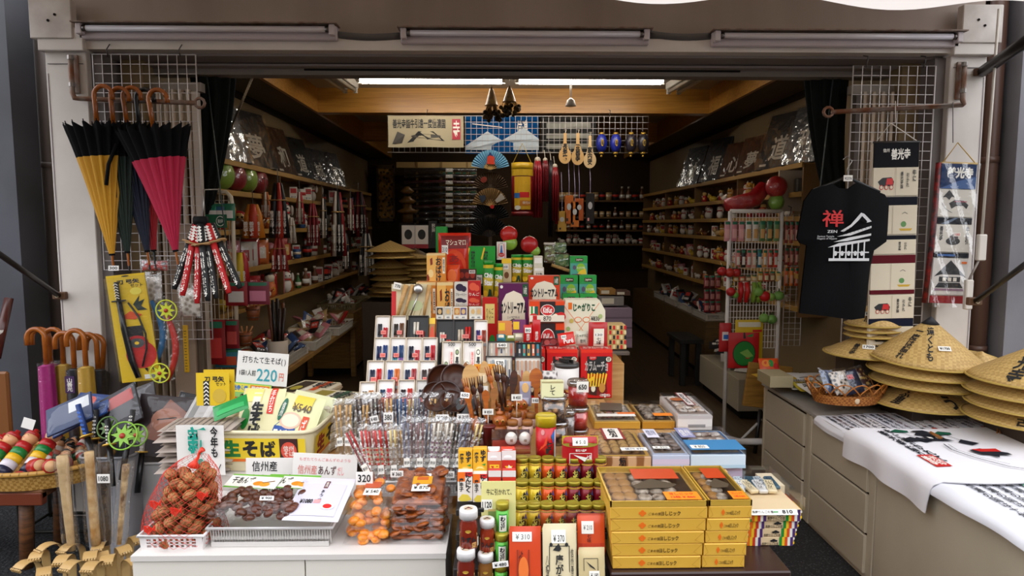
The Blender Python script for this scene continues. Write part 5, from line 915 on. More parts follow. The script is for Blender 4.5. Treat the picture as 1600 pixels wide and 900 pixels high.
for i, p in enumerate(wpos):
 rot = (rw.uniform(0, 6), rw.uniform(0, 6), rw.uniform(0, 6)); q = WB + p
 if i == 0: w0.location = q; w0.rotation_euler = rot
 else: dup(w0, q, rot)
t = thing('net_bag', 'red net bag stretched over the walnuts with a knotted top', 'net bag', WB); m = M()
def netf(u, z):
 k = z / .235; ex = .124 - .055 * k ** 1.3 - .03 * max(0, k - .85) / .15; ey = .104 - .045 * k ** 1.4; a = 2 * PI * u; cx = .006 * k * 6 * k; return Vector((cx + ex * math.cos(a) * (1 + .05 * math.sin(5 * a + 9 * k)), ey * math.sin(a) * (1 + .05 * math.sin(4 * a)), z + .012))
nt = C('#d8301c', .45)
for s in (-1, 1):
 for i in range(26): m.tube([netf(i / 26 + s * .55 * (z / .235), z) for z in [.235 * j / 16 for j in range(17)]], .0005, nt, 4)
m.obj('netting', t); m = M(); c = Vector((.05, 0, .252)); m.tube([(.036, 0, .225), (.04, 0, .238), c, (.055, 0, .268), (.066, 0, .278)], [.02, .008, .004, .005, .009], C('#e23a20', .5), 8); m.obj('knot', t)
for i, (x, y, z) in enumerate(((-.035, -.098, .15), (.02, -.09, .125), (-.06, -.09, .07), (.085, -.06, .16))): m = M(); [m.tube([(x - .016, y, z + .003 * k), (x, y - .006, z + .006 * k - .004), (x + .016, y, z - .004 * k)], .002, nt, 4) for k in range(-2, 3)]; m.obj('bunched_net', t)
a, b = P(332, 852, 1.98), P(515, 850, 1.98); TB = Vector(((a.x + b.x) / 2, 2.1, TZ)); TW = b.x - a.x
t = thing('clear_basket', 'clear ribbed plastic basket of dried apricot bags', 'basket', TB); m = M()
for i in range(46):
 x = -TW / 2 + TW * i / 45; m.box((x * 1.02, -.118, .028), (.0028, .003, .048), C('#bdb8b2', .25), rot=(.12, 0, 0))
m.obj('ribs', t); m = M()
for s in (-1, 1): m.box((0, s * .118, .03), (TW, .002, .05), FILM(.22, bump=.05)); m.box((s * TW / 2, 0, .03), (.002, .236, .05), FILM(.22, bump=.05))
m.box((0, 0, .003), (TW, .236, .004), C('#c8c4be', .3)); m.obj('basket_body', t); m = M(); e = .012; m.tube([(-TW / 2 - e, -.13, .058), (TW / 2 + e, -.13, .058), (TW / 2 + e, .13, .058), (-TW / 2 - e, .13, .058)], .005, C('#d2cecc', .25), 6, closed=True); m.box((0, -.127, .008), (TW, .004, .014), C('#cac6c2', .3)); m.obj('rim', t)
def fruitbag(name, label, L, w, h, rot, c1, c2, n, r, seed, header=None, extra=None, flat=.6, cat='fruit bag', film=None):
 t = thing(name, label, cat, L, rot); rr = random.Random(seed)
 mat = TEX('noise', c1, c2, 35, .3, bump=.4)
 for i in range(n):
  q = M(); x, y = w * rr.uniform(-.38, .38), h * rr.uniform(.05, .64 if header else .9 if extra else .45); q.ball((0, 0, 0), (r, r * rr.uniform(.75, 1), r * flat), mat, 10); q.obj('dried_fruit', t, (x, y, .008 + r * .5 * (i % 3)), (rr.uniform(-.4, .4), rr.uniform(-.4, .4), rr.uniform(0, 3)))
 if flat == .3: q = M(); q.box((0, h * .5, .013), (w * .86, h * .84, .018), mat, ch=.006); q.obj('dried_fruit', t)
 q = M()
 def top(u, v): k = (1 - abs(2 * u - 1) ** 4) * (1 - abs(2 * v - 1) ** 6); return ((u - .5) * w, v * h, .004 + (.012 + r * flat * 2.6) * k + .0025 * math.sin(17 * u + 3) * math.sin(13 * v) * k)
 q.grid(18, 18, top, film or FILM(.03, bump=.35, scale=25, k_=.08)); q.box((0, h / 2, .001), (w, h, .0015), FILM(.04, k_=.08)); q.obj('clear_bag', t)
 if header: q = M(); q.art(header, lambda x, y, z: (x - w / 2, h * .62 + y, .03 + z), w, h * .38, .0008); q.obj('header_label', t)
 if extra: q = M(); extra(q, w, h); q.obj('price_tag', t)
 return t
hdr = [R_(0, 0, 1, 1, C('#6aa83a')), ('p', [(0, .12), (1, .0), (1, .85), (0, .9)], C('#ece8dc')), T_('干あんず', .08, .3, .5, .8, INK, .03), E_l(.62, .35, .1, .16, C('#e08a1c')), E_l(.75, .3, .1, .16, C('#e89a2a')), ('l', [(.7, .4), (.9, .55)], .004, BR)]
fruitbag('dried_apricot_bag', 'bag of brown dried apricots with a green header, nearest the walnuts', P(352, 824, 1.97) + Vector((.015, 0, .02)), .17, .2, (.2, 0, -.12), '#3a1a10', '#6a3a20', 46, .017, 1, hdr); fruitbag('dried_apricot_bag', 'bag of brown dried apricots partly under the white pouch', P(425, 824, 1.97) + Vector((.0, 0, .02)), .17, .2, (.2, 0, -.1), '#3a1a10', '#6a3420', 46, .017, 2, hdr)
card('price_card', 'small yen sticker on the second bag of dried apricots', (405, 775, 427, 782), 1.96, '¥ 900', tilt=.6)
L = P(484, 822, 1.95); w, h = .17, .19; m = pouch_mesh(w, h, .02, C('#d6d2dc', .35), [R_(.1, .08, .9, .8, C('#cbc6d4')), R_(.5, .68, .58, .86, C('#5a1a20')), T_('信\n州', .515, .7, .565, .84, WHITE), T_('あ\nん\nず\n姫', .49, .36, .56, .64, INK, .02), T_('¥1080', .18, .32, .42, .42, INK, .04), R_(.44, .33, .56, .41, PK), E_l(.72, .27, .12, .075, WHITE), E_l(.72, .27, .08, .05, RED)])
tag(m.obj('white_pouch', None, L + Vector((0, 0, .015)), (-1.24, 0, -.1)), 'white pouch printed with a red seal and 1080, lying on the apricot bags', 'pouch')
card('price_sign', 'white handwritten sign for local dried apricots priced 200', (384, 717, 464, 778), 2.26, '', art=[T_('信州産', .12, .66, .6, .92), T_('あんず 干し', .1, .34, .95, .6), T_('200 ―', .4, .06, .9, .28)], th=.002, tilt=.1)
card('price_sign', 'white printed apricot sign with pale red lettering', (455, 711, 554, 775), 2.22, '', art=[T_('もぎたてりんごあんずのような', .1, .82, .9, .9, PK), T_('信州産', .08, .5, .38, .72, C('#d88a80')), T_('あんず', .4, .5, .68, .72, C('#5a3a3a')), T_('だし', .7, .5, .8, .7, PK), ('p', [(.5, .0), (.95, .0), (.9, .18), (.7, .26), (.55, .16)], PK), T_('信州 千曲', .08, .15, .4, .25, PK)], th=.002, tilt=.12, ry=.05)
def ap(q, w, h): q.box((0, h * .5, .052), (w * .36, h * .18, .001), C('#b8502c', .4)); q.box((w * .02, h * .28, .0525), (w * .36, h * .2, .001), WHITE, rot=(0, 0, -.06)); q.art([T_('¥ 540', .1, .25, .9, .75)], planar((-w * .16, h * .18, .053), (1, 0, 0), (0, 1, 0)), w * .36, h * .2, .0008)
for k in range(3):
 fruitbag('orange_apricot_pack', 'pack of orange dried apricots, ' + ('lowest', 'middle', 'top one tagged 540')[k] + ' of the pile', Vector((P(570, 853, 1.97).x + .004 * k, 1.975 + .012 * k, TZ + .002 + .038 * k)), .138, .2, (.12 if k == 2 else 0, 0, .02), '#d8701c', '#e89a34', 24 if k == 2 else 20, .019, 10 + k, None, ap if k == 2 else None, .62)
def br(q, w, h): q.box((w * .04, h * .52, .036), (w * .34, h * .2, .001), C('#d89a1c', .4)); q.box((w * .04, h * .56, .0364), (w * .2, h * .08, .001), C('#c05a1c', .4)); q.box((w * .04, h * .32, .0365), (w * .32, h * .17, .001), WHITE); q.art([T_('¥ 870', .1, .25, .9, .75)], planar((-w * .12, h * .235, .037), (1, 0, 0), (0, 1, 0)), w * .32, h * .17, .0008)
for k in range(5):
 fruitbag('brown_fruit_pack', 'flat pack of glazed brown fruit, ' + ('lowest', 'second', 'third', 'fourth', 'top one tagged 870')[k] + ' of the pile', Vector((P(651, 853, 1.97).x + (.004 if k % 2 else -.003), 1.975 + .006 * k, TZ + .002 + .023 * k)), .18, .23, (.16 if k == 4 else 0, 0, -.02 + .02 * (k % 3)), '#5a2208', '#a0541c', 26 if k == 4 else 16, .022, 20 + k, None, br if k == 4 else None, .3, film=FILM(.04, bump=.4, scale=22, k_=.1))
fruitbag('brown_fruit_pack', 'small crinkled pack of fruit lying over the top of the brown pile', P(668, 770, 2.15), .12, .09, (.5, 0, 0), '#6a2c0c', '#a8682a', 7, .016, 31, None, lambda q, w, h: (q.box((-w * .1, h * .4, .04), (w * .4, h * .2, .001), WHITE)), .4)
# ================================================================== noodle tub behind
NZ = .745
t = thing('noodle_counter', 'white-fronted box carrying the yellow noodle tub', 'counter', (0, 0, 0)); a, b = P(280, 790, 2.42), P(468, 790, 2.42); m = M(); m.box(((a.x + b.x) / 2, 2.72, NZ / 2), (b.x - a.x, .6, NZ), C('#cfc8c2', .5), ch=.004); m.obj('carcass', t)
a = P(352, 745, 2.42); bq = P(482, 745, 2.42)
def tubtray(L, w, d, h, label, rz=0):
 t = thing('noodle_tub', label, 'tub', L, (0, 0, rz)); m = M(); c = C('#e2d8b4', .35)
 def wallf(u, v, o=0):
  n = 4; a = 2 * PI * u; ca, sa = math.cos(a), math.sin(a); k = (abs(ca) ** 8 + abs(sa) ** 8) ** (-1 / 8); f = 1 + .08 * v - o; return (w / 2 * k * ca * f, d / 2 * k * sa * f, h * v)
 m.grid(64, 3, lambda u, v: wallf(u, v), c, cu=True); m.grid(64, 3, lambda u, v: wallf(1 - u, v, .02), c, cu=True); m.poly([wallf(i / 64, .02) for i in range(64)], c); m.obj('tub_body', t)
 m = M(); m.tube([wallf(i / 64, 1) for i in range(64)], .008, c, 6, closed=True); m.obj('rim', t)
 m = M(); k = 1.045; m.art([R_(.0, 0, .98, 1, C('#e8c92a')), R_(0, 0, .98, .12, OR), T_('生', .08, .2, .27, .92, C('#1f7a3a'), .06), T_('そ', .3, .2, .46, .9, INK, .05), T_('ば', .49, .2, .66, .9, INK, .05), R_(.7, .04, .9, 1, C('#3a1c1c')), E_l(.8, .48, .085, .38, C('#d8503c')), T_('信州\nそば', .74, .25, .86, .7, WHITE)], lambda x, y, z: (-w * .47 + x, -d / 2 * (1 + .075 * (.25 + .6 * y / (h * .6))) - z - .001, h * .25 + y), w * .94, h * .6, .001); m.obj('front_banner', t)
 m = M(); m.art([R_(.0, 0, .98, 1, C('#e8c92a')), R_(0, 0, .98, .1, OR), T_('生', .05, .15, .3, .9, C('#9a1f1c'), .06), T_('そ', .35, .15, .6, .9, INK, .05), T_('ば', .65, .15, .92, .9, INK, .05)], lambda x, y, z: (w / 2 * (1 + .075 * (.25 + .6 * y / (h * .6))) + z + .001, -d * .46 + x, h * .25 + y), d * .92, h * .6, .001); m.obj('side_banner', t)
 return t
NT = Vector(((a.x + bq.x) / 2 - .015, 2.66, NZ + .002)); NW = bq.x - a.x + .06
tubtray(NT, NW, .42, .15, 'cream noodle tub with yellow lettered banners', -.04)
def noodle(px, py, Y, w, h, rot, label, body, art, name='noodle_pack'):
 m = pouch_mesh(w, h, .03, C(body, .3), art); return tag(m.obj(name, None, P(px, py, Y), rot), label, 'noodle pack', 'noodle packs')
soba1 = [R_(.05, .72, .5, .98, C('#e8d87a')), R_(.3, .3, .48, .9, C('#e6dccb')), T_('生\nそ\nば', .3, .05, .6, .72, INK, .06), R_(.68, .5, .82, 1, C('#d0301c')), T_('手\n打\nち', .7, .53, .8, .97, WHITE), E_l(.2, .4, .1, .2, GR), R_(.0, 0, .9, .12, C('#5a4a2a'))]
soba2 = [R_(.05, .0, .6, .35, C('#1f4a9a')), ('p', [(.05, .3), (.25, .5), (.5, .55), (.6, .3)], C('#1f4a9a')), E_l(.42, .48, .25, .16, C('#e8b8a0')), E_l(.42, .48, .2, .12, C('#ecdcc0')), E_l(.15, .66, .08, .22, C('#14604a')), T_('信\n州', .11, .52, .19, .8, WHITE), R_(.68, .05, .82, .6, C('#d0481c')), T_('ざ\nる', .7, .1, .8, .55, WHITE), R_(.36, .72, .78, .98, C('#e8c84a')), T_('¥540', .36, .66, .8, .82, C('#5a4a3a'), .02), T_('そば', .1, .05, .45, .3, WHITE, .05)]
noodle(398, 690, 2.55, .17, .21, (-.55, 0, -.1), 'buckwheat noodle pack with black lettering and red strip, nearest the green bag', '#dfd6a4', soba1); noodle(446, 700, 2.52, .18, .21, (-.6, .12, -.25), 'noodle pack with a blue print tagged 540, front one at the tub corner', '#dcdca8', soba2); noodle(462, 694, 2.6, .18, .21, (-.6, .14, -.28), 'noodle pack mostly behind the 540 pack', '#dcdcb0', [R_(.1, .1, .5, .5, BLU)])
for i, (px, py) in enumerate(((400, 690), (430, 694))): noodle(px, py, 2.62, .15, .12, (-1.0, 0, .1), 'pale noodle pack lying in the tub under the lettered packs, %s from the banner end' % ORD[i], '#d8d2c4', [R_(.2, .2, .8, .6, C('#c8c0a8'))])
k = 0
for col, (px, py, Y) in enumerate(((505, 690, 2.75), (478, 655, 3.0))):
 for i in range(5 if col == 0 else 4):
  p = P(px, py, Y); m = M(); w, d, h = .2, .26, .036; m.box((0, 0, h / 2), (w, d, h), C('#dcd4bc', .4), ch=.008); top = [R_(.04, .04, .96, .96, C('#cfc3a0')), R_(.1, .1, .45, .9, C('#3a2c1c' if col else '#8a7a2a')), R_(.5, .1, .62, .9, C('#e0d8c8')), R_(.66, .3, .8, .95, C('#c8501c' if col else '#2a5a3a')), T_('信州\nそば', .5, .5, .95, .9, INK, .04), E_l(.28, .4, .12, .15, C('#b8a83a'))] if i == (4 if col == 0 else 3) else []
  m.art(top, topf(w, d, h), w, d, .0006); m.art([R_(.0, .3, 1, .5, C('#b8ae94'))], planar((w / 2, -d / 2, 0), (0, 1, 0), (0, 0, 1)), d, h, .0005)
  tag(m.obj('boxed_noodles', None, (p.x, Y + .05, NZ + .003 + h * 1.03 * i + (.0 if col == 0 else .02)), (0, 0, -.32 + .03 * (i % 2))), 'cream boxed noodles in the %s pile, %s' % ('front aisle-side' if col == 0 else 'rear', ('lowest', 'second', 'third', 'fourth', 'top')[i] if col == 0 else ('lowest', 'second', 'third', 'top')[i]), 'noodle box', 'boxed noodles')
t = thing('side_trestle', 'wooden trestle under the boxed noodles at the aisle', 'trestle', (0, 0, 0)); p0 = P(500, 700, 2.8); m = M(); m.box((-.6, 2.95, NZ - .015), (.2, .62, .03), wood_lt, ch=.003); m.obj('board', t)
for sx in (-.67, -.53): m = M(); m.box((sx, 3.0, NZ / 2 - .02), (.04, .5, NZ - .04), wood_md, ch=.003); m.obj('leg', t)
for i in range(9):
 m = pouch_mesh(.26, .17, .02, C('#b8aaa0', .35), [R_(.05 + .09 * j, .04, .11 + .09 * j, .96, C('#a09286')) for j in range(10)] if i > 6 else [])
 tag(m.obj('dry_noodle_pack', None, (P(330, 660, 2.6).x + .006 * (i % 3), 2.42 + .02 * (i % 2), NZ + .01 + .019 * i), (-PI / 2, 0, .12 - .05 * (i % 3))), 'flat pack of pale dry noodles in the pile beside the tub, %s from the bottom' % ORD[i], 'noodle pack', 'dry noodle packs')
m = pouch_mesh(.13, .07, .015, C('#1f8a44', .25), [R_(.1, .2, .9, .5, C('#2aa454'))]); tag(m.obj('green_bag', None, P(362, 648, 2.5) , (-.9, -.35, .2)), 'folded green film bag on the dry noodle packs', 'bag')
card('price_sign', 'white card offering fresh noodles at 220 yen', (368, 551, 446, 602), 2.95, '', art=[T_('打ちたて生そば( )', .1, .62, .95, .86, INK), T_('1袋1人前', .06, .26, .38, .44), T_('220', .4, .12, .8, .5, C('#3a9aa8')), T_('円', .84, .16, .93, .4, C('#d8705a'))], tilt=.1, ry=.08, th=.003)
card('price_sign', 'green sign for new-season noodles with a yellow heading', (348, 599, 420, 632), 2.85, '', art=[R_(.04, .55, .98, .95, C('#e0d84a')), T_('善光寺参道', .1, .62, .5, .88, BLU, .05), R_(.55, .6, .96, .92, C('#e07a1c')), T_('限定販売', .58, .64, .93, .88, WHITE, .03), T_('新そば', .35, .05, .85, .5, INK, .06), T_('New', .08, .2, .3, .4, RED)], col='#8ac06a', tilt=.12, ry=.1, th=.003)
a = P(312, 745, 2.36); m = M(); L, w, h = fit(278, 664, 350, 742, 2.38); m.grid(8, 2, lambda u, v: (w * (u - .5), .004 * math.sin(5 * u), h * v), C('#e6e2dc', .55)); m.art([T_('新', .25, .42, .64, .98, C('#1f9a86'), .035), T_('そ', .3, .0, .6, .34, C('#1f9a86'), .03), T_('今\n年\nも', .72, .36, .88, .98, INK, .03), ('l', [(.86, .1), (.92, .22)], .003, INK)], planar((-w / 2, -.006, 0), (1, 0, 0), (0, 0, 1)), w, h, .001)
tag(m.obj('noodle_banner', None, L), 'white paper banner with big green lettering on the noodle counter', 'banner')
for i in range(2): card('toy_pack_card', 'yellow toy sword set card standing behind the green sign, %s' % ('front one', 'rear one')[i], (307 + 12 * i, 583 - 5 * i, 357 + 8 * i, 634), 2.62 + .03 * i, '', col='#dcb81c', group='yellow toy set cards', art=[T_('刀 弓矢', .25, .72, .85, .9, INK, .05), T_('セット', .6, .6, .9, .72, INK), R_(.22, .0, .4, .75, INK), E_l(.7, .3, .2, .22, C('#c9a83a'))] + [('l', [(.24, .05 + .12 * k), (.31, .12 + .12 * k), (.38, .05 + .12 * k)], .004, WHITE) for k in range(6)], tilt=.05)
# ================================================================== umbrellas
crook = TEX('noise', '#84400f', '#a8601f', 7, .2); black_f = C('#0f0f10', .8)
def umbrella(px, pyt, pyb, dxpx, Y, col, label, hmat=crook, open_r=.075, tie=False, rz=0., name='hanging_umbrella', pybot_tip=None):
 """hook over the bar at (px, pyt); tip at (px + dxpx, pyb)"""
 A = P(px, pyt, Y); B_ = P(px + dxpx, pyb, Y); ax = (B_ - A); L = ax.length; q = Vector((0, 0, -1)).rotation_difference(ax.normalized())
 t = thing(name, label, 'umbrella', A, q.to_euler(), 'umbrellas hanging from the swing arm'); m = M(); R = .045
 m.tube([(R * 2 * math.cos(rz), R * 2 * math.sin(rz), -.045), (R * 2 * math.cos(rz), R * 2 * math.sin(rz), -.02)] + [((R - R * math.cos(a)) * math.cos(rz), (R - R * math.cos(a)) * math.sin(rz), R * math.sin(a) - .02) for a in [PI - PI * k / 8 for k in range(9)]] + [(0, 0, -.05), (0, 0, -.2)], .0115, hmat, 10); m.obj('crook_handle', t)
 n = 16; h0, h1 = -.17, -(L - .085)
 def cl(u, v):
  a = 2 * PI * u; k = v ** .85; r = (open_r * (1 - k) + .012) * (1 + .15 * math.cos(a * n) * (1 - .5 * v)); zz = h0 + (h1 - h0) * v + (.012 * math.cos(a * n) if v < .02 else 0); return (r * math.cos(a), r * .75 * math.sin(a), zz)
 m = M(); m.grid(128, 22, cl, C(col, .65), cu=True)
 nv = 22; nq = 128 * (nv - 1); blk = m.idx(black_f)
 for j in range(nv - 1):
  for i in range(128):
   if j < 5: m.mi[j * 128 + i] = blk
 m.obj('canopy', t); m = M()
 for k in range(n): a = 2 * PI * (k + .0) / n; r = open_r * 1.13 + .012; m.tube([(r * .92 * math.cos(a), r * .7 * math.sin(a), h0 - .02), (r * math.cos(a), r * .76 * math.sin(a), h0 + .02)], .0025, black_f, 5)
 m.obj('rib_tips', t); m = M(); m.cyl((0, 0, h1 - .07), .006, .08, hmat if hmat is crook else C('#111111', .4), 8); m.cyl((0, 0, h1 - .095), .0045, .03, C('#161412', .3), 8); m.cyl((0, 0, h1 - .004), .014, .01, black_f, 10); m.obj('ferrule', t)
 if tie: m = M(); m.tube([(open_r * .9, -.05, h0 - .1), (open_r * .6, -.075, h0 - .2), (open_r * .4, -.07, h0 - .3)], .009, black_f, 6); m.obj('tie_strap', t)
 return t
umbrella(146, 143, 424, 32, 3.52, '#c8921c', 'mustard yellow umbrella hanging nearest the white post', tie=True, open_r=.125)
umbrella(172, 146, 420, 30, 3.56, '#16281f', 'dark green umbrella hanging beside the mustard one', open_r=.11)
umbrella(191, 146, 418, 43, 3.6, '#131a30', 'navy umbrella hanging between the dark green and red ones', open_r=.1)
umbrella(212, 148, 417, 31, 3.64, '#a0101c', 'red umbrella with a black crook handle', C('#131313', .35), open_r=.1)
umbrella(231, 150, 418, 48, 3.5, '#b81440', 'crimson pink umbrella hanging nearest the dark curtain', open_r=.145)
card('price_card', 'torn white tag reading 300 at the mustard umbrella tip', (169, 415, 185, 423), 3.5, '300')
def stood(px, pyt, pyb, Y, col, label, dirn=1, tagc=None, lean=0.):
 A = P(px, pyt, Y); B_ = P(px, pyb, Y); L = A.z - B_.z; t = thing('wrapped_umbrella', label, 'umbrella', (A.x, Y, A.z), (0, lean, 0), 'umbrellas in the stand'); R = .047; m = M()
 m.tube([(-dirn * 2 * R, 0, -R - .035)] + [(-dirn * (R + R * math.cos(a)), 0, -R + R * math.sin(a)) for a in [PI * k / 9 for k in range(10)]][::1][::-1][::-1] if False else [(-dirn * 2 * R, 0, -R - .04), (-dirn * 2 * R, 0, -R)] + [(-dirn * (R + R * math.cos(a)), 0, -R + R * math.sin(a)) for a in [PI * k / 9 for k in range(1, 9)]] + [(0, 0, -R), (0, 0, -.23)], .0135, crook, 10); m.obj('crook_handle', t)
 m = M(); m.grid(28, 8, lambda u, v: ((.036 + .006 * math.sin(v * 3) + .003 * math.sin(14 * PI * u)) * math.cos(2 * PI * u), (.036 + .003 * math.sin(14 * PI * u)) * math.sin(2 * PI * u), -.2 - (L - .2) * v), C(col, .45), cu=True); m.lathe([(.012, -.19), (.036, -.2)], C(col, .45), 16); m.obj('wrapped_canopy', t)
 m = M(); m.grid(28, 6, lambda u, v: (.043 * math.cos(2 * PI * u), .043 * math.sin(2 * PI * u), -.18 - (L - .2) * v), FILM(.06, bump=.4), cu=True); m.obj('clear_sleeve', t)
 if tagc: m = M(); m.box((0, -.046, -.27), (.05, .003, .09), C(tagc, .5)); m.art([T_('山\n善\n光', .2, .1, .8, .9, WHITE)], planar((-.025, -.048, -.315), (1, 0, 0), (0, 0, 1)), .05, .09, .001); m.obj('hang_tag', t)
stood(69, 514, 740, 3.64, '#a0186e', 'magenta wrapped umbrella at the outer end of the stand'); stood(96, 514, 740, 3.70, '#b08a2a', 'ochre wrapped umbrella beside the magenta one'); stood(113, 520, 740, 3.64, '#12121a', 'black wrapped umbrella with a purple tag', 1, '#3a1a4a'); stood(131, 516, 740, 3.60, '#b8902c', 'gold-ochre wrapped umbrella beside the black tagged one'); stood(150, 522, 740, 3.68, '#131418', 'black wrapped umbrella with a cord at the post', 1); stood(163, 526, 740, 3.74, '#15151a', 'black wrapped umbrella leaning at the post, last in the stand', 1, None, .12); stood(76, 514, 740, 3.74, '#8a1a60', 'wrapped umbrella half hidden behind the magenta one')
a, b = P(44, 700, 3.64), P(176, 700, 3.64); t = thing('umbrella_stand', 'dark umbrella stand beside the white post', 'umbrella stand', ((a.x + b.x) / 2, 3.66, 0)); m = M(); w = b.x - a.x
for z in (.02, .3, .5): m.tube([(-w / 2, -.12, z), (w / 2, -.12, z), (w / 2, .12, z), (-w / 2, .12, z)], .01, C('#26241f', .5, .4), 6, closed=True)
m.obj('rails', t)
for x in (-1, 1):
 for y in (-1, 1): m = M(); m.cyl((x * w / 2, y * .12, 0), .011, .52, C('#26241f', .5, .4), 8); m.obj('leg', t)
A = P(0, 540, 2.9); m = M(); m.tube([P(-6, 560, 3.6), P(14, 466, 3.7)], .022, C('#4a2018', .25), 12); m.lathe([(.024, 0), (.024, .03)], C('#c8c2ba', .5), 12, P(1, 524, 3.64)); tag(m.obj('walking_stick'), 'dark red lacquered stick leaning at the grey wall edge', 'stick')
m = M(); m.box(P(4, 650, 3.75), (.1, .03, .5), C('#7a4a20', .4), ch=.01); tag(m.obj('wooden_post'), 'brown wooden post end behind the kokeshi basket', 'post')
# ================================================================== toy swords on the wire panels
def toyset(px, Y, label, L=None):
 L, w, h = fit(*px, Y); t = thing('toy_sword_set', label, 'toy set', L, (0, -.1, 0)); m = M(); m.box((0, .008, h / 2), (w, .008, h), C('#deb81c', .45), ch=.001); ink2 = C('#14261a')
 m.art([E_l(.5, .985, .1, .006, INK), T_('刀 弓矢', .26, .91, .85, .955, INK, .05), T_('セット', .6, .875, .92, .91, INK), E_l(.72, .84, .15, .035, C('#e6d24a')), ('p', [(.6, .72), (.8, .8), (.75, .74), (.92, .76), (.8, .7), (.95, .66), (.7, .66)], ink2), E_l(.62, .25, .4, .13, C('#c0241c')), R_(.3, .3, .75, .52, C('#1a1412')), ('p', [(.2, .6), (.5, .66), (.8, .62), (.6, .58)], C('#d8501c')), E_l(.55, .36, .3, .07, C('#b01c1c')), E_l(.55, .36, .2, .045, C('#4a4a4a')), E_l(.55, .36, .06, .015, YE), R_(.62, .02, .92, .06, WHITE), R_(.78, .025, .9, .055, C('#8a8a8a')), ('p', [(.68, .1), (.74, .12), (.72, .08), (.66, .12)], INK), ('p', [(.84, .11), (.9, .13), (.88, .09), (.82, .13)], INK)], planar((-w / 2, .003, 0), (1, 0, 0), (0, 0, 1)), w, h, .0006); m.obj('card', t)
 m = M(); m.tube([(-w * .22, -.008, h * .76), (-w * .2, -.008, h * .5), (-w * .12, -.008, h * .2), (-w * .02, -.008, h * .04)], [.013, .015, .017, .014], C('#121214', .25), 10); m.obj('scabbard', t)
 m = M(); m.tube([(-w * .22, -.008, h * .77), (-w * .22, -.008, h * .94)], .011, C('#141414', .4), 8)
 for k in range(6): z = h * (.785 + .025 * k); m.tube([(-w * .22 - .011, -.019, z), (-w * .22, -.021, z + .008), (-w * .22 + .011, -.019, z)], .0018, WHITE, 4)
 m.obj('hilt', t); m = M(); m.box((-w * .22, -.01, h * .765), (.07, .02, .008), C('#1a1a1a', .3), ch=.003); m.obj('guard', t)
 m = M(); m.tube([(w * .0, -.005, h * .74), (w * .22, -.008, h * .6), (w * .33, -.008, h * .44), (w * .3, -.008, h * .3), (w * .12, -.006, h * .14)], .005, C('#151515', .3), 6); m.obj('toy_bow', t)
 m = M(); m.box((0, -.005, h / 2), (w * 1.0, .03, h * .96), FILM(.06, bump=.25)); m.obj('clear_blister', t)
toyset((190, 428, 242, 596), 3.55, 'yellow carded toy sword and bow set hanging on the wire panel')
def cursword(px0, pyt, px1, pyb, Y, col, label, flower=None):
 A, B_ = P(px0, pyt, Y), P(px1, pyb, Y); t = thing('toy_scabbard', label, 'toy sword', A, group='curved toy swords in clear bags'); d = B_ - A; n = Vector((d.z, 0, -d.x)).normalized() * -.05
 m = M(); m.tube([d * (k / 10) + n * math.sin(PI * k / 10) for k in range(11)], [.011 + .006 * math.sin(PI * k / 10) for k in range(11)], C(col, .35), 10); m.obj('scabbard', t)
 m = M(); w = .085; m.grid(8, 14, lambda u, v: d * (v * 1.25 - .22) + n * math.sin(PI * min(1, max(0, v))) + Vector(((u - .5) * w, -.022 - .004 * math.sin(9 * u + 12 * v), 0)), FILM(.07, bump=.5)); m.obj('clear_bag', t)
 return t
cursword(236, 470, 243, 568, 3.6, '#2a6a9a', 'blue curved toy scabbard in a clear bag'); cursword(257, 486, 262, 595, 3.58, '#b8281c', 'red curved toy scabbard in a clear bag')
def shuriken(px, py, r, Y, label, rot=(0, 0, 0), c='#c8cf3a'):
 t = thing('throwing_star_toy', label, 'toy', P(px, py, Y), rot, 'round throwing star toys'); m = M(); m.tube([(r * math.cos(q), 0, r * math.sin(q)) for q in [2 * PI * k / 32 for k in range(32)]], .004, C(c, .4), 6, closed=True); m.obj('ring', t)
 m = M(); pts = []
 for k in range(16): q = 2 * PI * k / 16; rr = r * (.86 if k % 2 == 0 else .42); pts.append((rr * math.cos(q), rr * math.sin(q)))
 m.ext(pts, -.004, .004, C(c, .4)); m.obj('star', t); m = M(); m.cyl((0, -.005, 0), r * .2, .004, C('#a8341c', .4), 12, (PI / 2, 0, 0)); m.obj('hub', t)
shuriken(260, 485, .053, 3.53, 'yellow-green throwing star toy above the red scabbard'); shuriken(250, 583, .05, 3.53, 'yellow-green throwing star toy low behind the yellow set')
def baggy(name, label, px, Y, c1, c2, cat='toy bag', sc=40, film=.1, art=(), group=None, ry=0., d=.03):
 L, w, h = fit(*px, Y); t = thing(name, label, cat, L + Vector((0, d / 2, 0)), (0, ry, 0), group); m = pouch_mesh(w * .85, h * .8, d, TEX('voronoi', c1, c2, sc, .3, lo=.2, hi=.6), art); m.obj('contents', t, (0, 0, h * .04)); m = pouch_mesh(w, h, d * 1.3, FILM(film, bump=.6)); m.obj('clear_bag', t); return t
baggy('toy_bag', 'clear bag of silvery toy parts above the red scabbard', (276, 445, 312, 497), 3.6, '#8a7a6a', '#d8cfc4'); baggy('toy_bag', 'crumpled clear bag of sword hilts by the blue scabbard', (226, 425, 250, 475), 3.62, '#a09890', '#dcd6d0'); baggy('toy_bag', 'small clear bag clipped above the yellow toy set', (217, 405, 262, 424), 3.64, '#7a8a8a', '#c0302a')
m = M(); m.box((0, 0, 0), (.025, .012, .26), C('#c89a1c', .4), ch=.002)
for k in range(14): m.box((0, -.007, -.11 + .016 * k), (.015 if k % 2 else .008, .002, .003), INK)
tag(m.obj('yellow_ruler', None, P(291, 545, 3.7)), 'yellow notched strip hanging below the small wire panel', 'strip')
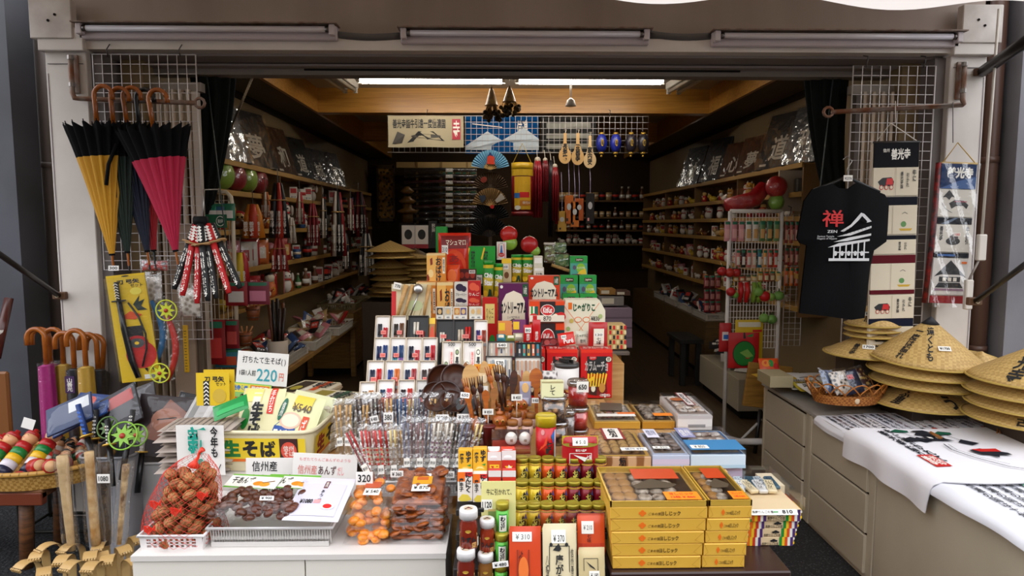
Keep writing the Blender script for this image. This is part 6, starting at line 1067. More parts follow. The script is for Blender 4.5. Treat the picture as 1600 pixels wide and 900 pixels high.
m = M(); m.box((P(289, 560, 3.78).x, 3.8, .9), (.12, .04, 1.5), C('#8a7460', .5), ch=.004); m.box((P(312, 560, 3.78).x, 3.82, .9), (.03, .04, 1.5), C('#5a4a3c', .5)); tag(m.obj('shutter_rail'), 'brown upright rail below the small wire panel', 'rail')
hx = P(318, 345, 3.35); dark = ('#b8181c', '#121214')
for i, (tx, ty, c) in enumerate(((272, 452, 1), (285, 462, 0), (308, 474, 0), (325, 470, 1), (338, 466, 1), (358, 458, 0), (375, 450, 1))):
 A = hx + Vector(((i - 3) * .012, -.01 * (i % 2) - .01 * (3 - abs(i - 3)), -.01)); B_ = P(tx, ty, 3.28 - .015 * (3 - abs(i - 3))); t = thing('soft_toy_sword', '%s soft toy sword in the hanging sheaf, %s from the umbrella side' % (('red', 'black')[c], ORD[i]), 'toy sword', A, group='soft toy swords in the hanging sheaf')
 d = B_ - A; m = M(); m.tube([d * (.28 + .72 * k / 6) for k in range(7)], [.016] * 6 + [.012], C(dark[c], .6), 10)
 u_, n_ = d.normalized(), Vector((0, -1, 0)); r_ = u_.cross(n_).normalized()
 m.art([T_('善\n光\n寺\nへ\nよ\nう\nこ\nそ', .15, .03, .85, .97, WHITE, .05)], planar(d * .96 - r_ * .014 + n_ * .0165, r_, -u_), .028, d.length * .6, .001); m.obj('blade', t)
 m = M(); m.tube([d * .02, d * .28], .017, C(dark[c], .6), 10)
 for k in range(5):
  p = d * (.06 + .04 * k) + n_ * .017; m.add([p + r_ * .011, p + u_ * .009, p - r_ * .011, p - u_ * .009], [(0, 1, 2, 3)], WHITE)
 m.obj('hilt', t); m = M(); q = Vector((0, 0, 1)).rotation_difference(d.normalized()).to_euler(); m.lathe([(.034, 0), (.036, .003), (.034, .006)], C('#b08a5a', .5), 18, d * .28, q); m.obj('guard', t)
m = M(); m.tube([hx + Vector((0, .2, .16)), hx + Vector((0, .02, .15)), hx], .004, MT('#8a8680'), 6); m.tube([hx + Vector((-.03, -.03, .0)), hx + Vector((.03, -.03, .0))], .022, C('#101010', .7), 10); tag(m.obj('sheaf_hook'), 'black-bound hook holding the sheaf of soft toy swords', 'hook')
# ================================================================== low bench with kokeshi basket
t = thing('low_bench', 'rustic low wooden bench carrying the kokeshi basket', 'bench', (0, 0, 0)); zt_ = .40; a = Pz(-60, 790, zt_); bq = Pz(124, 742, zt_)
oldw = TEX('noise', '#4a2c18', '#7a4c28', 10, .5, stretch=(1, 1, 6)); m = M(); m.box((-2.62, 3.3, zt_), (1.0, .4, .045), oldw, ch=.006); m.box((-2.62, 3.115, zt_ - .02), (1.0, .04, .06), C('#6a2f18', .4), ch=.004); m.obj('plank', t)
for x in (-2.98, -2.28):
 for y in (3.2, 3.45): m = M(); m.tube([(x, y, 0), (x + .02, y, zt_)], .032, oldw, 6); m.obj('leg', t)
BK = Vector((P(60, 700, 3.3).x, 3.3, zt_ + .024)); cane = WEAVE('#a87a34', '#c89c54', 70)
t = thing('bamboo_basket', 'shallow round bamboo basket of kokeshi dolls on the low bench', 'basket', BK); R0 = .3
def bsk(r, u, v, o=0): a = 2 * PI * u; rr = (r + .035 * v) - o; return (rr * math.cos(a), rr * .72 * math.sin(a), .085 * v)
m = M(); m.grid(60, 6, lambda u, v: bsk(R0, u, v), cane, cu=True); m.grid(60, 6, lambda u, v: bsk(R0, 1 - u, v, .008), cane, cu=True); m.poly([bsk(R0, k / 40, 0) for k in range(40)], cane); m.obj('basket_body', t); m = M(); m.tube([bsk(R0, k / 48, 1) for k in range(48)], .012, C('#b8893c', .5), 8, closed=True)
for k in range(60): p = Vector(bsk(R0, k / 60, 1)); m.tube([p + Vector((0, 0, .012)), p + p.normalized() * .012, p - Vector((0, 0, .012))], .003, C('#8a6428', .5), 4)
m.obj('rim', t)
def kokeshi(p, rot, label, s=1., col=('#b01c1c', '#1f7a3a', '#e0b01c', '#d8d0d8', '#20203a')):
 t = thing('kokeshi_doll', label, 'doll', p, rot, 'kokeshi dolls in the basket'); m = M(); n = len(col); r = .036 * s
 for k, c in enumerate(col[::-1]): m.lathe([(r, .035 * s * k), (r * 1.02, .035 * s * (k + .5)), (r, .035 * s * (k + 1))], C(c, .3), 18)
 m.obj('body', t); z = .035 * s * n; m = M(); m.ball((0, 0, z + .034 * s), (.036 * s, .034 * s, .036 * s), C('#d8a070', .35), 16); F = wrap(.0355 * s, (0, 0, z), .05 * s); m.art([('l', [(.2, .55), (.35, .6)], .002, INK), ('l', [(.65, .6), (.8, .55)], .002, INK), E_l(.5, .3, .06, .04, RED)], F, .05 * s, .06 * s, .0015); m.obj('head', t)
 m = M(); m.lathe([(.037 * s, z + .045 * s), (.032 * s, z + .064 * s), (.012 * s, z + .075 * s), (.014 * s, z + .085 * s), (0, z + .092 * s)], C('#a81c1c' if s > .9 else '#141210', .3), 16); m.obj('hat', t)
for i, (x, y, rx, ry) in enumerate(((-.24, -.03, .95, -.5), (-.14, -.02, .95, -.35), (-.03, .0, .9, -.3), (-.3, -.05, 1.0, -.55))): kokeshi(BK + Vector((x + .05, y - .12, .05)), (-rx, 0, ry * .6), 'kokeshi doll with red, green, yellow and white bands, %s along from the basket middle' % ORD[(2 - i) % 4], 1.0)
for i, (x, y, z) in enumerate(((.03, .05, .06), (.09, .0, .05), (.14, .06, .06), (.06, -.06, .07), (.15, -.05, .05), (.02, .11, .08), (.2, .02, .06), (.12, .12, .09))):
 kokeshi(BK + Vector((x, y, z)), (rnd.uniform(-1.2, -.4), rnd.uniform(-.5, .5), rnd.uniform(-1, 1)), 'small wrapped kokeshi doll in the basket heap, %s' % ('by the rim middle', 'in front', 'at the centre', 'lying over the red drums', 'lowest at the rim', 'with a rainbow cap at the back', 'at the far end', 'topmost at the back')[i], .62, ('#c8302a', '#e6dcd0', '#c8302a') if i % 2 else ('#d8cfc0', '#b8281c', '#2a5a3a'))
for i, (x, y, z) in enumerate(((.05, -.12, .055), (.14, -.13, .06), (.19, -.09, .06))):
 m = M(); m.lathe([(.03, 0), (.034, .02), (.034, .08), (.03, .1)], C('#b01c18', .3), 16); m.cyl((0, 0, .1), .026, .002, C('#d8a878', .5), 16); tag(m.obj('den_drum', None, BK + Vector((x, y, z + .03)), (1.3, 0, .9 - .3 * i)), 'little red wooden drum lying in the kokeshi basket, %s from the dolls' % ORD[i], 'drum', 'little red drums')
for i, (x, y) in enumerate(((-.16, -.17), (-.06, -.19), (.02, -.17))):
 m = M(); m.ball((0, 0, 0), (.05, .04, .03), C(('#2a3050', '#d8d2cc', '#c8b0a0')[i], .3), 14); m.art([E_l(.5, .5, .3, .3, C(('#d8d2cc', '#2a2a4a', '#a82a2a')[i]))], planar((-.03, -.02, .0305), (1, 0, 0), (0, 1, 0)), .06, .04, .001); tag(m.obj('wrapped_toy', None, BK + Vector((x, y, .045))), ('navy', 'white', 'pale pink')[i] + ' wrapped toy lying at the front of the kokeshi basket', 'toy', 'wrapped toys')
card('price_card', 'white blank tag tied to a kokeshi doll', (32, 654, 50, 670), 3.2, '', art=[], ry=.3)
# ================================================================== bins of ninja toys
def bin_(px, Y, d, label, col='#a8a4a4', zb=None):
 L, w, h = fit(*px, Y, zb); t = thing('plastic_bin', label, 'bin', L, group='grey bins of ninja toys'); m = M(); f = 1.12
 def wf(u, v, o=0): a = 2 * PI * u; ca, sa = math.cos(a), math.sin(a); k = (abs(ca) ** 6 + abs(sa) ** 6) ** (-1 / 6); g = (1 - .1 * (1 - v)) - o; return (w / 2 * k * ca * g, d / 2 + d / 2 * k * sa * g, h * v)
 m.grid(56, 3, lambda u, v: wf(u, v), C(col, .45), cu=True); m.grid(56, 3, lambda u, v: wf(1 - u, v, .02), C(col, .5), cu=True); m.poly([wf(i / 56, 0) for i in range(56)], C(col, .45)); m.obj('bin_body', t); m = M(); m.tube([wf(i / 56, 1) for i in range(56)], .007, C(col, .4), 6, closed=True); m.obj('rim', t); return L, w, d, h
bin_((206, 724, 300, 778), 3.3, .34, 'wide grey bin of ninja toys beside the noodle counter', '#a39f9e', .02); bin_((122, 716, 202, 800), 3.2, .34, 'round grey bin of ninja toys beside the kokeshi basket', '#8d8c90', .01)
def toyp(px, py, Y, w, h, rot, body, label, art=(), film=.12, name='ninja_toy_pack'):
 t = thing(name, label, 'toy pack', P(px, py, Y), rot, 'ninja toy packs'); m = M(); m.box((0, 0, h / 2), (w, .012, h), C(body, .45), ch=.002); m.art(art, planar((-w / 2, -.006, 0), (1, 0, 0), (0, 0, 1)), w, h, .0008); m.obj('card', t); m = pouch_mesh(w * 1.04, h * 1.02, .05, FILM(film * .2, bump=.5, scale=14, k_=.07)); m.obj('clear_bag', t); return t
nin = [R_(.05, .05, .95, .3, C('#1a1a1c')), T_('NINJA', .2, .1, .85, .25, C('#d8d4cc'), .03)]
PK_ = [(250, 715, 3.3, .3, .3, (-.3, .1, 0), '#2a1c1e', 'dark ninja toy pack with a masked face print lying in the wide bin', [('p', [(.1, .3), (.5, .95), (.9, .7), (.8, .2)], C('#8a5a4a')), E_l(.5, .6, .25, .2, C('#a8705a')), ('l', [(.35, .6), (.65, .66)], .006, INK)]),
    (262, 668, 3.42, .24, .14, (-1.1, .15, .1), '#1c1a1e', 'black pack lettered with silver letters at the top of the wide bin', nin), (218, 668, 3.36, .2, .22, (-.6, -.35, .1), '#3a3438', 'clear-bagged dark toy pack leaning between the two bins', [R_(.2, .3, .8, .7, C('#3a3438')), R_(.3, .4, .5, .6, C('#8a2a24'))]),
    (232, 660, 3.46, .26, .1, (-1.0, -.15, 0), '#a82a24', 'long red toy pack lying across the back of the bins', [R_(.1, .3, .9, .6, C('#d8cfc4'))]), (258, 652, 3.5, .24, .12, (-.8, .05, .2), '#b8402c', 'red and silver toy pack at the back of the wide bin', [('p', [(.1, .1), (.5, .9), (.7, .2)], C('#c8d0d8')), R_(.7, .2, .95, .8, C('#d86a4a'))]),
    (125, 665, 3.3, .3, .1, (-.9, -.45, 0), '#1f3f7a', 'blue toy pack lying toward the umbrellas', [R_(.05, .3, .95, .6, C('#16305a'))]), (150, 640, 3.45, .26, .1, (-1.0, .1, 0), '#22407a', 'blue patterned toy pack at the back beside the umbrellas', [E_l(.3, .5, .1, .3, C('#c8442c')), R_(.5, .3, .9, .7, C('#3a68a8'))]), (110, 668, 3.24, .22, .16, (-.8, -.4, .2), '#2a3a5e', 'clear-topped navy toy pack near the kokeshi dolls', [R_(.5, .5, .95, .9, C('#d0d2d6'))]),
    (278, 712, 3.26, .13, .3, (-.35, .45, 0), '#c8c4c0', 'silver striped toy blade pack slanting in the wide bin', [R_(.1, .05, .3, .95, C('#8a8884')), R_(.6, .05, .8, .95, C('#e6e2de'))]), (196, 668, 3.28, .2, .2, (-.5, -.5, 0), '#2c2a30', 'dark film toy pack leaning over the round bin', [R_(.1, .6, .9, .9, C('#a8342c'))]), (286, 690, 3.4, .16, .24, (-.3, .2, 0), '#18181c', 'black pack with a white round crest beside the noodle counter', [E_l(.4, .7, .3, .2, WHITE), E_l(.4, .7, .26, .17, INK), T_('忍', .25, .6, .55, .8, WHITE, .04)])]
for q in PK_: toyp(*q)
for i, (px, py, qx, qy, Y, g) in enumerate(((146, 760, 150, 640, 3.2, '#1a1c20'), (158, 762, 122, 632, 3.16, '#1c3a78'), (176, 760, 168, 656, 3.1, '#141416'), (190, 750, 208, 640, 3.14, '#2a2a2c'), (215, 770, 226, 668, 3.24, '#b8b4b0'))):
 A, B_ = P(px, py, Y), P(qx, qy, Y + .1); t = thing('toy_katana', ('black', 'blue-hilted', 'short black', 'dark grey', 'silver')[i] + ' toy katana standing in the ' + ('wide bin' if i == 4 else 'round bin'), 'toy sword', A, group='toy katanas in the bins'); d = B_ - A; m = M(); m.tube([d * 0, d * .6], .014, C('#131315', .3), 8); m.obj('scabbard', t)
 m = M(); m.tube([d * .62, d], .013, C(g, .5), 8); n_ = Vector((0, -1, 0))
 for k in range(6): p = d * (.66 + .05 * k) + n_ * .013; m.add([p + Vector((.01, 0, 0)), p + d * .02, p - Vector((.01, 0, 0)), p - d * .02], [(0, 1, 2, 3)], C('#3a6ac0' if i == 1 else '#d0ccc4'))
 m.obj('hilt', t); m = M(); m.lathe([(.03, 0), (.03, .007)], GOLD, 14, d * .61, Vector((0, 0, 1)).rotation_difference(d.normalized()).to_euler()); m.obj('guard', t)
shuriken(192, 681, .062, 3.05, 'large green throwing star toy on a clear pack in front of the bins', (-.4, .1, 0), '#86b83a'); shuriken(213, 680, .05, 3.16, 'green throwing star toy half hidden behind the large one', (-.3, .2, 0), '#7aa83a'); shuriken(168, 668, .05, 3.2, 'dark green throwing star toy at the back of the round bin', (-.4, -.2, 0), '#4a6a2a')
# ================================================================== bamboo back scratchers and bagged sticks
bam = TEX('noise', '#b08a50', '#d2b47c', 7, .4, stretch=(1, 1, .3))
def scratcher(px, py, Y, rz, h, label, w=.036):
 p = P(px, py, Y); t = thing('bamboo_back_scratcher', label, 'back scratcher', (p.x, Y, p.z - h + .06), (0, rnd.uniform(-.06, .06), rz), 'bamboo back scratchers'); m = M(); pts = [(0, 0), (0, h * .75)] + [(.05 * (1 - math.cos(a)), h * .75 + .055 * math.sin(a)) for a in [PI * k / 10 for k in range(1, 8)]]; th = .005
 def f(u, v):
  k = v * (len(pts) - 1); i = min(int(k), len(pts) - 2); a = pts[i]; b = pts[i + 1]; x = a[0] + (b[0] - a[0]) * (k - i); z = a[1] + (b[1] - a[1]) * (k - i); ww = w * (.55 + .45 * min(1, v * 1.6)); return ((u - .5) * ww, -x, z)
 m.grid(5, 20, f, bam); m.grid(5, 20, lambda u, v: (lambda q: (q[0], q[1] + th, q[2] - th * .3))(f(1 - u, v)), bam); m.obj('strip', t)
 e = pts[-1]; m = M()
 for k in range(5): m.box(((k - 2) * w * .2, -e[0] - .004, e[1] - .006), (w * .15, .008, .016), bam, rot=(.5, 0, 0), ch=.002)
 m.obj('finger_tips', t)
sp = [(55, 870, 2.35, -.3), (78, 855, 2.4, .2), (98, 845, 2.42, -.5), (110, 862, 2.3, .1), (124, 870, 2.25, -.2), (138, 858, 2.32, .4), (150, 872, 2.24, .0), (162, 858, 2.36, .6), (176, 862, 2.3, .3), (188, 850, 2.42, .8), (196, 838, 2.5, .9), (60, 884, 2.25, .5), (132, 846, 2.44, -.3), (170, 842, 2.48, .2), (200, 868, 2.3, 1.0)]
for i, (x, y, Y, rz) in enumerate(sp): scratcher(x, y, Y, rz, .42, 'upright bamboo back scratcher with a hooked tip, %s across the bundle from the bench' % ORD[sorted(range(15), key=lambda j: sp[j][0]).index(i)], .042)
t = thing('bundle_pot', 'dark pot holding the bamboo back scratchers and bagged sticks', 'pot', Vector((P(135, 880, 2.36).x, 2.36, 0))); m = M(); m.lathe([(.17, 0), (.2, .24), (.205, .25), (.19, .25), (.16, .03), (0, .03)], C('#2a2826', .5), 28); m.obj('pot_body', t); m = M(); m.tube([(.2 * math.cos(q), .2 * math.sin(q), .25) for q in [2 * PI * k / 24 for k in range(24)]], .008, C('#35322f', .5), 6, closed=True); m.obj('rim', t)
for i, (x0, y0, x1, y1, Y, r, c, lab) in enumerate(((112, 860, 97, 712, 2.4, .02, '#b8986a', 'pale knotted stick in a crinkled clear bag, tallest near the kokeshi basket'), (150, 850, 139, 706, 2.42, .018, '#b08044', 'smooth brown stick in a wide clear bag'), (165, 850, 163, 724, 2.46, .022, '#4a3524', 'bundle of dark sticks in a clear bag behind the 1080 tag'), (186, 850, 197, 726, 2.4, .013, '#6a4a2c', 'thin dark knotted stick in a clear bag nearest the white table'))):
 A, B_ = P(x0, y0, Y), P(x1, y1, Y); t = thing('bagged_stick', lab, 'stick', A, group='sticks in clear bags'); d = B_ - A; m = M(); m.tube([d * (k / 10) for k in range(11)], [r * (.6 + .4 * k / 10) * (1 + .15 * math.sin(k * 3.1)) if i in (0, 3) else r * .9 for k in range(11)], TEX('noise', c, '#d0b080' if i != 2 else '#2a1c12', 25, .5), 9); m.obj('stick', t)
 m = M(); ww = .055 if i != 1 else .07; m.grid(20, 14, lambda u, v: d * (v * 1.06) + Vector((ww * .5 * math.cos(2 * PI * u) * (1 + .1 * math.sin(9 * v)), .025 * math.sin(2 * PI * u), 0)), FILM(.1, bump=.5, scale=25), cu=True); m.obj('clear_bag', t)
card('price_card', 'white tag reading 1080 on the dark bagged sticks', (152, 741, 171, 755), 2.4, '1080', tilt=0)
# ================================================================== drawer counter on the aisle side of the hats
beige = TEX('noise', '#b8ac96', '#c6baa4', 2, .45); CX = 1.70; CT = .624
def drawers(y0, y1, label, face_drawers=True, plain=False):
 t = thing('drawer_cabinet', label, 'cabinet', (CX, (y0 + y1) / 2, 0), group='beige drawer cabinets'); L = y1 - y0; m = M(); dp = .58 if y1 > 4 else .7; m.box((dp / 2, 0, CT / 2), (dp, L - .004, CT), beige, ch=.004); m.obj('carcass', t)
 if plain: return
 for k, (z0, z1) in enumerate(((.42, .60), (.225, .41), (.03, .215))):
  m = M(); m.box((-.006, 0, (z0 + z1) / 2), (.016, L - .1, z1 - z0), beige, ch=.003); m.box((-.0, 0, z1 + .004), (.006, L - .1, .007), C('#2a1c14', .7)); d = m.obj('drawer', t)
 m = M(); m.box((-.004, L / 2 - .02, CT / 2), (.014, .03, CT - .02), C('#c8bca4', .4), ch=.003); m.obj('stile', t)
drawers(3.62, 4.26, 'beige cabinet with three drawers, farther one beside the folded board'); drawers(2.96, 3.615, 'beige cabinet with three drawers under the big white printed cloth'); drawers(1.9, 2.955, 'plain-sided beige cabinet nearest the street', plain=True)
m = M(); m.box((CX + .35, 2.79, CT + .008), (.74, 1.82, .014), C('#a8a29a', .4)); m.box((CX + .28, 3.985, CT + .008), (.6, .57, .014), C('#a8a29a', .4)); struct_ = tag(m.obj('countertop'), 'grey worktop running along the beige drawer cabinets', 'worktop')
t = thing('folding_table_leg', 'brown folding flap with white legs standing behind the drawer cabinets', 'folding table', (0, 0, 0)); m = M(); a = P(1172, 590, 4.5); m.box((a.x + .12, 4.5, a.z - .06), (.3, .03, .3), WOOD('#8a6226', '#a87c34'), rot=(0, .12, 0), ch=.004); m.obj('flap', t)
for a, b, c_, r in ((P(1188, 640, 4.5), P(1178, 720, 4.5), '#151413', .014), (P(1204, 640, 4.6), P(1205, 720, 4.6), '#c8c4c0', .022), (P(1125, 690, 4.55), P(1200, 690, 4.3), '#c4c0bc', .022), (P(1190, 655, 4.5), P(1150, 695, 4.5), '#b8b4b0', .009), (P(1122, 682, 4.4), P(1180, 695, 4.6), '#c4c0bc', .02)):
 m = M(); m.tube([a, b], r, C(c_, .4), 8); m.obj('leg', t)
straw = TEX('checker', '#b39052', '#c6a463', 60, .55, bump=.5); rimm = C('#b89a4a', .6)
def hat(p, r, hgt, label, words=(), rot=(0, 0, 0), tip=True, tagt=None, shape=1.):
 if p[0] > 1: rot = (rot[0], rot[1], -.52)
 t = thing('straw_hat', label, 'hat', p, rot, 'conical straw hats'); m = M()
 def prof(k): return (r * k, hgt * (1 - k ** shape) )
 pr = [(.004, hgt)] + [prof(k / 10) for k in range(1, 11)]; m.lathe(pr, straw, 48); m.lathe([(a, b - .004) for a, b in pr], straw, 48)
 for a0, txt, v0, v1, wd, ink in words:
  v, f = glyphs(vert(txt), .03)
  m.add([(lambda k, a: ((r * k) * math.sin(a), -(r * k) * math.cos(a), hgt * (1 - k ** shape) + .004))(v1 + (v0 - v1) * y, a0 + (x - .5) * wd / max(.25, (v1 + (v0 - v1) * y))) for x, y in v], f, ink)
 m.obj('straw_cone', t); m = M(); m.tube([(r * math.cos(q), r * math.sin(q), 0) for q in [2 * PI * k / 48 for k in range(48)]], .005, rimm, 6, closed=True); m.obj('rim', t)
 if tip: m = M(); m.lathe([(r * .16, hgt * .845 + .003), (.004, hgt + .006), (0, hgt + .007)], C('#16161c', .6), 20); m.obj('tip_cap', t)
 if tagt: m = M(); a = tagt[1]; k = tagt[2]; m.box((0, 0, 0), (.06, .002, .026), WHITE); m.art([T_(tagt[0], .1, .22, .9, .8, INK, .03)], planar((-.03, -.0012, -.013), (1, 0, 0), (0, 0, 1)), .06, .026, .0006); o = m.obj('price_tag', t, (r * k * math.sin(a), -r * k * math.cos(a) - .006, hgt * (1 - k ** shape) + .006), (-.75, 0, a))
 return t
zc = CT + .016
def at(px, Y): return P(px, 560, Y).x
def carton(px, Y, w, d, h, label, z=zc): m = M(); m.box((0, 0, h / 2), (w, d, h), C('#3a2c20', .6), ch=.003); tag(m.obj('hat_carton', None, (at(px, Y), Y, z)), label, 'carton')
hx_ = at(1447, 3.46); carton(1447, 3.5, .3, .3, .075, 'brown carton under the middle pile of straw hats'); R4 = .262
hat(Vector((hx_, 3.46, .73)), R4, .11, 'lowest straw hat in the middle pile, lettered on both sides', ((-.62, 'ふ里', .45, .9, .2, INK), (.62, 'う', .5, .9, .2, INK)), tip=False)
hat(Vector((hx_ + .01, 3.46, .835)), R4 * 1.02, .1, 'second straw hat from the bottom of the middle pile', tip=False, rot=(0, .02, 0)); hat(Vector((hx_ - .01, 3.46, .89)), R4 * 1.01, .1, 'third straw hat from the bottom of the middle pile', tip=False, rot=(0, .03, 0))
hat(Vector((hx_, 3.46, .955)), R4, .215, 'top straw hat of the middle pile with a black tip, tagged 1700', ((.02, '遠くとも', .2, .85, .13, INK), (-.6, '一度は詣れ', .3, .9, .15, INK)), tagt=('¥1700', .42, .6), rot=(.05, .05, 0))
hl_ = at(1352, 3.72); carton(1352, 3.78, .24, .2, .27, 'dark brown carton under the straw hats beside the t-shirt'); hat(Vector((hl_, 3.7, .94)), .225, .12, 'wide straw hat at the base of the pile beside the t-shirt, tagged 1700', ((-.4, '善光寺', .5, .9, .14, INK), (.35, 'され', .5, .92, .16, INK)), tip=False, tagt=('1700', .05, .6))
for k, nm in enumerate(('second', 'third')): hat(Vector((hl_ + .02, 3.7, 1.04 + .03 * k)), .14, .06, nm + ' straw hat in the pile beside the t-shirt', tip=False)
hat(Vector((hl_ + .02, 3.7, 1.1)), .14, .13, 'small top straw hat with a red tip and green tag beside the t-shirt', ((.2, '笠', .45, .75, .14, INK), (-.3, '旅', .5, .85, .12, INK)), tip=False, tagt=('1200', -.1, .55))
hat(Vector((at(1522, 3.62), 3.6, .84)), .21, .15, 'straw hat tilted behind the middle pile with bold lettering', ((-.3, '善光寺', .25, .95, .4, INK),), rot=(.45, .12, 0), tip=False, tagt=('1900', .3, .7)); hat(Vector((at(1530, 3.66), 3.66, .72)), .2, .1, 'plain straw hat low behind the middle pile', tip=False); carton(1530, 3.62, .2, .2, .06, 'brown carton under the tilted straw hat')
hq_ = at(1622, 3.05); carton(1630, 3.05, .3, .3, .1, 'brown carton under the straw hats nearest the grey wall')
for k in range(4): hat(Vector((hq_ + .01 * (k % 2), 3.05, .76 + .06 * k)), .285, .17 if k == 3 else .1, 'straw hat in the pile nearest the grey wall, ' + ('lowest', 'second', 'third', 'top with brush lettering and a tag')[k], ((-.55, '光寺', .35, .95, .22, INK),) if k == 3 else ((-.3, '古', .7, .95, .2, INK),) if k == 0 else (), tip=False, tagt=('¥1900', -.25, .55) if k == 3 else None)
LB = P(1322, 622, 3.5); t = thing('wicker_basket', 'oval wicker basket with looped sides holding bagged purses', 'basket', Vector((LB.x, 3.5, zc + .08))); wk = WEAVE('#8a4c1c', '#b87834', 90); rx, ry, hh = .165, .105, .05
def ob(u, v, o=0): a = 2 * PI * u; return ((rx * (1 + .13 * v) - o) * math.cos(a), (ry * (1 + .13 * v) - o) * math.sin(a), hh * v)
m = M(); m.grid(60, 5, lambda u, v: ob(u, v), wk, cu=True); m.grid(60, 5, lambda u, v: ob(1 - u, v, .006), wk, cu=True); m.poly([ob(k / 40, 0) for k in range(40)], wk); m.obj('woven_base', t); lo = C('#a8641f', .4)
for k in range(16):
 pts = [Vector(ob((k + 2.2 * j / 8) / 16, 1)) * Vector((1 + .12 * math.sin(PI * j / 8), 1 + .12 * math.sin(PI * j / 8), 1)).x if False else Vector(ob((k + 2.2 * j / 8) / 16, 1 + 1.3 * math.sin(PI * j / 8))) for j in range(9)]; m = M(); m.tube(pts, .0035, lo, 6); m.obj('loop', t)
m = M(); m.ball((0, -.112, .03), (.014, .006, .018), C('#d8c0a0', .5), 10); m.obj('pale_knot', t)
for i, (x, y, rz, c1, c2, lab) in enumerate(((-.06, .02, .5, '#2a2a34', '#6a7a9a', 'dark bagged purse at the t-shirt side of the wicker basket'), (-.01, -.01, .3, '#16161c', '#c8bcae', 'black patterned bagged purse in the middle of the wicker basket'), (.05, .0, .1, '#141a2e', '#26304a', 'navy bagged purse with a red clasp in the wicker basket'), (.1, .03, -.1, '#b89a54', '#3a1418', 'yellow and red printed purse at the hat side of the wicker basket'))):
 t = thing('purse', lab, 'purse', Vector((LB.x + x, 3.5 + y, zc + .12)), (-.5, .1 - .15 * i, rz), 'bagged purses'); m = pouch_mesh(.11, .125, .03, TEX('voronoi', c1, c2, 45, .5, lo=.25, hi=.5), [R_(.35, .6, .65, .8, C(('#c8ccd8', '#d8d4d0', '#b81c20', '#e8c83a')[i]))]); m.obj('purse_body', t); m = pouch_mesh(.12, .14, .036, FILM(.05, bump=.3)); m.obj('clear_bag', t)
for i in range(7):
 m = pouch_mesh(.22, .16, .014, C(('#ddd8d0', '#d8c23a', '#d8d4cc', '#cfc9c0', '#d8c23a', '#dcd8d0', '#d6d0c6')[i], .5), [T_('MEMORIAL', .1, .7, .8, .85, INK)] + [R_(.1, .2 + .1 * k, .9, .24 + .1 * k, C('#8a8680')) for k in range(4)]); tag(m.obj('towel_pack', None, (1.83 + .012 * (i % 3), 4.12 - .075 * i, zc + .012 + .01 * i), (-1.45, 0, -.25 + .06 * i)), 'folded paper-wrapped towel in the fanned pile behind the wicker basket, %s from the bottom' % ORD[i], 'towel', 'paper-wrapped towels')
for i, (px, py, Y, c, art, rz, lab) in enumerate(((1246, 583, 4.15, '#dcd8d6', [E_l(.6, .5, .12, .14, RED), R_(.1, .4, .4, .6, C('#3a3a4a'))], .2, 'white flat towel pack with a red disc behind the pile'), (1280, 580, 4.1, '#d8d4d2', [R_(.1, .3, .9, .4, C('#8a8a8a'))], .1, 'white flat towel pack beside the red disc one'), (1226, 590, 4.1, '#c8a01c', [R_(.2, .2, .8, .8, C('#8a7a1c'))], .4, 'olive and yellow flat pack on the pile'))):
 m = pouch_mesh(.24, .16, .03, C(c, .4), art); tag(m.obj('flat_towel_pack', None, (P(px, py, Y).x, Y, zc + .03 + .01 * i), (-1.45, 0, rz)), lab, 'towel')
pouch('fruit_charm_pack', 'orange and green fruit-shaped packs at the end of the worktop', 'charm pack', (1190, 560, 1222, 584), 4.2, .04, C('#d8501c', .35), [E_l(.3, .6, .2, .25, C('#e8882a')), E_l(.55, .6, .12, .25, GR), E_l(.8, .4, .15, .2, RED)], tilt=.5)
box_thing('worktop_box', 'long pale tray along the edge of the worktop', 'tray', (1203, 588, 1240, 606), 3.9, .2, C('#a89a78', .5), [])
def cloth(name, label, x0, x1, y0, y1, z, art, drop=0., dropn=0., seed=0, col='#e2e0e4', amp=.004, group=None, kx=1.):
 rr = random.Random(seed); m = M(); w, d = x1 - x0, y1 - y0; ed = CX - .008
 def S(x, y, l=0):
  """x across (aisle edge is low), y along; cloth hangs over the aisle edge"""
  ov = (ed - x); zz = z + amp * math.sin(9 * x + 4 * y + seed) * .5
  if ov > 0: fl = .012 * math.sin(y * 21 + seed) * min(1, ov * 6); return Vector((ed - .012 - min(ov, .02) - fl - l, y, z - ov - .006 * math.sin(8 * y)))
  return Vector((x, y, zz + l))
 x0_ = x0 - drop; m.grid(40, 40, lambda u, v: S(x0_ + (x1 - x0_) * u, y0 + d * v - (.03 * math.sin(u * 7 + seed) * (1 - v)), 0), C(col, .75)); m.grid(40, 40, lambda u, v: S(x0_ + (x1 - x0_) * (1 - u), y0 + d * v - (.03 * math.sin((1 - u) * 7 + seed) * (1 - v)), -.003), C(col, .75))
 m.art(art, lambda x, y, l: S(x0 + x, y0 + y, l + .002), w * kx, d, .0015, sub=6, sub2=True)
 return tag(m.obj(name), label, 'cloth', group)
INKB = C('#22242c', .7)
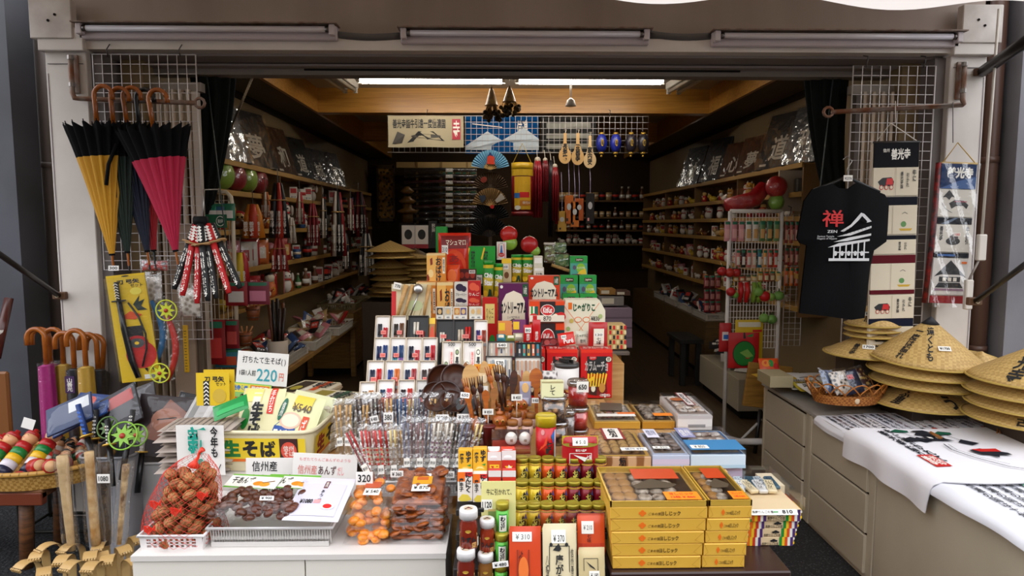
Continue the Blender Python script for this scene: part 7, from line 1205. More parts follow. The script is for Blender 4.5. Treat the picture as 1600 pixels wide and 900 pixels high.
for i in range(6):
 x0 = CX - .01 + .115 * i; art = []
 rr = random.Random(i)
 for k in range(3): art.append(T_(vert(rr.choice(['善光寺詣り牛に', '信濃の国は十州', '遠くとも一度は', '南無阿弥陀佛寺'])), .12 + .28 * k, .08 + .1 * (k % 2), .3 + .28 * k, .92, C(('#23252e', '#4a2a2c', '#2a2c3a')[(k + i) % 3], .7), .02))
 art += [E_l(.7, .12, .12, .06, C('#b8402c')) if i in (0, 3) else R_(.6, .05, .85, .12, C('#a84a40'))]
 cloth('printed_towel', 'folded white towel printed with brush verses, %s in the row from the aisle edge' % ORD[i], x0, x0 + .118, 3.16, 3.5, CT + .02 + .004 * i, art, drop=.04 if i == 0 else 0, seed=i, group='printed towels in a row', col=('#dcdade', '#e0dcde', '#d6d6de')[i % 3])
def ox_scene():
 a = [T_(vert('善光寺詣り'), .13, .38, .2, .92, INKB, .03), T_(vert('牛に引かれて'), .22, .3, .29, .96, INKB, .03), R_(.1, .22, .24, .42, RED), T_('善光\n寺印', .11, .24, .23, .4, WHITE, .03)]
 g_ = C('#1f5a44', .7)
 for cx, cy in ((.36, .9), (.76, .86)): a += [('p', [(cx - .1, cy), (cx, cy + .06), (cx + .1, cy + .03), (cx + .08, cy - .01), (cx - .04, cy - .02)], g_), ('l', [(cx, cy), (cx + .03, cy - .1), (cx + .1, cy - .18)], .004, INKB), ('p', [(cx - .02, cy - .18), (cx + .06, cy - .12), (cx + .16, cy - .2), (cx + .06, cy - .24)], INKB)]
 a += [('p', [(.46, .9), (.52, .93), (.62, .94), (.68, .88)], INKB), ('p', [(.44, .82), (.5, .88), (.66, .88), (.72, .8)], INKB), R_(.48, .72, .68, .8, INKB), R_(.52, .73, .56, .78, WHITE), R_(.6, .73, .64, .78, WHITE), ('p', [(.44, .7), (.72, .7), (.68, .74), (.48, .74)], INKB)]
 a += [('l', [(.54, .62), (.5, .5), (.56, .36), (.7, .2), (.86, .14)], .006, INKB), ('l', [(.58, .62), (.55, .5), (.62, .36), (.76, .24)], .003, INKB), ('p', [(.66, .5), (.8, .54), (.98, .46), (.98, .42), (.86, .42), (.8, .36), (.78, .42), (.7, .42)], INKB), ('p', [(.7, .52), (.95, .54), (.94, .48), (.74, .47)], RED), ('p', [(.2, .7), (.34, .76), (.42, .7), (.3, .66)], INKB)]
 return a
cloth('big_printed_cloth', 'big white cloth printed with a temple, pines and an ox, hanging over the aisle edge', CX + .02, CX + .78, 2.5, 3.18, CT + .045, ox_scene(), drop=.16, seed=5, amp=.008, col='#eae8ec', kx=.62)
cloth('verse_cloth', 'white cloth printed with columns of small verses nearest the street', CX + .05, CX + .78, 1.9, 2.53, CT + .034, [T_(vert('信濃の国は十州に境連ぬる'), .03 + .07 * k, .12, .075 + .07 * k, .95, INKB, .01) for k in range(8)] + [R_(.02, .1, .62, .97, C('#d2d2dc'))][::-1][:0] + [T_(vert('うさぎ追'), .68, .2, .78, .95, INKB, .03), ('p', [(.32, .9), (.5, .93), (.48, .98), (.34, .97)], C('#9ad0b4')), R_(.62, .02, .72, .08, C('#b84a40'))], drop=.1, seed=9, col='#e4e4ea')
for i, (px, py) in enumerate(((1462, 680), (1560, 672))):
 t = thing('clothes_peg', 'small wooden clothes peg on the printed cloth, %s the temple print' % ('above the left pine of' if i == 0 else 'beside'), 'peg', Pz(px, py, CT + .06), (.2, 0, .3 - .9 * i)); 
 for s in (-1, 1): m = M(); m.box((s * .004, 0, 0), (.006, .06, .01), wood_md, rot=(0, 0, s * .06), ch=.002); m.obj('jaw', t)
card('price_card', 'small handwritten 1400 tag on the big white cloth', (1455, 674, 1473, 682), 3.15, '1400', tilt=.8)
# ================================================================== black t-shirt on a hanger
def tshirt():
 T0 = P(1322, 283, 3.45); t = thing('t_shirt', 'black t-shirt with a red character and a white temple print on a hanger', 't-shirt', T0); px = lambda x, y: ((x - 1322) * 3.45 / 1075, -(y - 283) * 3.45 / 1075)
 out = [px(*q) for q in ((1298, 286), (1268, 296), (1256, 314), (1247, 372), (1252, 380), (1263, 384), (1257, 470), (1256, 492), (1300, 497), (1340, 503), (1361, 500), (1366, 420), (1371, 392), (1390, 378), (1391, 362), (1391, 316), (1384, 304), (1350, 290), (1338, 286), (1325, 295), (1310, 294))]
 bk = C('#0b0b0d', .85); m = M()
 cx = sum(p[0] for p in out) / len(out); cz = sum(p[1] for p in out) / len(out)
 def dome(p, s): return (p[0], s * (-.05), p[1])
 n = len(out); rings = []
 for k, sc in enumerate((1., .93, .75, .45, .0)):
  rings.append([(cx + (x - cx) * sc, -(.006 + .05 * (1 - sc ** 3)) - .006 * math.sin(22 * x + 3 * z) * (1 - sc), cz + (z - cz) * sc) for x, z in out])
 for s in (1, -1):
  vs = [(x, y * s, z) for r in rings for x, y, z in r]; fs = []
  for k in range(4):
   for i in range(n): a, b = k * n + i, k * n + (i + 1) % n; fs.append((a, b, b + n, a + n) if s < 0 else (a, a + n, b + n, b))
  m.add(vs, fs, bk, True)
 m.obj('shirt_body', t)
 F = lambda x, y, l: (px(1270, 410)[0] + x, -.062 - l, px(1270, 410)[1] + y); w = 86 * 3.45 / 1075; h = 84 * 3.45 / 1075; WH = C('#d6d6d6', .7); m = M()
 F2 = planar((px(1270, 410)[0], -.066, px(1270, 410)[1]), (1, 0, 0), (0, 0, 1))
 a = [T_('禅', .08, .66, .47, .97, RED, .012), T_('ZEN', .18, .55, .36, .6, WH), T_('Zenkoji Temple\nNagano of Nippon', .0, .42, .36, .5, WH, 0)]
 a += [('p', [(.42, .58), (.6, .7), (.78, .92), (.84, .9), (.98, .76), (.9, .74), (.76, .8), (.62, .66), (.48, .57)], WH), ('p', [(.36, .48), (.56, .54), (.98, .68), (.98, .64), (.6, .5)], WH), ('p', [(.3, .38), (.55, .4), (.98, .5), (.98, .54), (.56, .46)], WH), ('p', [(.2, .28), (.4, .3), (.96, .4), (.96, .44), (.4, .36)], WH), ('p', [(.62, .62), (.8, .86), (.9, .76), (.86, .72), (.78, .78), (.66, .62)], bk)]
 a += [R_(.3 + .11 * k, .06, .325 + .11 * k, .32 + .015 * k, WH) for k in range(6)] + [R_(.22, .03, .96, .08, WH), R_(.3, .18, .95, .2, WH)] + [E_l(.34 + .12 * k, .17, .03, .045, WH) for k in range(5)] + [('l', [(.4 + .06 * k, .56 + .03 * k), (.46 + .07 * k, .5 + .02 * k)], .0015, bk) for k in range(8)]
 m.art(a, F2, w, h, .001); m.obj('print', t)
 m = M(); q = lambda x, y: Vector((px(x, y)[0], 0, px(x, y)[1])); m.tube([q(1272, 297), q(1305, 284), q(1322, 276), q(1340, 284), q(1376, 300)], .008, C('#141414', .3), 8); m.tube([q(1322, 276), q(1324, 262), q(1330, 252), q(1322, 244), q(1316, 250)], .003, MT('#8a8680'), 6); m.obj('hanger', t)
 m = M(); m.box(q(1321, 279) + Vector((0, -.025, 0)), (.045, .002, .03), WHITE); m.art([T_('¥2376', .1, .25, .9, .7)], planar(q(1321, 279) + Vector((-.0225, -.0262, -.015)), (1, 0, 0), (0, 0, 1)), .045, .03, .0008); m.obj('price_tag', t)
tshirt()
# ================================================================== pocket banner and towel banner
def banner(name, label, px, Y, panels, head, cord, tilt, extra_w=0., film=False, sides=None):
 x0, y0, x1, y1 = px; L, w, h = fit(x0, y0, x1, y1, Y); t = thing(name, label, 'banner', L, (0, tilt, 0)); m = M(); m.box((0, .006, h / 2), (w, .006, h), C('#d6c9b4' if not film else '#c8c0b4', .7)); m.obj('backing', t)
 for pn, v0, v1, art, c in panels:
  m = M(); m.box((0, 0, h * (v0 + v1) / 2), (w * .97, .008, h * (v1 - v0)), C(c, .7), ch=.002); m.art(art, planar((-w * .485, -.004, h * v0), (1, 0, 0), (0, 0, 1)), w * .97, h * (v1 - v0), .0008); m.obj(pn, t)
 m = M(); m.tube([(-w * .5, 0, h), (w * .5, 0, h)], .006, C('#2a2622' if not film else '#c8a868', .4), 6); m.obj('top_rod', t); m = M(); a = P(*cord, Y) - L; m.tube([(-w * .45, 0, h), a, (w * .45, 0, h)], .003, C('#d8cfc0' if not film else '#c8a040', .6), 5); m.obj('hanging_cord', t)
 if film: m = M(); m.grid(20, 40, lambda u, v: ((u - .5) * w * 1.06, -.014 - .006 * math.sin(14 * u + 20 * v), -.02 + v * (h + .02)), FILM(.07, bump=.6, scale=16)); m.obj('clear_wrap', t)
 if sides: m = M(); m.tube([(-w * .56, 0, h), (-w * .58, -.01, h * .5), (-w * .62, 0, .0)], .014, TEX('noise', '#8a1c1c', '#1c1a1c', 30, .4), 6); m.obj('red_edge', t)
 return t
cart = lambda x: [('p', [(x, .5), (x + .1, .64), (x + .3, .66), (x + .36, .5), (x + .34, .34), (x + .06, .34)], INK), ('p', [(x + .18, .4), (x + .34, .4), (x + .33, .62), (x + .2, .62)], RED)] + [E_l(x + .08 + .11 * k, .3, .045, .09, C('#b8402c')) for k in range(3)] + [E_l(x + .08 + .11 * k, .3, .03, .06, C('#d8ccb4')) for k in range(3)]
pok = '#d8ccb4'; vs_ = [T_('善\n光\n寺\n詣', .6, .25, .66, .85, INK, .02), T_('引\nか\nれ', .73, .3, .79, .8, INK, .02), T_('牛\nに', .86, .5, .94, .92, INK, .03)]
flower = [('p', [(.6, .2), (.9, .2), (.86, .12), (.64, .12)], C('#c8a02a')), E_l(.7, .35, .06, .1, C('#5a8a4a')), ('l', [(.66, .7), (.72, .76), (.78, .7)], .002, INK)]
banner('pocket_banner', 'hanging cloth banner with rows of printed pockets behind the t-shirt', (1355, 222, 1444, 545), 3.6, [('header', .88, 1.0, [T_('善光寺', .38, .3, .8, .75, WHITE, .03), T_('信州', .2, .6, .34, .75, WHITE)], '#101014'), ('pocket_row', .745, .88, cart(.1) + vs_ + [R_(.49, 0, .5, 1, C('#b8aa90'))], pok), ('band', .70, .74, [], '#14161f'), ('pocket_row', .56, .70, flower + [R_(.45, 0, .46, 1, C('#b8aa90'))], pok), ('band', .535, .555, [], '#14161f'), ('pocket_row', .465, .535, vs_[:2], pok), ('band', .42, .46, [], '#5a121c'), ('pocket_row', .29, .42, flower + [R_(.45, 0, .46, 1, C('#b8aa90'))], pok), ('band', .27, .29, [], '#5a121c'), ('pocket_row', .15, .265, cart(.1) + vs_ + [R_(.49, 0, .5, 1, C('#b8aa90'))], pok), ('band', .11, .15, [], '#14182a'), ('pocket_row', .0, .11, flower + cart(.1)[:1], pok)], None, (1399, 192), -.02)
hat_t = lambda c: [('p', [(.1, .2), (.9, .2), (.8, .34), (.2, .34)], c), ('p', [(.05, .5), (.5, .95), (.95, .5), (.75, .56), (.25, .56)], c), R_(.2, .36, .8, .5, c), R_(.3, .38, .4, .48, C('#d8d0c0')), R_(.6, .38, .7, .48, C('#d8d0c0')), R_(.45, .38, .55, .48, C('#d8d0c0')), R_(.08, .12, .92, .18, C('#8a6a7a'))]
ox = [('p', [(.3, .5), (.45, .62), (.7, .6), (.85, .45), (.8, .3), (.7, .42), (.5, .4), (.38, .3)], INK), R_(.45, .55, .8, .58, C('#a83a50')), ('p', [(.1, .7), (.28, .98), (.45, .7), (.36, .74), (.3, .62), (.2, .72)], INK), ('l', [(.1, .5), (.2, .3), (.4, .15)], .002, INK)]
banner('towel_banner', 'clear-wrapped hanging strip of folded printed towels on the post', (1451, 255, 1521, 474), 3.66, [('towel_fold', .82, 1.0, [('p', [(0, 0), (1, 0), (1, .5), (.5, .3)], C('#1f4f8a')), T_('善光寺', .15, .4, .9, .85, WHITE, .05)], '#16305a'), ('towel_fold', .62, .815, ox, '#d8d2c6'), ('dark_fold', .57, .615, [('p', [(.1, 0), (.5, 1), (.6, 1), (.3, 0)], C('#5a6a80'))], '#141820'), ('towel_fold', .37, .565, [T_('善\n光\n寺', .1, .4, .2, .95, INK, .03), T_('牛\nに\n引', .84, .3, .94, .95, INK, .03), E_l(.5, .4, .2, .14, INK), E_l(.52, .55, .12, .1, C('#4a4040')), R_(.5, .58, .7, .72, WHITE), T_('1080', .53, .6, .68, .7, RED)], '#d8d2c6'), ('dark_fold', .33, .365, [R_(.1, .3, .6, .7, C('#2a5a9a'))], '#141820'), ('towel_fold', .06, .325, hat_t(INK) + [R_(.8, .86, .95, .92, OR)], '#d2ccc4'), ('red_fold', .0, .055, [], '#8a1c20')], None, (1489, 223), .03, film=True, sides=True)
m = M(); m.tube([P(1489, 160, 3.72), P(1489, 223, 3.66)], .0025, C('#6a6460'), 5); tag(m.obj('hanging_wire'), 'thin wire holding the clear-wrapped towel strip', 'wire')
m = M(); a = P(1350, 227, 3.58); m.tube([P(1399, 158, 3.66), P(1399, 192, 3.6)], .003, C('#c8bcae'), 5); tag(m.obj('hanging_string'), 'pale string holding the pocket banner on the swing arm', 'string')
# ================================================================== inside the shop: shelves
shelfw = WOOD('#7a5526', '#9a7338'); SIDE = {'l': 'umbrella-side', 'r': 't-shirt-side'}
def shelves(side, xf, xb, y0, y1, zs, label):
 t = thing('shelf_unit', label, 'shelf unit', (0, 0, FL)); s = 1 if xf > xb else -1
 for z in zs: m = M(); m.box(((xf + xb) / 2, (y0 + y1) / 2, z - FL - .012), (abs(xf - xb), y1 - y0, .024), shelfw, ch=.002); m.box((xf, (y0 + y1) / 2, z - FL - .014), (.012, y1 - y0, .036), C('#a8803c', .5), ch=.002); m.obj('shelf', t)
 y = y0
 while y <= y1 + .01: m = M(); m.box(((xf + xb) / 2, y, (zs[0] + zs[-1]) / 2 - FL - .04), (abs(xf - xb) - .01, .02, zs[0] - zs[-1] + .06), C('#6a4c26', .6)); m.obj('upright', t); y += (y1 - y0) / 4
ZL = [2.07, 1.87, 1.61, 1.34, 1.07]; ZR = [2.07, 1.87, 1.7, 1.53, 1.3, 1.07]
shelves('l', -1.78, -1.985, 4.35, 9.6, ZL, 'long wooden shelves along the wall behind the umbrellas'); shelves('r', 2.08, 2.295, 4.7, 9.9, ZR, 'long wooden shelves along the wall behind the t-shirt')
def proto(f): m = M(); f(m); return m
def g_doll(m, a, b): m.lathe([(.02, 0), (.03, .02), (.026, .06), (.012, .075)], a, 12); m.ball((0, 0, .092), (.024, .022, .024), b, 12); m.ball((0, .004, .104), (.022, .022, .016), C('#1c1512', .5), 10); m.cyl((0, -.026, .04), .01, .004, GOLD, 8, (PI / 2, 0, 0))
def g_cat(m, a, b):
 m.ball((0, 0, .04), (.034, .03, .042), a, 12); m.ball((0, -.004, .098), (.03, .026, .026), a, 12)
 for s in (-1, 1): m.lathe([(.01, 0), (.001, .02)], b, 6, (s * .017, 0, .117)); m.ball((s * .011, -.027, .1), .004, C('#14100e', .3), 6)
 m.ball((.036, -.01, .09), (.01, .01, .026), a, 8); m.tube([(.026 * math.cos(q), .024 * math.sin(q), .078) for q in [2 * PI * k / 12 for k in range(12)]], .005, b, 5, closed=True)
def g_daruma(m, a, b): m.ball((0, 0, .042), (.044, .042, .044), a, 14); m.ball((0, -.022, .052), (.026, .022, .024), b, 10); m.ball((-.009, -.043, .056), .005, INK, 6); m.ball((.009, -.043, .056), .005, INK, 6)
def g_box(m, a, b): m.box((0, 0, .05), (.06, .04, .1), a, ch=.002); m.art([R_(.12, .5, .88, .88, b), R_(.12, .1, .88, .3, WHITE), T_('善光寺', .18, .12, .82, .28)], front(.06, .04), .06, .1, .0008)
def g_cup(m, a, b): m.lathe([(.022, 0), (.028, .01), (.03, .07), (.027, .07), (.024, .014), (0, .012)], a, 14); m.lathe([(.0304, .03), (.0306, .05)], b, 14)
def g_bottle(m, a, b): m.lathe([(.02, 0), (.024, .01), (.024, .06), (.009, .085), (.009, .11)], a, 12); m.lathe([(.011, .105), (.011, .12), (0, .122)], b, 10); m.lathe([(.0246, .02), (.0246, .05)], WHITE, 12)
def g_bag(m, a, b): pouch_mesh(.09, .12, .03, a, [R_(.2, .25, .8, .7, b), T_('信州', .3, .4, .7, .6, WHITE)], m=m); pouch_mesh(.096, .126, .036, FILM(.04, bump=.4), m=m)
def g_toy(m, a, b):
 m.ball((0, 0, .03), (.04, .024, .026), a, 12); m.ball((-.036, 0, .055), (.02, .018, .02), a, 10); m.lathe([(.007, 0), (.002, .018)], b, 6, (-.044, 0, .07)); m.tube([(.036, 0, .04), (.055, 0, .06)], .004, b, 5)
 for x in (-.02, .02):
  for y in (-.012, .012): m.cyl((x, y, 0), .006, .02, a, 6)
KINDS_ = {'painted doll': g_doll, 'lucky cat': g_cat, 'round daruma': g_daruma, 'small printed box': g_box, 'cup': g_cup, 'bottle': g_bottle, 'film-wrapped bag': g_bag, 'little animal figure': g_toy}
HUES = {'red': '#a81c1c', 'white': '#d8d0c4', 'gold': '#b8842a', 'brown': '#6a3c1c', 'green': '#3a6a34', 'black': '#1c1a1c', 'blue': '#2a4a7a', 'orange': '#c8682a', 'pink': '#c87a80', 'tan': '#b0905c', 'yellow': '#cfae30'}
CATS = {'painted doll': 'doll', 'lucky cat': 'figurine', 'round daruma': 'figurine', 'small printed box': 'box', 'cup': 'cup', 'bottle': 'bottle', 'film-wrapped bag': 'bag', 'little animal figure': 'figurine'}
protos = {}; nlab = {}
def goods(kind, hue, p, where, rz=0., sc=1., grp=None, rot=None):
 k = (kind, hue); lk = '%s %s' % (hue, kind); n = nlab[(lk, where)] = nlab.get((lk, where), 0) + 1; lab = '%s %s, %s of its kind %s' % (hue, kind, ORD[min(n - 1, 19)], where)
 rot = rot or (0, 0, rz)
 if k not in protos:
  a, b = HUES[hue], {'red': '#d8b060', 'white': '#b02020', 'black': '#c83020'}.get(hue, '#d8ccb4'); m = M(); KINDS_[kind](m, C(a, .4), C(b, .45)); o = m.obj(kind.replace(' ', '_').replace('-', '_'), None, p, rot); tag(o, lab, CATS[kind], grp); o.scale = (sc,) * 3; protos[k] = o; return o
 return dup(protos[k], p, rot, lab, grp, sc)
def fill(side, zi, z, y0, y1, n, mix, where, seed, sc=1.3):
 rr = random.Random(seed); s = 1 if side == 'l' else -1; x = (-1.86 if side == 'l' else 2.16)
 for i in range(n): k, h = rr.choice(mix); goods(k, h, (x + rr.uniform(-.03, .045) * s, y0 + (y1 - y0) * (i + .5 + rr.uniform(-.2, .2)) / n, z), where, rr.uniform(.3, .9) * s, sc * rr.uniform(.85, 1.15), 'small goods on the ' + SIDE[side] + ' shelves')
A_ = [('painted doll', 'red'), ('lucky cat', 'white'), ('round daruma', 'red'), ('little animal figure', 'brown'), ('lucky cat', 'gold'), ('painted doll', 'orange'), ('little animal figure', 'white'), ('little animal figure', 'yellow')]
B_m = [('small printed box', 'white'), ('cup', 'white'), ('bottle', 'brown'), ('cup', 'black'), ('small printed box', 'black'), ('bottle', 'green'), ('lucky cat', 'white'), ('cup', 'blue')]
Cm = [('film-wrapped bag', 'red'), ('film-wrapped bag', 'pink'), ('film-wrapped bag', 'orange'), ('little animal figure', 'orange'), ('round daruma', 'orange'), ('film-wrapped bag', 'white')]
SH = ['top', 'second', 'third', 'fourth', 'fifth', 'lowest']
for zi, (z, n1, m1, n2, m2) in enumerate(((1.61, 13, A_, 24, B_m), (1.34, 12, Cm, 24, B_m), (1.07, 12, A_ + Cm, 20, B_m))): w = 'on the %s umbrella-side shelf' % SH[zi + 2]; fill('l', zi, z, 4.5, 6, n1, m1, w, 10 + zi, 1.5); fill('l', zi, z, 6, 9.4, n2, m2, w, 20 + zi)
fill('l', 1, 1.87, 6.1, 9.3, 14, B_m, 'on the second umbrella-side shelf', 31)
for zi, (z, n) in enumerate(((1.87, 26), (1.7, 34), (1.53, 36), (1.3, 36), (1.07, 30))): fill('r', zi, z, 5.0, 9.7, n, A_ + ([('lucky cat', 'white'), ('painted doll', 'red')] if zi < 2 else [('little animal figure', 'tan'), ('film-wrapped bag', 'pink'), ('small printed box', 'white')]), 'on the %s t-shirt-side shelf' % SH[zi + 1], 40 + zi, .95)
for i, (px, c) in enumerate(((353, '#86a83a'), (371, '#8a1a24'), (388, '#8fae40'), (404, '#8a1620'))):
 Y = 4.62 + .22 * i; t = thing('wrapped_cushion', ('green', 'dark red', 'light green', 'crimson')[i] + ' round film-wrapped cushion on the second umbrella-side shelf', 'cushion', (-1.84, Y, 1.975)); m = M(); m.ball((0, 0, 0), (.075, .11, .1), C(c, .5), 16); m.obj('cushion', t); m = M(); m.ball((0, 0, 0), (.085, .118, .103), FILM(.06, bump=.8, scale=18), 16); m.obj('clear_bag', t)
def plaque(side, Y, w, h, c, label, txt='心', tiltx=.32):
 s = 1 if side == 'l' else -1; t = thing('wrapped_plaque', label, 'plaque', (-1.8 if s > 0 else 2.1, Y, 2.075), (0, 0, (PI / 2 - .25) * s), 'film-wrapped plaques on the top shelves'); R = (-tiltx, 0, 0)
 m = M(); m.box((0, .01, h / 2), (w, .016, h), TEX('noise', c, '#3a2a1a' if c[1] > '3' else '#1c1c1c', 30, .5), ch=.003); m.art([T_(txt, .3, .15, .75, .6, C('#c9c0ae'), .02), R_(.1, .06, .3, .1, C('#cfc6b4'))], planar((-w / 2, .002, 0), (1, 0, 0), (0, 0, 1)), w, h, .001); m.obj('board', t, (0, 0, 0), R)
 m = M(); m.grid(14, 14, lambda u, v: ((u - .5) * w * 1.05, -.008 - .004 * math.sin(16 * u + 11 * v), v * h * 1.02), FILM(.09, bump=.9, scale=12)); m.obj('clear_wrap', t, (0, 0, 0), R)
for i, (Y, w, h, c) in enumerate(((4.75, .42, .42, '#1c1b18'), (5.3, .46, .46, '#26241f'), (5.95, .3, .42, '#4a2e1a'), (6.5, .34, .4, '#1e2420'), (7.1, .36, .36, '#241f1a'), (7.8, .36, .4, '#1a1a1a'))): plaque('l', Y, w, h, c, ('dark', 'large dark', 'brown', 'greenish black', 'dark brown', 'black')[i] + ' film-wrapped lettered plaque on the umbrella-side top shelf', '心夢和道誠福'[i])
for i, (Y, w, h, c) in enumerate(((4.85, .36, .44, '#1c1a16'), (5.3, .42, .46, '#201d19'), (5.85, .36, .34, '#5a3018'), (6.3, .36, .34, '#5a2f16'), (6.9, .4, .46, '#15181a'), (7.7, .4, .46, '#1a1c1a'))): plaque('r', Y, w, h, c, ('dark glossy', 'large black glossy', 'brown pair-mate nearer', 'brown pair-mate farther', 'blue-black', 'farthest black')[i] + ' film-wrapped lettered plaque on the t-shirt-side top shelf', '和道夢心福誠'[i])
for s, x, tx in ((1, -1.9, 'umbrella-side'), (-1, 2.2, 't-shirt-side')):
 m = M(); m.box((0, 0, .05), (.18, .3, .1), C('#6a6660', .5), ch=.01); tag(m.obj('grey_carton', None, (x, 4.55 if s > 0 else 5.0, 2.072 if s > 0 else 1.875)), 'grey flat carton lying at the near end of the %s shelves' % tx, 'carton')
# ================================================================== counters, trays and sweets along the aisles
def counter(x0, x1, y0, y1, z, c, label, legs=False, name='counter'):
 t = thing(name, label, 'counter', (0, 0, FL)); m = M()
 if legs:
  m.box(((x0 + x1) / 2, (y0 + y1) / 2, z - FL - .02), (x1 - x0, y1 - y0, .04), c, ch=.004); m.obj('tabletop', t)
  for x in (x0 + .04, x1 - .04):
   for y in (y0 + .04, y1 - .04): m = M(); m.box((x, y, (z - FL) / 2 - .02), (.05, .05, z - FL - .04), c, ch=.003); m.obj('leg', t)
 else: m.box(((x0 + x1) / 2, (y0 + y1) / 2, (z - FL) / 2 + .03), (x1 - x0, y1 - y0, z - FL - .06), c, ch=.004); m.obj('carcass', t); m = M(); m.box(((x0 + x1) / 2, (y0 + y1) / 2, .03), (x1 - x0 - .06, y1 - y0 - .04, .06), darkm); m.obj('plinth', t)
tw = WOOD('#8a6430', '#ac8446')
counter(-1.97, -1.45, 4.5, 6.95, .66, tw, 'low wooden table of sweets trays along the umbrella-side wall', True, 'low_table'); counter(-1.97, -1.5, 7.0, 9.6, .74, tw, 'wooden counter at the back of the umbrella-side wall'); counter(-1.1, -.62, 8.0, 8.9, .7, tw, 'small wooden table with a sweets tray in the middle of the back aisle', True, 'small_table')
counter(2.05, 2.295, 6.7, 10.4, .68, WOOD('#5a4426', '#6e5532'), 'long dark counter along the t-shirt-side wall'); counter(1.9, 2.28, 5.3, 6.35, .42, C('#a89c84', .5), 'low beige cabinet on castors carrying the black print bags'); counter(1.72, 1.95, 6.4, 6.9, .55, C('#1c1a18', .5), 'small black stool table beside the low beige cabinet', True, 'stool_table')
def tray_goods(x, y, z, w, d, n, mix, label, where, seed, rz=0., sc=1.2, dark=False):
 basket_open('sweets_tray', label, 'tray', (x, y, z), w, d, .07, '#c9c2b4' if not dark else '#8a7a54', nx=14, nz=2, rz=rz, group='trays along the aisles'); rr = random.Random(seed)
 for i in range(n): k, h = rr.choice(mix); goods(k, h, (x + rr.uniform(-.36, .36) * w, y + rr.uniform(-.38, .38) * d, z + .03 + .03 * (i % 3)), where, 0, sc, 'goods in the aisle trays', (rr.uniform(-1.4, -.5), rr.uniform(-.6, .6), rr.uniform(-1.2, 1.2)))
D_ = [('film-wrapped bag', 'pink'), ('film-wrapped bag', 'blue'), ('film-wrapped bag', 'orange'), ('film-wrapped bag', 'red'), ('film-wrapped bag', 'black'), ('film-wrapped bag', 'white'), ('film-wrapped bag', 'tan')]
for i, (x, y, w, d, n, nm, mx) in enumerate(((-1.68, 4.95, .42, .52, 18, 'nearest', [D_[1], D_[4], D_[3], D_[5]]), (-1.66, 5.55, .44, .5, 14, 'second', D_[4:] + D_[:1]), (-1.64, 6.3, .44, .56, 14, 'third', D_[:4] + D_[5:]))): tray_goods(x, y, .664, w, d, n, mx, nm + ' pale plastic tray of bagged sweets on the low wooden table', 'in the %s table tray' % nm, 60 + i)
for i, (x, y, z, nm) in enumerate(((-1.72, 7.5, .74, 'first'), (-1.72, 8.3, .74, 'second'), (-.86, 8.4, .704, 'middle aisle'))): tray_goods(x, y, z, .4, .6 if i < 2 else .4, 12, [('film-wrapped bag', 'white'), ('film-wrapped bag', 'black'), ('little animal figure', 'white')] if i < 2 else [D_[3], D_[6], D_[2]], nm + ' wooden-rimmed tray at the back of the umbrella side', 'in the %s back tray' % nm, 70 + i, dark=True)
for i, y in enumerate((7.0, 7.6, 8.2, 8.8)): tray_goods(2.17, y, .684, .2, .5, 8, [('small printed box', 'black'), ('film-wrapped bag', 'black'), ('film-wrapped bag', 'white'), ('film-wrapped bag', 'blue')], 'pale tray on the long dark counter, %s from the wire rack' % ORD[i], 'in the %s counter tray' % ORD[i], 80 + i)
for i in range(9):
 m = pouch_mesh(.26, .2, .012, C('#1c1a1c' if i % 3 else '#c8c2ba', .5), [T_('善光寺', .1, .5, .6, .8, WHITE if i % 3 else INK, .03), ('p', [(.5, .1), (.9, .2), (.7, .6)], C('#c8c2ba' if i % 3 else '#1c1a1c'))]); tag(m.obj('print_bag', None, (2.06 - .02 * (i % 2), 5.5 + .085 * i, .43 + .012 * i), (-1.4, 0, -.6 + .1 * (i % 4))), 'black and white print bag piled on the low beige cabinet, %s from the street' % ORD[i], 'print bag', 'print bags on the low cabinet')
pouch('yellow_bag', 'yellow drawstring bag behind the red apple bag', 'bag', (1148, 500, 1194, 572), 4.71, .03, C('#cfae1c', .4), [R_(.1, .85, .9, .95, C('#d8d0b8')), R_(.6, .74, .95, .79, RED)])
pouch('apple_bag', 'red apple-shaped bag with a green round window and leaf', 'bag', (1138, 520, 1188, 576), 4.66, .03, C('#b81c1c', .4), [E_l(.5, .42, .37, .36, C('#14140f')), E_l(.5, .42, .35, .34, C('#1f7a2a')), ('p', [(.46, .84), (.54, .84), (.53, 1), (.48, 1)], INK), ('p', [(.54, .9), (.8, .98), (.76, .88)], C('#2a7a2a')), ('p', [(.35, .45), (.6, .55), (.8, .35), (.6, .3)], C('#7aa84a'))]); pouch('red_check_bag', 'red checked cloth bag beside the yellow bag', 'bag', (1124, 505, 1144, 550), 4.71, .03, C('#b01c1c', .5), [R_(.2, .4, .7, .7, C('#d8d0c8')), R_(.3, .45, .8, .6, BLU)])
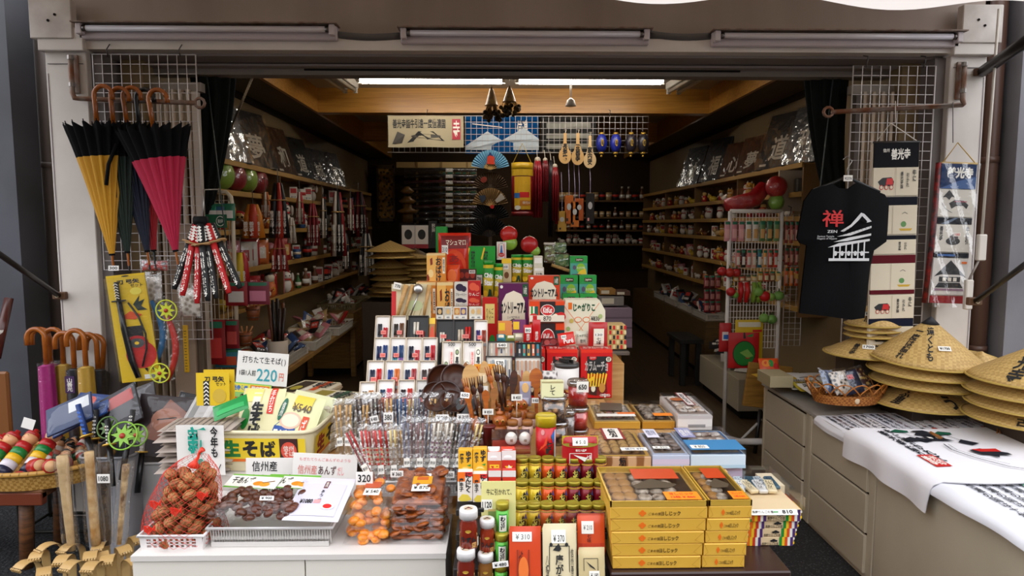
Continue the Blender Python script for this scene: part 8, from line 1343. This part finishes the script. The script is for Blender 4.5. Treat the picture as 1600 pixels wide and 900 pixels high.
# ================================================================== white wire rack of charms
RX0, RX1 = P(1141, 330, 4.75), P(1222, 330, 4.75); RW = RX1.x - RX0.x; z0 = zat(545, 4.75); RH = RX0.z - z0; t = thing('wire_rack', 'white wire display rack of charms and packs beside the t-shirt', 'display rack', (RX0.x, 4.75, z0)); cw = C('#d6d0c8', .4)
for x in (0, RW): m = M(); m.cyl((x, 0, -z0 + FL), .014, RH + z0 - FL, cw, 10); m.obj('post', t)
m = M(); m.cyl((0, 0, RH), .014, RW, cw, 10, (0, PI / 2, 0)); m.obj('top_bar', t)
for i in range(1, 16): m = M(); m.tube([(RW * i / 16, 0, 0), (RW * i / 16, 0, RH)], .0025, cw, 4); m.obj('wire', t)
for j in range(22): m = M(); m.tube([(0, 0, RH * j / 22), (RW, 0, RH * j / 22)], .0025, cw, 4); m.obj('wire', t)
def pk_(px0, py0, px1, py1, Y, c, c2, lab, grp, art=()): return pouch('hanging_pack', lab, 'pack', (px0, py0, px1, py1), Y, .02, C(c, .35), list(art) or [R_(.15, .15, .85, .6, C(c2)), R_(.1, .82, .9, .96, C('#1f6a4a'))], grp)
for i, c in enumerate(('#c8888a', '#c07a80', '#c88a8a', '#d8d0c8', '#cfc6b8', '#5a7a4a', '#4a6a44', '#6a8a54')): pk_(1132 + 11 * i, 345, 1142.5 + 11 * i, 377, 4.73, c, '#d8a09a' if i < 3 else '#c89a5a', 'hanging charm pack in the upper row of the white rack, %s from the shelves' % ORD[i], 'upper row of hanging packs')
for i, c in enumerate(('#c87a70', '#1c1a1c', '#c8706a', '#d8a08a', '#2a6a7a', '#d89a50', '#b8503a', '#c83a2a')): pk_(1150 + 8.4 * i, 390, 1157.8 + 8.4 * i, 418, 4.73, c, '#d8cfc0', 'slim hanging charm in the middle row of the white rack, %s from the shelves' % ORD[i], 'middle row of hanging charms')
for i, c in enumerate(('#8a3a34', '#9a443a', '#8f3f38', '#7a342e', '#94483c', '#8a3c34', '#c8602a', '#d87a30', '#c04a24')): pk_(1226 + 8 * (i % 3), (345, 387, 418)[i // 3], 1233 + 8 * (i % 3), (380, 414, 447)[i // 3], 4.76, c, '#c89a84', 'brown hanging pack on the dark rack by the t-shirt, %s in the %s row' % (ORD[i % 3], ('upper', 'middle', 'lower')[i // 3]), 'hanging packs on the dark rack')
for i, (px, py, r, c, lab) in enumerate(((1128, 424, .035, '#a81818', 'red round plush charm nearest the shelves'), (1140, 426, .035, '#b02a1c', 'red round plush charm, second from the shelves'), (1151, 426, .032, '#a01818', 'red round plush charm, third from the shelves'), (1142, 456, .034, '#b01c1c', 'red ball charm beside a green one'), (1149, 461, .024, '#6a9a3a', 'small green ball charm beside a red one'), (1185, 456, .036, '#7aa84a', 'green ball charm above the glossy red one'), (1195, 463, .04, '#c01a1c', 'large glossy red ball charm'), (1205, 464, .03, '#86ac4e', 'pale green ball charm beside the glossy red one'), (1217, 462, .036, '#6fa04a', 'green ball charm at the rack post'), (1194, 497, .036, '#7aa850', 'green ball charm low on the rack, first'), (1206, 499, .036, '#6a9a48', 'green ball charm low on the rack, second'))):
 m = M(); m.ball((0, 0, 0), (r, r * .8, r * .92), C(c, .4), 14); m.lathe([(.006, 0), (.003, .02)], C('#3a5a24'), 6, (0, 0, r * .88)); m.tube([(0, 0, r), (0, .04, r + .03)], .002, C('#c8b090'), 4); tag(m.obj('ball_charm', None, P(px, py, 4.71)), lab, 'charm', 'round charms on the white rack')
for i, (px, c) in enumerate(((1157, '#b81818'), (1167, '#c01c1a'), (1178, '#7a9a34'), (1186, '#86a83c'))): m = M(); m.tube([(0, 0, 0), (.004, -.01, -.06), (-.004, 0, -.14)], [.016, .02, .016], C(c, .4), 8); tag(m.obj('long_charm', None, P(px, 441, 4.73)), ('red', 'second red', 'green', 'second green')[i] + ' long pepper-shaped charm hanging on the white rack', 'charm', 'long charms')
for i in range(8): pk_(1146 + 9.5 * i, 424 if i > 3 else 430, 1155 + 9.5 * i, 440, 4.735, ('#b8882a', '#c84a2a', '#8a5a3a', '#d8b060')[i % 4], '#d8c8a0', 'small charm pack in the lower row of the white rack, %s from the shelves' % ORD[i], 'lower row of charm packs')
for i in range(9): pk_(1100 + 9 * (i % 3), (430, 452, 470)[i // 3], 1109 + 9 * (i % 3), (450, 470, 488)[i // 3], 5.4, ('#7a1c24', '#5a1a20', '#8a2a30')[i % 3], '#b87a70', 'dark red hanging charm beside the white rack, %s in the %s row' % (ORD[i % 3], ('upper', 'middle', 'lower')[i // 3]), 'dark red hanging charms')
t = thing('wrapped_cushion', 'long glossy red film-wrapped cushion lying on the white rack top', 'cushion', P(1165, 318, 4.85)); m = M(); m.tube([(-.14, 0, -.01), (-.05, 0, 0), (.06, .0, .03), (.14, .02, .12)], [.045, .06, .06, .05], C('#a8161c', .35), 14); m.obj('cushion', t); m = M(); m.ball((0, -.03, .02), (.19, .07, .09), FILM(.05, bump=.7, scale=10), 14); m.obj('clear_bag', t)
for i, (px, py, r, c) in enumerate(((1213, 292, .075, '#a8161c'), (1213, 316, .055, '#7aa83a'))): t = thing('wrapped_cushion', ('red round film-wrapped cushion above the white rack', 'green round film-wrapped cushion standing on the white rack')[i], 'cushion', P(px, py, 4.8)); m = M(); m.ball((0, 0, 0), (r, r * .8, r), C(c, .45), 18); m.obj('cushion', t); m = M(); m.ball((0, 0, 0), (r * 1.1, r * .9, r * 1.08), FILM(.05, bump=.7, scale=14), 16); m.obj('clear_bag', t)
L, w, h = fit(1216, 266, 1262, 330, 4.9); m = M(); m.box((0, .01, h / 2), (w, .02, h), C('#b8a890', .6)); tag(m.obj('end_board', None, L), 'pale end board of the t-shirt-side shelves', 'board')
# ================================================================== things hanging from the beam
def hang(name, label, cat, px, py0, Y, grp=None): return thing(name, label, cat, P(px, py0, Y), group=grp)
for i, (px, y0, y1, Y) in enumerate(((768, 128, 188, 5.3), (796, 126, 180, 5.25))):
 t = hang('dried_flower_bunch', 'bunch of dried flowers hanging head down, ' + ('first' if i == 0 else 'second') + ' from the curtain and umbrellas', 'dried flowers', px, y0, Y, 'dried flower bunches'); h = P(px, y0, Y).z - P(px, y1, Y).z; rr = random.Random(i); m = M(); hd = M()
 for k in range(34): a = rr.uniform(0, 6.3); r = rr.uniform(.2, 1) * .075; zz = -h * rr.uniform(.72, 1); m.tube([(0, 0, -.03), (r * .25 * math.cos(a), r * .25 * math.sin(a), -h * .4), (r * math.cos(a), r * math.sin(a), zz)], .0025, C('#8a6430', .7), 4); hd.ball((r * math.cos(a), r * math.sin(a), zz), rr.uniform(.012, .02), C(rr.choice(['#3a2c1c', '#4a3a22', '#5a4a30', '#2a2218']), .9), 6)
 m.obj('stems', t); hd.obj('flower_heads', t)['kind'] = 'stuff'; m = M(); m.lathe([(.012, -.05), (.05, -h * .6), (.055, -h * .62)], TEX('noise', '#6a4a1c', '#a8803c', 30, .4), 12); m.obj('wrapper', t); m = M(); m.tube([(0, 0, 2.85 - t.location.z), (0, 0, -.04)], .004, C('#d8d0c0'), 5); m.obj('string', t)
t = hang('ladle', 'white enamel ladle hanging from the lit tube', 'ladle', 892, 132, 5.4); m = M(); m.tube([(0, 0, 0), (0, 0, -.11)], .006, C('#d8cfc4', .3), 8); m.obj('handle', t); m = M(); m.lathe([(.006, 0), (.03, -.02), (.042, -.06), (.04, -.065), (.0, -.055)], C('#d0c6ba', .3), 18, (0, 0, -.1)); m.obj('ladle_bowl', t); m = M(); m.tube([(0, 0, -.005), (.01, 0, .02), (0, .15, 2.77 - t.location.z)], .003, C('#c8c0b4'), 5); m.obj('hook', t)
for i, (px, y0, y1, tx) in enumerate(((883, 208, 256, '長寿箸'), (903, 208, 258, '登善寺'), (922, 212, 263, '家内安'))):
 Y = 6.1; t = hang('rice_paddle', 'wooden rice paddle with brush lettering, %s from the drum lantern' % ORD[i], 'rice paddle', px, y0, Y, 'lettered rice paddles'); h = P(px, y0, Y).z - P(px, y1, Y).z; m = M(); r = .056; pts = [(.012, 0), (.014, -h * .3)] + [(r * math.sin(a), -h + r * 1.25 + r * 1.25 * math.cos(a)) for a in [PI * k / 10 for k in range(2, 10)]]; m.ext(pts + [(0, -h)] + [(-x, z) for x, z in reversed(pts)], -.004, .004, C('#cfa468' if i < 2 else '#d8b888', .5)); m.art([T_(vert(tx), .3, .1, .7, .66, INK, .04)], planar((-r, -.0045, -h), (1, 0, 0), (0, 0, 1)), 2 * r, h, .001); m.obj('blade', t); m = M(); m.tube([(0, 0, -.01), (.01, 0, .03), (0, .1, .04)], .003, C('#c8bca8'), 5); m.obj('hook', t)
for i, px in enumerate((940, 962, 986, 1005)):
 t = hang('paper_lantern', '%s little lantern with a gold front, %s from the rice paddles' % (('blue', 'blue', 'dark', 'dark')[i], ORD[i]), 'lantern', px, 224, 6.1, 'little hanging lanterns'); m = M(); m.ball((0, 0, 0), (.05, .05, .085), C(('#1c2a8a', '#1f2a90', '#2a2430', '#26222c')[i], .35), 18); m.art([E_l(.5, .5, .18, .3, GOLD), T_('福', .35, .3, .65, .7, INK)], wrap(.05, (0, 0, -.05), .07), .07, .1, .004); m.obj('lantern_body', t)
 for s in (-1, 1): m = M(); m.cyl((0, 0, s * .085 - .008), .02, .016, GOLD, 12); m.obj('cap', t)
 m = M(); m.tube([(0, 0, .09), (0, .1, .13)], .003, INK, 4); m.obj('cord', t); m = M(); m.ball((0, 0, -.11), .01, GOLD, 8); m.obj('bead', t)
def hangcloth(name, label, px, Y, c, art, wav=.02):
 L, w, h = fit(*px, Y); m = M(); f = lambda x, y, l: (x - w / 2, wav * math.sin(x * 14) * (1 - y / h * .5) - l, y); m.grid(30, 8, lambda u, v: f(u * w, v * h, 0), CLOTH_THIN(c, .3)); m.art(art, f, w, h, .004, sub=8, sub2=True); return tag(m.obj(name, None, L), label, 'cloth')
hangcloth('hand_towel', 'white printed hand towel hung along the wire grid', (607, 181, 724, 230), 6.13, '#c9bc9c', [T_('善光寺詣牛引遠一度信濃国', .06, .6, .76, .9, INK, .02), ('p', [(.25, .15), (.4, .5), (.6, .5), (.75, .2), (.55, .25)], INK), E_l(.5, .35, .2, .06, C('#3a3630')), R_(.85, .25, .96, .9, C('#a8283a')), T_('寺', .86, .3, .95, .85, WHITE), ('p', [(.05, .1), (.12, .5), (.22, .4), (.18, .15)], C('#3a3630'))])
hangcloth('shop_curtain', 'blue printed cloth behind the wire grid under the beam', (727, 182, 842, 240), 6.3, '#16508a', [('p', [(.0, .2), (.3, .6), (.5, .35), (.8, .7), (1, .4), (1, .1), (0, .1)], C('#b8c4cc')), T_('信濃', .7, .4, .85, .9, WHITE), ('l', [(.1, .8), (.5, .7)], .008, WHITE)]); hangcloth('print_cloth', 'dark patterned cloth behind the wire grid near the lanterns', (845, 184, 932, 238), 6.3, '#3a3a38', [R_(.1, .1 + .3 * k, .9, .25 + .3 * k, C('#8a887c')) for k in range(3)])
t = hang('drum_lantern', 'yellow and red drum-shaped lantern printed with a temple', 'lantern', 816, 264, 6.0); m = M(); r = .093; m.lathe([(r, -.39), (r, 0)], C('#7a1418', .3), 28); m.art([R_(.18, .1, .82, .82, C('#d8a81c')), ('p', [(.3, .5), (.5, .62), (.62, .7), (.78, .52), (.74, .48), (.34, .48)], C('#7a1c1c')), R_(.4, .36, .76, .48, RED), R_(.18, .35, .4, .46, C('#2a6ab0')), R_(.4, .18, .8, .3, C('#c87a1c')), T_('善光寺', .5, .22, .8, .28, WHITE), E_l(.32, .14, .12, .05, WHITE), R_(.0, .84, 1, .98, C('#c8a01c'))], wrap(r, (0, 0, -.39), .24), .24, .39, .002, sub=8); m.obj('drum', t)
for z in (-.39, 0): m = M(); m.lathe([(r * 1.02, -.015), (r * 1.02, .02 if z < 0 else .05), (0, .02 if z < 0 else .05)], C('#c8a01c' if z == 0 else '#6a1216', .35), 28, (0, 0, z)); m.obj('rim', t)
m = M(); m.tube([(-.08, 0, .05), (0, 0, .22), (.08, 0, .05)], .004, C('#b8a048'), 5); m.obj('cord', t)
def fan(px, py, wpx, Y, c, label, art=(), hc='#c8a060'):
 a, b = P(px - wpx / 2, py, Y), P(px + wpx / 2, py, Y); r = (b.x - a.x) / 2; t = thing('folding_fan', label, 'fan', ((a.x + b.x) / 2, Y, a.z), (.12, 0, 0), 'open folding fans in the column'); m = M(); n = 40
 F = lambda u, k: ((r * (.35 + .65 * k)) * math.cos(PI * (.06 + .88 * u)) * -1, -.008 * math.cos(PI * n * u), (r * (.35 + .65 * k)) * math.sin(PI * (.06 + .88 * u)))
 m.grid(n * 2 + 1, 4, lambda u, v: F(u, v), C(c, .6), smooth=False); m.art(art, lambda x, y, l: (lambda q: (q[0], -.011 - l, q[2]))(F(x, y)), 1, 1, .001, sub=10, sub2=True); m.obj('leaf', t); m = M()
 for k in range(9): q = PI * (.1 + .8 * k / 8); m.tube([(0, 0, 0), (-r * .4 * math.cos(q), 0, r * .4 * math.sin(q))], .004, C(hc, .5), 4)
 m.obj('ribs', t)
fan(766, 265, 60, 6.0, '#7ab0cc', 'pale blue folding fan with a red mountain, topmost of the column', [('p', [(.3, .0), (.42, .5), (.5, .8), (.62, .5), (.75, .0)], C('#d0402a')), ('p', [(.42, .5), (.5, .85), (.6, .5), (.5, .6)], C('#2a3a6a'))]); fan(766, 297, 56, 6.05, '#4a3622', 'brown folding fan, second in the column', [E_l(.3, .5, .1, .25, C('#7a2a1c'))], '#3a2a1a'); fan(766, 322, 56, 6.02, '#8a6c42', 'tan folding fan with a wave print, third in the column', [('p', [(.05, .2), (.2, .8), (.35, .5), (.3, .2)], C('#2a3648')), R_(.75, .1, .9, .9, C('#b8b0a4'))]); fan(766, 345, 60, 6.04, '#14100f', 'black folding fan with a red mark, fourth in the column', [E_l(.55, .6, .05, .15, RED)], '#1a1412'); fan(764, 370, 62, 6.02, '#0f0d0d', 'plain black folding fan, lowest in the column', [], '#181211')
m = M(); m.box((0, 0, 0), (.03, .02, .75), C('#5a4a34', .6)); m.box((0, 0, -.9), (.012, .012, 1.2), C('#2a2420', .5)); tag(m.obj('fan_stand', None, P(766, 330, 6.055)), 'narrow upright stand behind the column of fans', 'stand')
for i, (px, y0, y1, c, r) in enumerate(((840, 250, 340, '#8a1420', .035), (852, 250, 315, '#6a121a', .026), (867, 260, 345, '#7a1018', .03), (861, 252, 370, '#1a1416', .018), (870, 300, 350, '#8a141c', .012))):
 A = P(px, y0, 6.05); h = A.z - P(px, y1, 6.05).z; t = thing('bead_tassel', ('thick dark red', 'dull red', 'bright dark red', 'black', 'thin red')[i] + ' bead tassel hanging beside the drum lantern', 'tassel', A, group='bead tassels'); m = M()
 for k in range(9): a = 2 * PI * k / 9; m.tube([(r * .4 * math.cos(a), r * .4 * math.sin(a), 0), (r * math.cos(a), r * math.sin(a), -h * .2), (r * math.cos(a), r * math.sin(a), -h)], r * .33, C(c, .35), 5)
 m.obj('strands', t)['kind'] = 'stuff'; m = M(); m.ball((0, 0, 0), r * .8, C('#c8bca8' if i < 3 else c, .4), 10); m.tube([(0, 0, 0), (0, .15, .1)], .003, C('#c8bca8'), 4); m.obj('knot', t)
for i, (px, y0, y1, c) in enumerate(((889, 305, 350, '#b8601c'), (898, 315, 355, '#c87024'), (905, 310, 345, '#a8501c'), (922, 302, 350, '#14100f'), (878, 330, 362, '#c89a3c'))): L, w, h = fit(px - 7, y0, px + 7, y1, 6.1); t = thing('wooden_tag_charm', ('orange wooden', 'second orange wooden', 'third orange wooden', 'black and pink figure', 'gold braided')[i] + ' charm hanging below the rice paddles', 'charm', L, group='charms below the paddles'); m = M(); m.box((0, 0, h / 2), (w, .012, h), C(c, .4), ch=.004); m.art([E_l(.5, .6, .25, .12, C('#c8c8c8')), R_(.2, .1, .4, .2, PK if i == 3 else INK)], front(w, .012), w, h, .001); m.obj('tag', t); m = M(); m.tube([(0, 0, h), (.0, 0, h + .12), (0, .1, h + .35)], .003, C('#a89ab8'), 4); m.obj('cord', t)
# ================================================================== back wall
t = thing('back_shelf', 'wide dark shelf unit on the back wall behind the rice paddles', 'shelf unit', (0, 0, FL)); a, b = P(868, 400, 10.3), P(1012, 400, 10.3)
for k, py in enumerate((313, 339, 359, 381)): m = M(); z = zat(py, 10.3); m.box(((a.x + b.x) / 2, 10.36, z - FL - .012), (b.x - a.x, .26, .024), C('#6a4c28', .5)); m.obj('shelf', t); rr = random.Random(k); [goods(*rr.choice([('cup', 'brown'), ('bottle', 'brown'), ('cup', 'black'), ('cup', 'tan')] if k < 3 else [('little animal figure', 'white'), ('cup', 'white'), ('lucky cat', 'white')]), (a.x + .1 + (b.x - a.x - .2) * i / 12, 10.32, z), 'on the %s back shelf' % ORD[k], 0, 1.2 if k else 1.7, 'small goods on the back shelves') for i in range(13)]
for i in range(10): L, w, h = fit(632, 262 + 9.6 * i, 745, 270 + 9.6 * i, 9.96); t = thing('wrapped_sword', 'long film-wrapped ornamental sword on the back rack, %s from the top' % ORD[i], 'sword', L, group='wrapped swords on the back rack'); m = M(); m.tube([(-w / 2, 0, h / 2), (0, -.01, h * .7), (w / 2, 0, h / 2)], .022, C(('#2a2a2c', '#1c1a1c', '#4a1c24', '#26262a')[i % 4], .3), 8); m.obj('scabbard', t); m = M(); m.box((w * .12, -.03, h / 2), (.1, .004, .05), C('#c8c4bc')); m.obj('paper_tag', t); m = M(); m.grid(30, 8, lambda u, v: ((u - .5) * w, .035 * math.cos(2 * PI * v) + .004 * math.sin(40 * u), h / 2 + .035 * math.sin(2 * PI * v)), FILM(.12, bump=.8, scale=10), cv=True); m.obj('clear_wrap', t)
m = M()
for px in (652, 690, 730): m.box((P(px, 300, 10).x, 10, 1.32), (.03, .04, 2.44), C('#8a6a34', .5))
m.box((P(690, 250, 10).x, 10.02, 2.5), (1.3, .05, .08), C('#b89a60', .6)); tag(m.obj('sword_rack'), 'upright wooden rack holding the film-wrapped swords', 'rack')
for i in range(14): pk_(686 + 12 * (i % 5), 268 + 30 * (i // 5), 697 + 12 * (i % 5), 290 + 30 * (i // 5), 10.47, '#8a6a24', '#3a2a1c', 'gold patterned pack behind the wrapped swords, %s in the %s row' % (ORD[i % 5], ORD[i // 5]), 'gold packs behind the swords')
L, w, h = fit(590, 258, 616, 346, 10.44); t = thing('framed_carving', 'tall dark frame with a gilded carving at the back corner', 'picture', L); m = M()
for s in (-1, 1): m.box((s * w * .46, 0, h / 2), (w * .1, .05, h), C('#5a4222', .4)); m.box((0, 0, h / 2 + s * h * .47), (w, .05, h * .06), C('#5a4222', .4))
m.obj('frame', t); m = M(); m.box((0, .02, h / 2), (w * .85, .02, h * .9), TEX('voronoi', '#1c140c', '#b8862a', 22, .35, lo=.25, hi=.6, bump=.6)); m.obj('gilded_panel', t)
for i, (px, c) in enumerate((((628, 352, 648, 388), '#c8c0b8'), ((649, 352, 669, 388), '#cfc6bc'), ((670, 345, 682, 388), '#1a1a1a'))): box_thing('print_box', ('pale print box with red foot', 'second pale print box with red foot', 'black lettered box')[i] + ' behind the straw hats', 'box', px, 6.8, .08, C(c, .5), [E_l(.5, .6, .3, .22, INK), R_(0, 0, 1, .18, C('#8a1c24'))] if i < 2 else [T_('善光寺\n御本尊', .2, .1, .8, .9, WHITE)])
L = P(637, 348, 9.0); m = M()
for k in range(3): m.lathe([(.1 - .02 * k, 0), (.14 - .025 * k, .03), (.02, .09)], C('#8a6228', .4), 14, (0, 0, .12 + .13 * k)); m.cyl((0, 0, .1 * k), .07 - .012 * k, .14, C('#7a5420', .5), 12)
m.box((0, 0, (FL - L.z) / 2), (.2, .2, L.z - FL), C('#2a1e14', .6)); tag(m.obj('pagoda_model', None, L), 'small golden wooden pagoda model by the wrapped swords', 'model')
for i, (px, py, r, sc) in enumerate(((610, 392, .24, 1), (604, 418, .2, 1.2), (600, 455, .19, 1), (640, 405, .2, 1))):
 for k in range(5 if i in (1, 3) else 2): hat(Vector((P(px, py, 6.6).x + .01 * k, 6.6 + .12 * i, P(px, py, 6.6).z - .06 * k)), r, .1, 'straw hat piled inside by the back aisle, %s of column %s from the shelves' % (ORD[k], ('two', 'one', 'three', 'four')[i]), tip=False)
m = M(); m.box((P(615, 470, 6.75).x, 6.8, .5), (.55, .5, .8), C('#3a2a1a', .6), ch=.004); tag(m.obj('hat_plinth'), 'dark wooden plinth under the inside pile of straw hats', 'plinth')
def sheaf(px, y0, y1, Y, n, cs, label, r=.014, sp=.05):
 A = P(px, y0, Y); h = A.z - P(px, y1, Y).z; t = thing('hanging_sheaf', label, 'sheaf', A, group='sheaves along the shelves')
 for i in range(n): a = 2 * PI * i / n; m = M(); m.tube([(sp * .3 * math.cos(a), sp * .3 * math.sin(a), 0), (sp * .6 * math.cos(a), sp * .6 * math.sin(a), -h * .3), (sp * math.cos(a), sp * math.sin(a), -h)], [r * .7, r, r], C(cs[i % len(cs)], .5), 8); m.art([T_(vert('善光寺よ'), .1, .05, .9, .9, WHITE, .04)], planar((sp * .8 * math.cos(a) - r * .7, sp * .8 * math.sin(a) - r - .006, -h * .95), (1, 0, 0), (0, 0, 1)), r * 1.4, h * .5, .001); m.obj('toy_blade', t)
 m = M(); m.lathe([(sp * 1.05, -h * .32), (sp * 1.05, -h * .3)], C('#a8834a', .5), 16); m.obj('guard_ring', t); m = M(); m.tube([(0, 0, 0), (0, .0, .1), (-.06, .05, .1)], .003, MT('#8a8680'), 4); m.obj('hook', t)
sheaf(434, 286, 372, 4.9, 6, ('#121214', '#1a1a1c', '#b0301c'), 'sheaf of black soft toy swords hung on the second shelf', .017, .06); sheaf(436, 372, 424, 4.85, 5, ('#8a2420', '#a8342c'), 'sheaf of dark red soft toy swords below the black sheaf', .014, .05); sheaf(488, 318, 384, 5.9, 6, ('#7a1420', '#8a1c24'), 'dark red cord sheaf hung among the cups', .012, .05); sheaf(527, 300, 400, 6.6, 6, ('#8a1c20', '#c8bcae', '#1a1a1a'), 'red and white banner sheaf farther along the shelves', .02, .06); sheaf(560, 300, 370, 7.4, 8, ('#6a1018', '#1a1416'), 'dark red tassel sheaf at the back corner', .022, .08); sheaf(572, 365, 430, 7.2, 8, ('#c8c0b8', '#2a2a2e'), 'black and white strap sheaf below the dark red tassels', .014, .08); sheaf(395, 320, 372, 4.75, 5, ('#c87a1c', '#b83a1c', '#cfae30'), 'orange and yellow toy sheaf hung beside the black soft swords', .03, .05); sheaf(376, 395, 450, 4.55, 4, ('#a8161c', '#d8b82a'), 'red and yellow ball sheaf hung by the near shelf end', .03, .03)
for i, (px, y0, y1, c) in enumerate(((468, 300, 350, '#b8303a'), (505, 310, 372, '#1c1a1c'), (548, 310, 360, '#8a2430'), (415, 300, 340, '#c8682a'), (455, 340, 380, '#d0c8bc'), (540, 365, 420, '#26242a'))): sheaf(px, y0, y1, 5.2 + .0125 * (px - 415), 4, (c, '#c8bcae'), ('small crimson', 'small black', 'small wine red', 'small orange', 'small white', 'small charcoal')[i] + ' charm sheaf hung along the umbrella-side shelf edge', .011, .03)
for i, (px, c) in enumerate(((300, '#b8a8b0'), (312, '#1f7a5a'), (325, '#2a5a7a'), (338, '#1f6a4a'))): pk_(px + 10, 262 if i == 0 else 318, px + 28, 300 if i == 0 else 345, 4.2, c, '#d8d0c8', ('pink toy card', 'green charm card', 'blue charm card', 'dark green charm card')[i] + ' on the near wire cart', 'charm cards on the near cart')
A, B_ = P(306, 300, 4.25), P(362, 300, 4.25); w = B_.x - A.x; hh = A.z - FL; t = thing('wire_cart', 'cream wire rack with a rounded frame just inside the opening', 'display rack', (A.x, 4.25, FL)); m = M(); m.tube([(0, 0, 0), (0, 0, hh), (w * .85, 0, hh), (w * .97, 0, hh - .03), (w, 0, hh - .08), (w, 0, 0)], .013, C('#c9bca4', .4), 10); m.obj('frame', t)
for i in range(1, 8): m = M(); m.tube([(w * i / 8, .01, .5), (w * i / 8, .01, hh)], .0025, C('#c9bca4', .4), 4); m.obj('wire', t)
for j in range(14): m = M(); m.tube([(0, .01, .5 + j * (hh - .55) / 13), (w, .01, .5 + j * (hh - .55) / 13)], .0025, C('#c9bca4', .4), 4); m.obj('wire', t)
card('green_sign', 'green sign with a white crest on the near wire cart', (321, 335, 354, 356), 4.18, '', art=[E_l(.7, .5, .2, .38, WHITE), E_l(.7, .5, .17, .33, C('#14503a')), T_('善光寺', .58, .35, .82, .65, WHITE)], col='#14603c', tilt=0)
for i, (px, c, c2) in enumerate((((318, 500, 350, 570), '#8a1418', '#c83a34'), ((352, 500, 372, 545), '#7a141c', '#b8443c'), ((335, 545, 375, 575), '#3a7a8a', '#c8502c'), ((352, 440, 385, 478), '#8a1a20', '#c8c0b8'), ((385, 440, 420, 476), '#7a2a3a', '#c87a90'))): pk_(*px, 4.12 + .03 * i, c, c2, ('dark red toy pack', 'slim red toy pack', 'blue and orange toy pack', 'red net toy pack', 'pink and mauve toy box')[i] + ' hanging low on the near wire cart', 'toy packs on the near cart')
for i, (px, py) in enumerate(((362, 530), (384, 540), (375, 482), (396, 500))):
 p = P(px, py, 4.4); t = thing('wooden_pail', 'small wooden pail toy hanging by the near wire cart, %s from the cart' % ORD[i], 'toy', p, group='wooden pails'); m = M(); m.lathe([(.035, 0), (.045, .09), (.04, .09), (.032, .01), (0, .01)], C(('#b8924c', '#8a4a24')[i % 2], .5), 14); m.obj('pail_body', t); m = M()
 for z in (.02, .07): m.tube([((.037 + .1 * z) * math.cos(q), (.037 + .1 * z) * math.sin(q), z) for q in [2 * PI * k / 16 for k in range(16)]], .003, C('#3a2a1a', .5), 4, closed=True)
 m.obj('hoops', t)
 for k in range(4): m = M(); m.tube([(-.02 + .01 * k, 0, .05), (-.05 + .035 * k, -.02, .13)], .005, C('#c8844a', .5), 6); m.obj('stick', t)
L = P(440, 530, 4.7); t = thing('sword_crock', 'pale crock of wooden toy swords on the low table', 'crock', (L.x, 4.62, .664)); m = M(); m.lathe([(.06, 0), (.068, .2), (.06, .2), (.055, .02), (0, .02)], C('#c8b8a4', .5), 20); m.obj('crock_body', t)
for k in range(7): a = k * .9; m = M(); m.tube([(.02 * math.cos(a), .02 * math.sin(a), .04), (.05 * math.cos(a), .05 * math.sin(a), .42 + .03 * (k % 3))], .011, C(('#2a1a12', '#6a3a1c', '#1a1412')[k % 3], .4), 7); m.obj('toy_sword', t)
